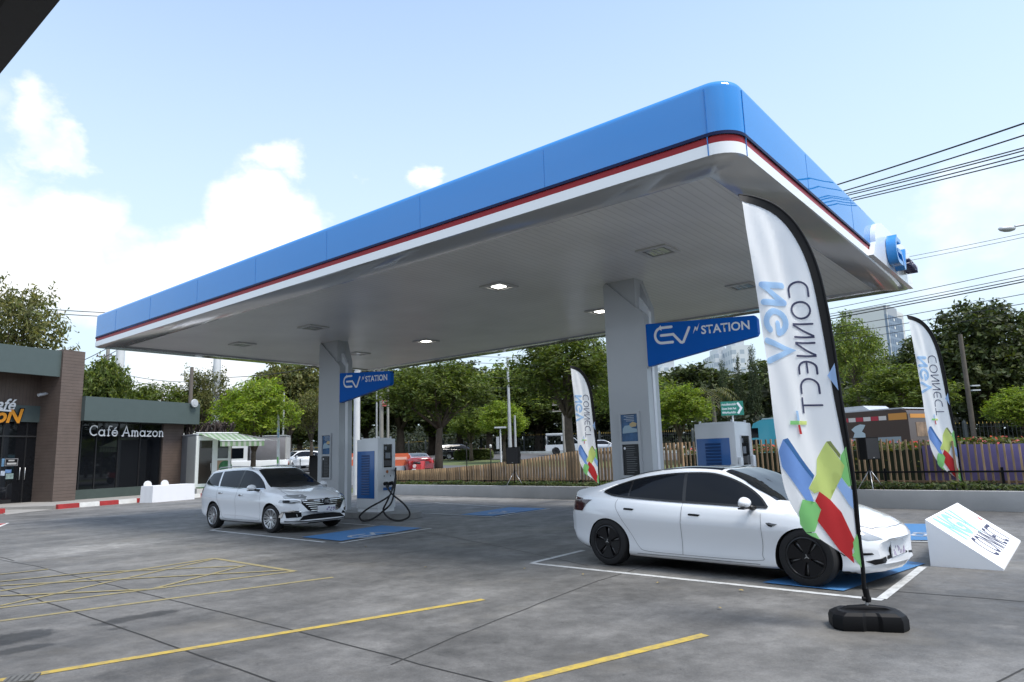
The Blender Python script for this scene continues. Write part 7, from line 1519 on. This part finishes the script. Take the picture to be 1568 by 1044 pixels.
# ================================================================== TRAFFIC
def simple_car(name, label, p, rz, paint, sp=EST, rear=False, sc=1.0, low=False):
    t = thing(name, label, 'car', (p.x, p.y, gz(p.x, p.y) + .03), rz); c = Car(sp, t, paint)
    est_ = sp is EST
    belt = [(.98, .985), (.3, .985), (-.5, 1.005), (-1.2, 1.03), (-1.7, 1.07)] if est_ else [(1.02, .925), (.4, .95), (-.3, .975), (-.9, 1.005), (-1.50, 1.06)]
    top = [(-1.74, 1.30), (-1.1, 1.405), (-.4, 1.425), (.0, 1.41), (.3, 1.345), (.66, 1.19)] if est_ else [(-1.36, 1.165), (-1.0, 1.265), (-.5, 1.335), (0, 1.355), (.3, 1.325), (.62, 1.215), (.88, 1.06)]
    c.both(belt + top, GLS, 'side_window', off=.007, step=.08)
    c.decal([(.36, .545), (.85, .655), (1.12, .70), (1.2, 0), (1.12, -.70), (.85, -.655), (.36, -.545)], 'top', GLS2, 'windscreen', off=.007, step=.1)
    c.decal([(-.68, .51), (-1.72, .50), (-1.78, 0), (-1.72, -.50), (-.68, -.51)] if not est_ else [(-2.0, .55), (-2.24, .60), (-2.24, -.60), (-2.0, -.55)], 'top', GLS2, 'rear_window', off=.007, step=.1)
    for sd in (1, -1):
        c.decal([(sd * .50, .755), (sd * .70, .76), (sd * .74, .66), (sd * .55, .65)], 'front', LAMPG, 'headlight', off=.007, step=.1)
        c.decal([(sd * .45, .93), (sd * .72, .93), (sd * .76, .78), (sd * .50, .78)], 'rear', M('tail_lamp_bright', (.45, .02, .02), .2, coat=.5), 'tail_light', off=.009, step=.1)
        mirror_part(t, .75, .97, 1.0, paint, sd)
    c.decal([(-.45, .62), (.45, .62), (.40, .46), (-.40, .46)], 'front', BLK, 'grille', off=.007, step=.1)
    c.decal([(-.60, .46), (.60, .46), (.55, .34), (-.55, .34)], 'rear', BLK, 'rear_bumper_trim', off=.007, step=.1)
    c.decal([(-.24, .84), (.24, .84), (.24, .73), (-.24, .73)], 'rear', PLATE, 'number_plate', off=.012, step=.2); add_wheels(t, sp, 'simple'); return t
REDP = M('red_car_paint', (.22, .008, .014), .2, coat=1.0); BLKP = M('black_car_paint', (.012, .013, .018), .2, coat=1.0); SILV = M('silver_car_paint', (.42, .45, .50), .3, metal=.3, coat=1.0)
q = AT(637, 706, 44.5); simple_car('red_car', 'red saloon car seen from behind on the side road', q, R_(90 + 16), REDP, SAL)
q = AT(702, 698, 70); simple_car('black_car', 'black hatchback half hidden by the clipped hedge', q, R_(25), BLKP, EST)
q = AT(455, 692, 60); simple_car('white_car', 'white car facing left beyond the box truck', q, R_(-125), CARW, EST)
q = AT(922, 690, 74); simple_car('silver_car', 'blue grey car between the middle flag and the right column', q, R_(-8), SILV, SAL)
# pickup with a white canopy
q = AT(873, 690, 73); pk = thing('pickup_truck', 'white pickup with a raised white load cover behind the spreading tree', 'pickup', (q.x, q.y, gz(q.x, q.y) + .03), R_(-6))
PKW = M('pickup_white', (.55, .58, .62), .3, coat=.6); fn = lambda u, v, w: Vector((u, w, v))
bm = bmesh.new(); P = [(-2.5, .45), (-1.85, .45)] + arcpts(-1.45, .42, .42, .42, 175, 5, 8) + [(1.1, .42)] + arcpts(1.65, .42, .42, .42, 175, 5, 8) + [(2.5, .45), (2.55, .80), (2.4, 1.0), (1.25, 1.10), (-2.5, 1.08)]; prism(bm, P, fn, -.88, .88); bd = obj('body', bm, PKW, pk, 30)
bm = bmesh.new(); P = [(-.45, 1.081), (1.25, 1.101), (.55, 1.72), (.35, 1.78), (-.35, 1.78)]; prism(bm, P, fn, -.78, .78); cb = obj('cab', bm, PKW, pk, 30)
for sd in (-1, 1): bm = bmesh.new(); prism(bm, [(-.32, 1.13), (1.05, 1.14), (.5, 1.66), (-.25, 1.68)], fn, sd * .782, sd * .79); obj('side_window', bm, GLS, cb)
bm = bmesh.new(); face(bm, vadd(bm, [(1.22, -.68, 1.14), (1.22, .68, 1.14), (.60, .64, 1.71), (.60, -.64, 1.71)])); obj('windscreen', bm, GLS2, cb)
bm = bmesh.new(); box(bm, -2.45, -.55, -.84, .84, 2.02, 2.25, bev=.06); cv = obj('load_cover', bm, WPAINT, pk, 30)
for x in (-2.40, -.62):
    for y in (-.78, .78): bm = bmesh.new(); tube(bm, [(x, y, 1.08), (x, y, 2.03)], .03, 6); obj('post', bm, STEEL, cv)
bm = bmesh.new(); box(bm, -.85, -.56, -.8, -.2, 1.45, 2.0); obj('cargo_box', bm, WPAINT, cv)
bm = bmesh.new(); box(bm, -2.54, -2.505, -.85, -.68, .75, 1.0); obj('tail_light', bm, REDL, bd)
for ax in (-1.45, 1.65):
    for sd in (-1, 1): bm = bmesh.new(); lathe(bm, [(.2, -.1), (.36, -.1), (.38, 0), (.36, .1), (.2, .1), (.18, .06), (.001, .05)], 20, Matrix.Translation((ax, sd * .76, .38)) @ Matrix.Rotation(R_(-90 * sd), 4, 'X')); obj('wheel', bm, TYRE, pk, 40)
# box truck by the kiosk
q = AT(400, 712, 49); bt = thing('box_truck', 'grey box truck with white lower sides parked beyond the kiosk', 'truck', (q.x, q.y, gz(q.x, q.y) + .03), R_(8)); dz = AT(410, 714, 49).z - bt.location.z - .9
bm = bmesh.new(); box(bm, -.6, 1.75, -.9, .9, 1.35 + dz, 2.95 + dz, bev=.03); bx = obj('cargo_box', bm, M('truck_grey', (.24, .23, .25), .5, metal=.2, var=.08), bt, 30)
bm = bmesh.new(); box(bm, -.62, 1.78, -.93, .93, 2.95 + dz, 3.02 + dz); obj('roof_edge', bm, WPAINT, bx)
bm = bmesh.new(); box(bm, 1.751, 1.80, -.86, .86, 1.4 + dz, 2.9 + dz); obj('rear_door', bm, M('truck_door', (.45, .45, .44), .5, var=.1), bx)
bm = bmesh.new(); box(bm, -3.2, 1.95, -.95, .95, .55, 1.33 + dz, bev=.05); obj('lower_body', bm, CARW, bt, 30)
bm = bmesh.new(); P = [(-3.3, 1.331 + dz), (-.75, 1.331 + dz), (-.75, 2.4 + dz), (-2.2, 2.4 + dz), (-2.9, 1.9 + dz)]; prism(bm, P, fn, -.88, .88); cb = obj('cab', bm, CARW, bt, 30); bm = bmesh.new(); prism(bm, [(-2.7, 1.5 + dz), (-1.0, 1.5 + dz), (-1.0, 2.2 + dz), (-2.15, 2.2 + dz)], fn, -.89, -.882); obj('side_window', bm, GLS, cb)
bm = bmesh.new(); lathe(bm, [(.16, 0), (.16, .04)], 14, Matrix.Translation((1.97, -.7, 1.05 + dz)) @ Matrix.Rotation(R_(90), 4, 'Y')); obj('tail_light', bm, REDL, bt)
for ax in (-2.4, 1.0):
    for sd in (-1, 1): bm = bmesh.new(); lathe(bm, [(.2, -.12), (.40, -.12), (.42, 0), (.40, .12), (.2, .12), (.001, .06)], 20, Matrix.Translation((ax, sd * .82, .42)) @ Matrix.Rotation(R_(-90 * sd), 4, 'X')); obj('wheel', bm, TYRE, bt, 40)
# dark sloping awning of a stall, just left of the left column
a = AT(447, 712, 40); t = thing('market_stall', 'dark stall with a sloping black awning just left of the left column', 'stall', (a.x, a.y, 0.02), R_(0)); z1 = AT(487, 693, 40).z; w_ = AT(488, 700, 40).x - a.x; zA = AT(447, 707, 40).z
bm = bmesh.new(); face(bm, vadd(bm, [(0, -.3, zA), (w_ + .3, -.3, z1), (w_ + .3, 1.6, z1 + .15), (0, 1.6, zA + .15)])); bmesh.ops.solidify(bm, geom=bm.faces[:], thickness=.03); obj('awning', bm, M('awning_dark', (.07, .075, .085), .4, var=.3), t)
bm = bmesh.new(); box(bm, w_ * .66, w_ + .4, .0, .08, .3, z1 - .18); obj('curtain', bm, BLK, t)
for x in (.1, w_ * .6, w_ + .2): bm = bmesh.new(); tube(bm, [(x, 1.2, -.05), (x, 1.2, zA + .1 + (z1 - zA) * x / w_)], .03, 6); obj('post', bm, STEEL, t)
bm = bmesh.new(); box(bm, .3, w_ * .6, .6, 1.3, .4, .95); obj('counter', bm, M('stall_clutter', (.18, .18, .18), .6, var=.8, vscale=5), t)
# orange barriers and scooter
ORG = M('barrier_orange', (.72, .16, .07), .5, trans=.2)
def barrier(px, D, label):
    q = AT(px, 700, D); t = thing('traffic_barrier', label, 'barrier', (q.x, q.y, gz(q.x, q.y) + .02), R_(5), 'orange road barriers'); h_ = AT(px, 694, D).z - t.location.z; zb = AT(px, 713, D).z - t.location.z
    bm = bmesh.new(); P = [(-.55, zb), (.55, zb), (.55, h_ - .1), (.45, h_), (-.45, h_), (-.55, h_ - .1)]; prism(bm, P, lambda u, v, w: Vector((u, w, v)), -.16, .16); o = obj('shell', bm, ORG, t)
    bm = bmesh.new(); box(bm, -.4, .4, -.17, -.161, h_ - .38, h_ - .22); obj('reflector_band', bm, M('barrier_pale', (.75, .45, .36), .5), o)
    bm = bmesh.new(); box(bm, -.6, .6, -.2, .2, 0, zb - .003); obj('foot', bm, M('barrier_base', (.36, .37, .40), .7), t)
barrier(613, 43, 'orange and white road barrier left of the red car'); barrier(539, 43, 'orange road barrier glimpsed between left column and charger')
q = AT(643, 714, 40); t = thing('scooter', 'red and white scooter parked behind the low end of the slatted fence', 'scooter', (q.x, q.y, gz(q.x, q.y) + .03), R_(75)); SR = M('scooter_red', (.45, .02, .02), .3, coat=.6); zo = max(0, AT(643, 722, 40).z - t.location.z - .35)
t.location.z += zo
for x in (-.6, .6): bm = bmesh.new(); lathe(bm, [(.12, -.05), (.25, -.05), (.27, 0), (.25, .05), (.12, .05)], 18, Matrix.Translation((x, 0, .27)) @ Matrix.Rotation(R_(90), 4, 'X')); obj('wheel', bm, TYRE, t, 40)
bm = bmesh.new(); prism(bm, [(-.75, .45), (-.1, .32), (.35, .32), (.5, .9), (.38, .95), (.2, .45), (-.1, .5), (-.15, .75), (-.75, .78)], lambda u, v, w: Vector((u, w, v)), -.13, .13); obj('body', bm, SR, t, 30)
bm = bmesh.new(); box(bm, -.72, -.12, -.12, .12, .781, .86, bev=.03); obj('seat', bm, BLK, t); bm = bmesh.new(); tube(bm, [(.44, -.32, 1.02), (.46, 0, .96), (.44, .32, 1.02)], .018, 6); obj('handlebar', bm, BLK, t)
bm = bmesh.new(); lathe(bm, [(.10, 0), (.10, .05)], 14, Matrix.Translation((-.75, 0, .68)) @ Matrix.Rotation(R_(-90), 4, 'Y')); obj('tail_light', bm, M('lamp_white_red', (.7, .55, .55), .3), t); bm = bmesh.new(); box(bm, -.90, -.80, -.10, .10, .42, .52); obj('number_plate', bm, PLATE, t)
# the bus
pr, pf = AT(1398, 700, 29.2), AT(1150, 700, 36.6); bv = Vector((pf.x - pr.x, pf.y - pr.y, 0)); BL_ = bv.length; bus = thing('city_bus', 'brown and turquoise city bus passing behind the slatted fence', 'bus', (pr.x, pr.y, gz(pr.x, pr.y) + .03), math.atan2(bv.y, bv.x))
BBR = M('bus_brown', (.060, .038, .030), .35, coat=.4); BTE = M('bus_teal', (.07, .40, .50), .35, coat=.4); zr = AT(1390, 624, 29.2).z - bus.location.z; BW = 2.4
# local: x forward, y to the left (camera side is +y)
sgn = 1 if (Matrix.Rotation(bus.rotation_euler.z, 3, 'Z') @ Vector((0, 1, 0))).dot(-Vector((pr.x, pr.y, 0))) > 0 else -1
def by(y): return -sgn * y                                             # y measured from the camera side inwards
fn = lambda u, v, w: Vector((u, by(w), v)); xs_ = BL_ * .66
def wheelgap(P0): return P0
bm = bmesh.new(); prism(bm, [(0, .35), (1.6, .35)] + arcpts(2.05, .42, .48, .55, 180, 0, 8) + [(xs_, .35), (xs_, zr - .12), (xs_, zr - .04), (.25, zr - .02), (.06, zr - .12), (0, zr - .3)], fn, 0, BW); bb = obj('body', bm, BBR, bus, 30)
bm = bmesh.new(); prism(bm, [(xs_ + .003, .35), (BL_ - 1.9, .35)] + arcpts(BL_ - 1.45, .42, .48, .55, 180, 0, 8) + [(BL_ - .1, .35), (BL_, .9), (BL_ - .05, zr - .75), (BL_ - .32, zr - .22), (BL_ - .8, zr - .06), (xs_ + .003, zr - .04)], fn, 0, BW); fb = obj('front_body', bm, BTE, bus, 30)
bm = bmesh.new(); prism(bm, [(.15, zr - .019), (BL_ - .8, zr - .035), (BL_ - .85, zr + .02), (.3, zr + .035)], fn, .1, BW - .1); obj('roof', bm, WPAINT, bus)
bm = bmesh.new(); prism(bm, [(1.9, zr + .036), (BL_ * .62, zr + .03), (BL_ * .61, zr + .22), (2.2, zr + .25)], fn, .35, BW - .35); obj('roof_unit', bm, GREYP, bus)
def bpatch(pts, mat, name, par, lift=.004): bm = bmesh.new(); prism(bm, pts, fn, -lift - .004, -lift); return obj(name, bm, mat, par)
for k in range(11):
    u = .95 + k * .36; bpatch([(u, zr - .46), (u + .34, zr - .46), (u + .34, zr - .28), (u, zr - .28)], M('stripe_red', (.40, .03, .05), .5) if k % 2 else M('stripe_cream', (.60, .55, .52), .5), 'roof_stripe', bb)
bpatch([(.05, zr - .48), (.85, zr - .48), (.85, zr - .20), (.05, zr - .20)], M('bus_orange', (.55, .24, .05), .5), 'orange_panel', bb); bpatch([(.4, zr - 1.45), (4.6, zr - 1.45), (4.6, zr - 1.22), (.4, zr - 1.18)], M('bus_grey', (.26, .30, .33), .4), 'grey_band', bb)
bpatch([(2.0, zr - 1.16), (2.6, zr - 1.16), (2.5, zr - .95), (2.65, zr - .80), (2.45, zr - .66), (2.2, zr - .58), (1.95, zr - .62), (2.05, zr - .78), (2.15, zr - .90), (2.0, zr - 1.0)], M('bus_pale', (.42, .50, .54), .5), 'pale_patch', bb)
bpatch([(3.1, zr - 1.05), (4.2, zr - 1.08), (4.3, zr - .72), (3.5, zr - .62), (3.15, zr - .75)], M('bus_tan', (.28, .20, .14), .5, var=.8, vscale=3), 'tan_patch', bb)
bpatch([(.1, .92), (xs_, .92), (xs_, 1.0), (.1, 1.0)], M('bus_orange', (.55, .24, .05), .5), 'side_stripe', bb); bpatch([(xs_ + .02, .92), (BL_ - .3, .92), (BL_ - .3, .98), (xs_ + .02, .98)], M('bus_orange', (.55, .24, .05), .5), 'side_stripe', fb)
bpatch(arcpts(xs_ - .05, 1.75, .95, 1.15, 95, 265, 14)[::-1] if False else [(xs_ + p[0] * 1.0, 1.75 + p[1]) for p in [(.003, -1.1), (.45, -.95), (.78, -.45), (.85, 0), (.78, .45), (.45, .95), (.003, 1.1)]], M('bus_maroon', (.17, .035, .035), .5), 'round_patch', fb)
for (u0, u1, z0, z1) in ((BL_ - .62, BL_ - .06, zr - .95, zr - .45), (BL_ - .62, BL_ - .03, 1.05, zr - 1.05)): bpatch([(u0, z0), (u1, z0), (u1 - .02, z1), (u0, z1)], GLS, 'window', fb, .006)
for k in range(3): bpatch([(.9 + k * 1.15, zr - 1.95), (1.75 + k * 1.15, zr - 1.95), (1.75 + k * 1.15, zr - 1.55), (.9 + k * 1.15, zr - 1.55)], GLS, 'window', bb, .006)
for (zz, mt) in ((1.25, REDL), (1.05, M('lamp_white', (.5, .5, .5), .3)), (.85, M('bus_orange', (.55, .24, .05), .5))): bm = bmesh.new(); box(bm, -.03, -.001, min(by(.12), by(.42)), max(by(.12), by(.42)), zz - .09 if zz != 1.25 else zz - .08, zz + .08 if zz != 1.25 else zz + .35); obj('tail_light', bm, M('bus_tail_red', (.60, .03, .02), .3) if mt is REDL else mt, bb)
bm = bmesh.new(); box(bm, -.012, -.001, min(by(.15), by(2.2)), max(by(.15), by(2.2)), zr - .42, zr - .25); obj('rear_stripe', bm, M('bus_orange', (.55, .24, .05), .5), bb); bm = bmesh.new(); box(bm, -.012, -.001, min(by(.5), by(1.9)), max(by(.5), by(1.9)), zr - 1.2, zr - .6); obj('rear_lettering_panel', bm, M('bus_tan2', (.22, .15, .10), .5, var=.6, vscale=4), bb)
for ax in (2.05, BL_ - 1.45):
    for y in (.14, BW - .14): bm = bmesh.new(); lathe(bm, [(.2, -.13), (.44, -.13), (.46, 0), (.44, .13), (.2, .13), (.001, .08)], 22, Matrix.Translation((ax, by(y), .46)) @ Matrix.Rotation(R_(90), 4, 'X')); obj('wheel', bm, TYRE, bus, 40)
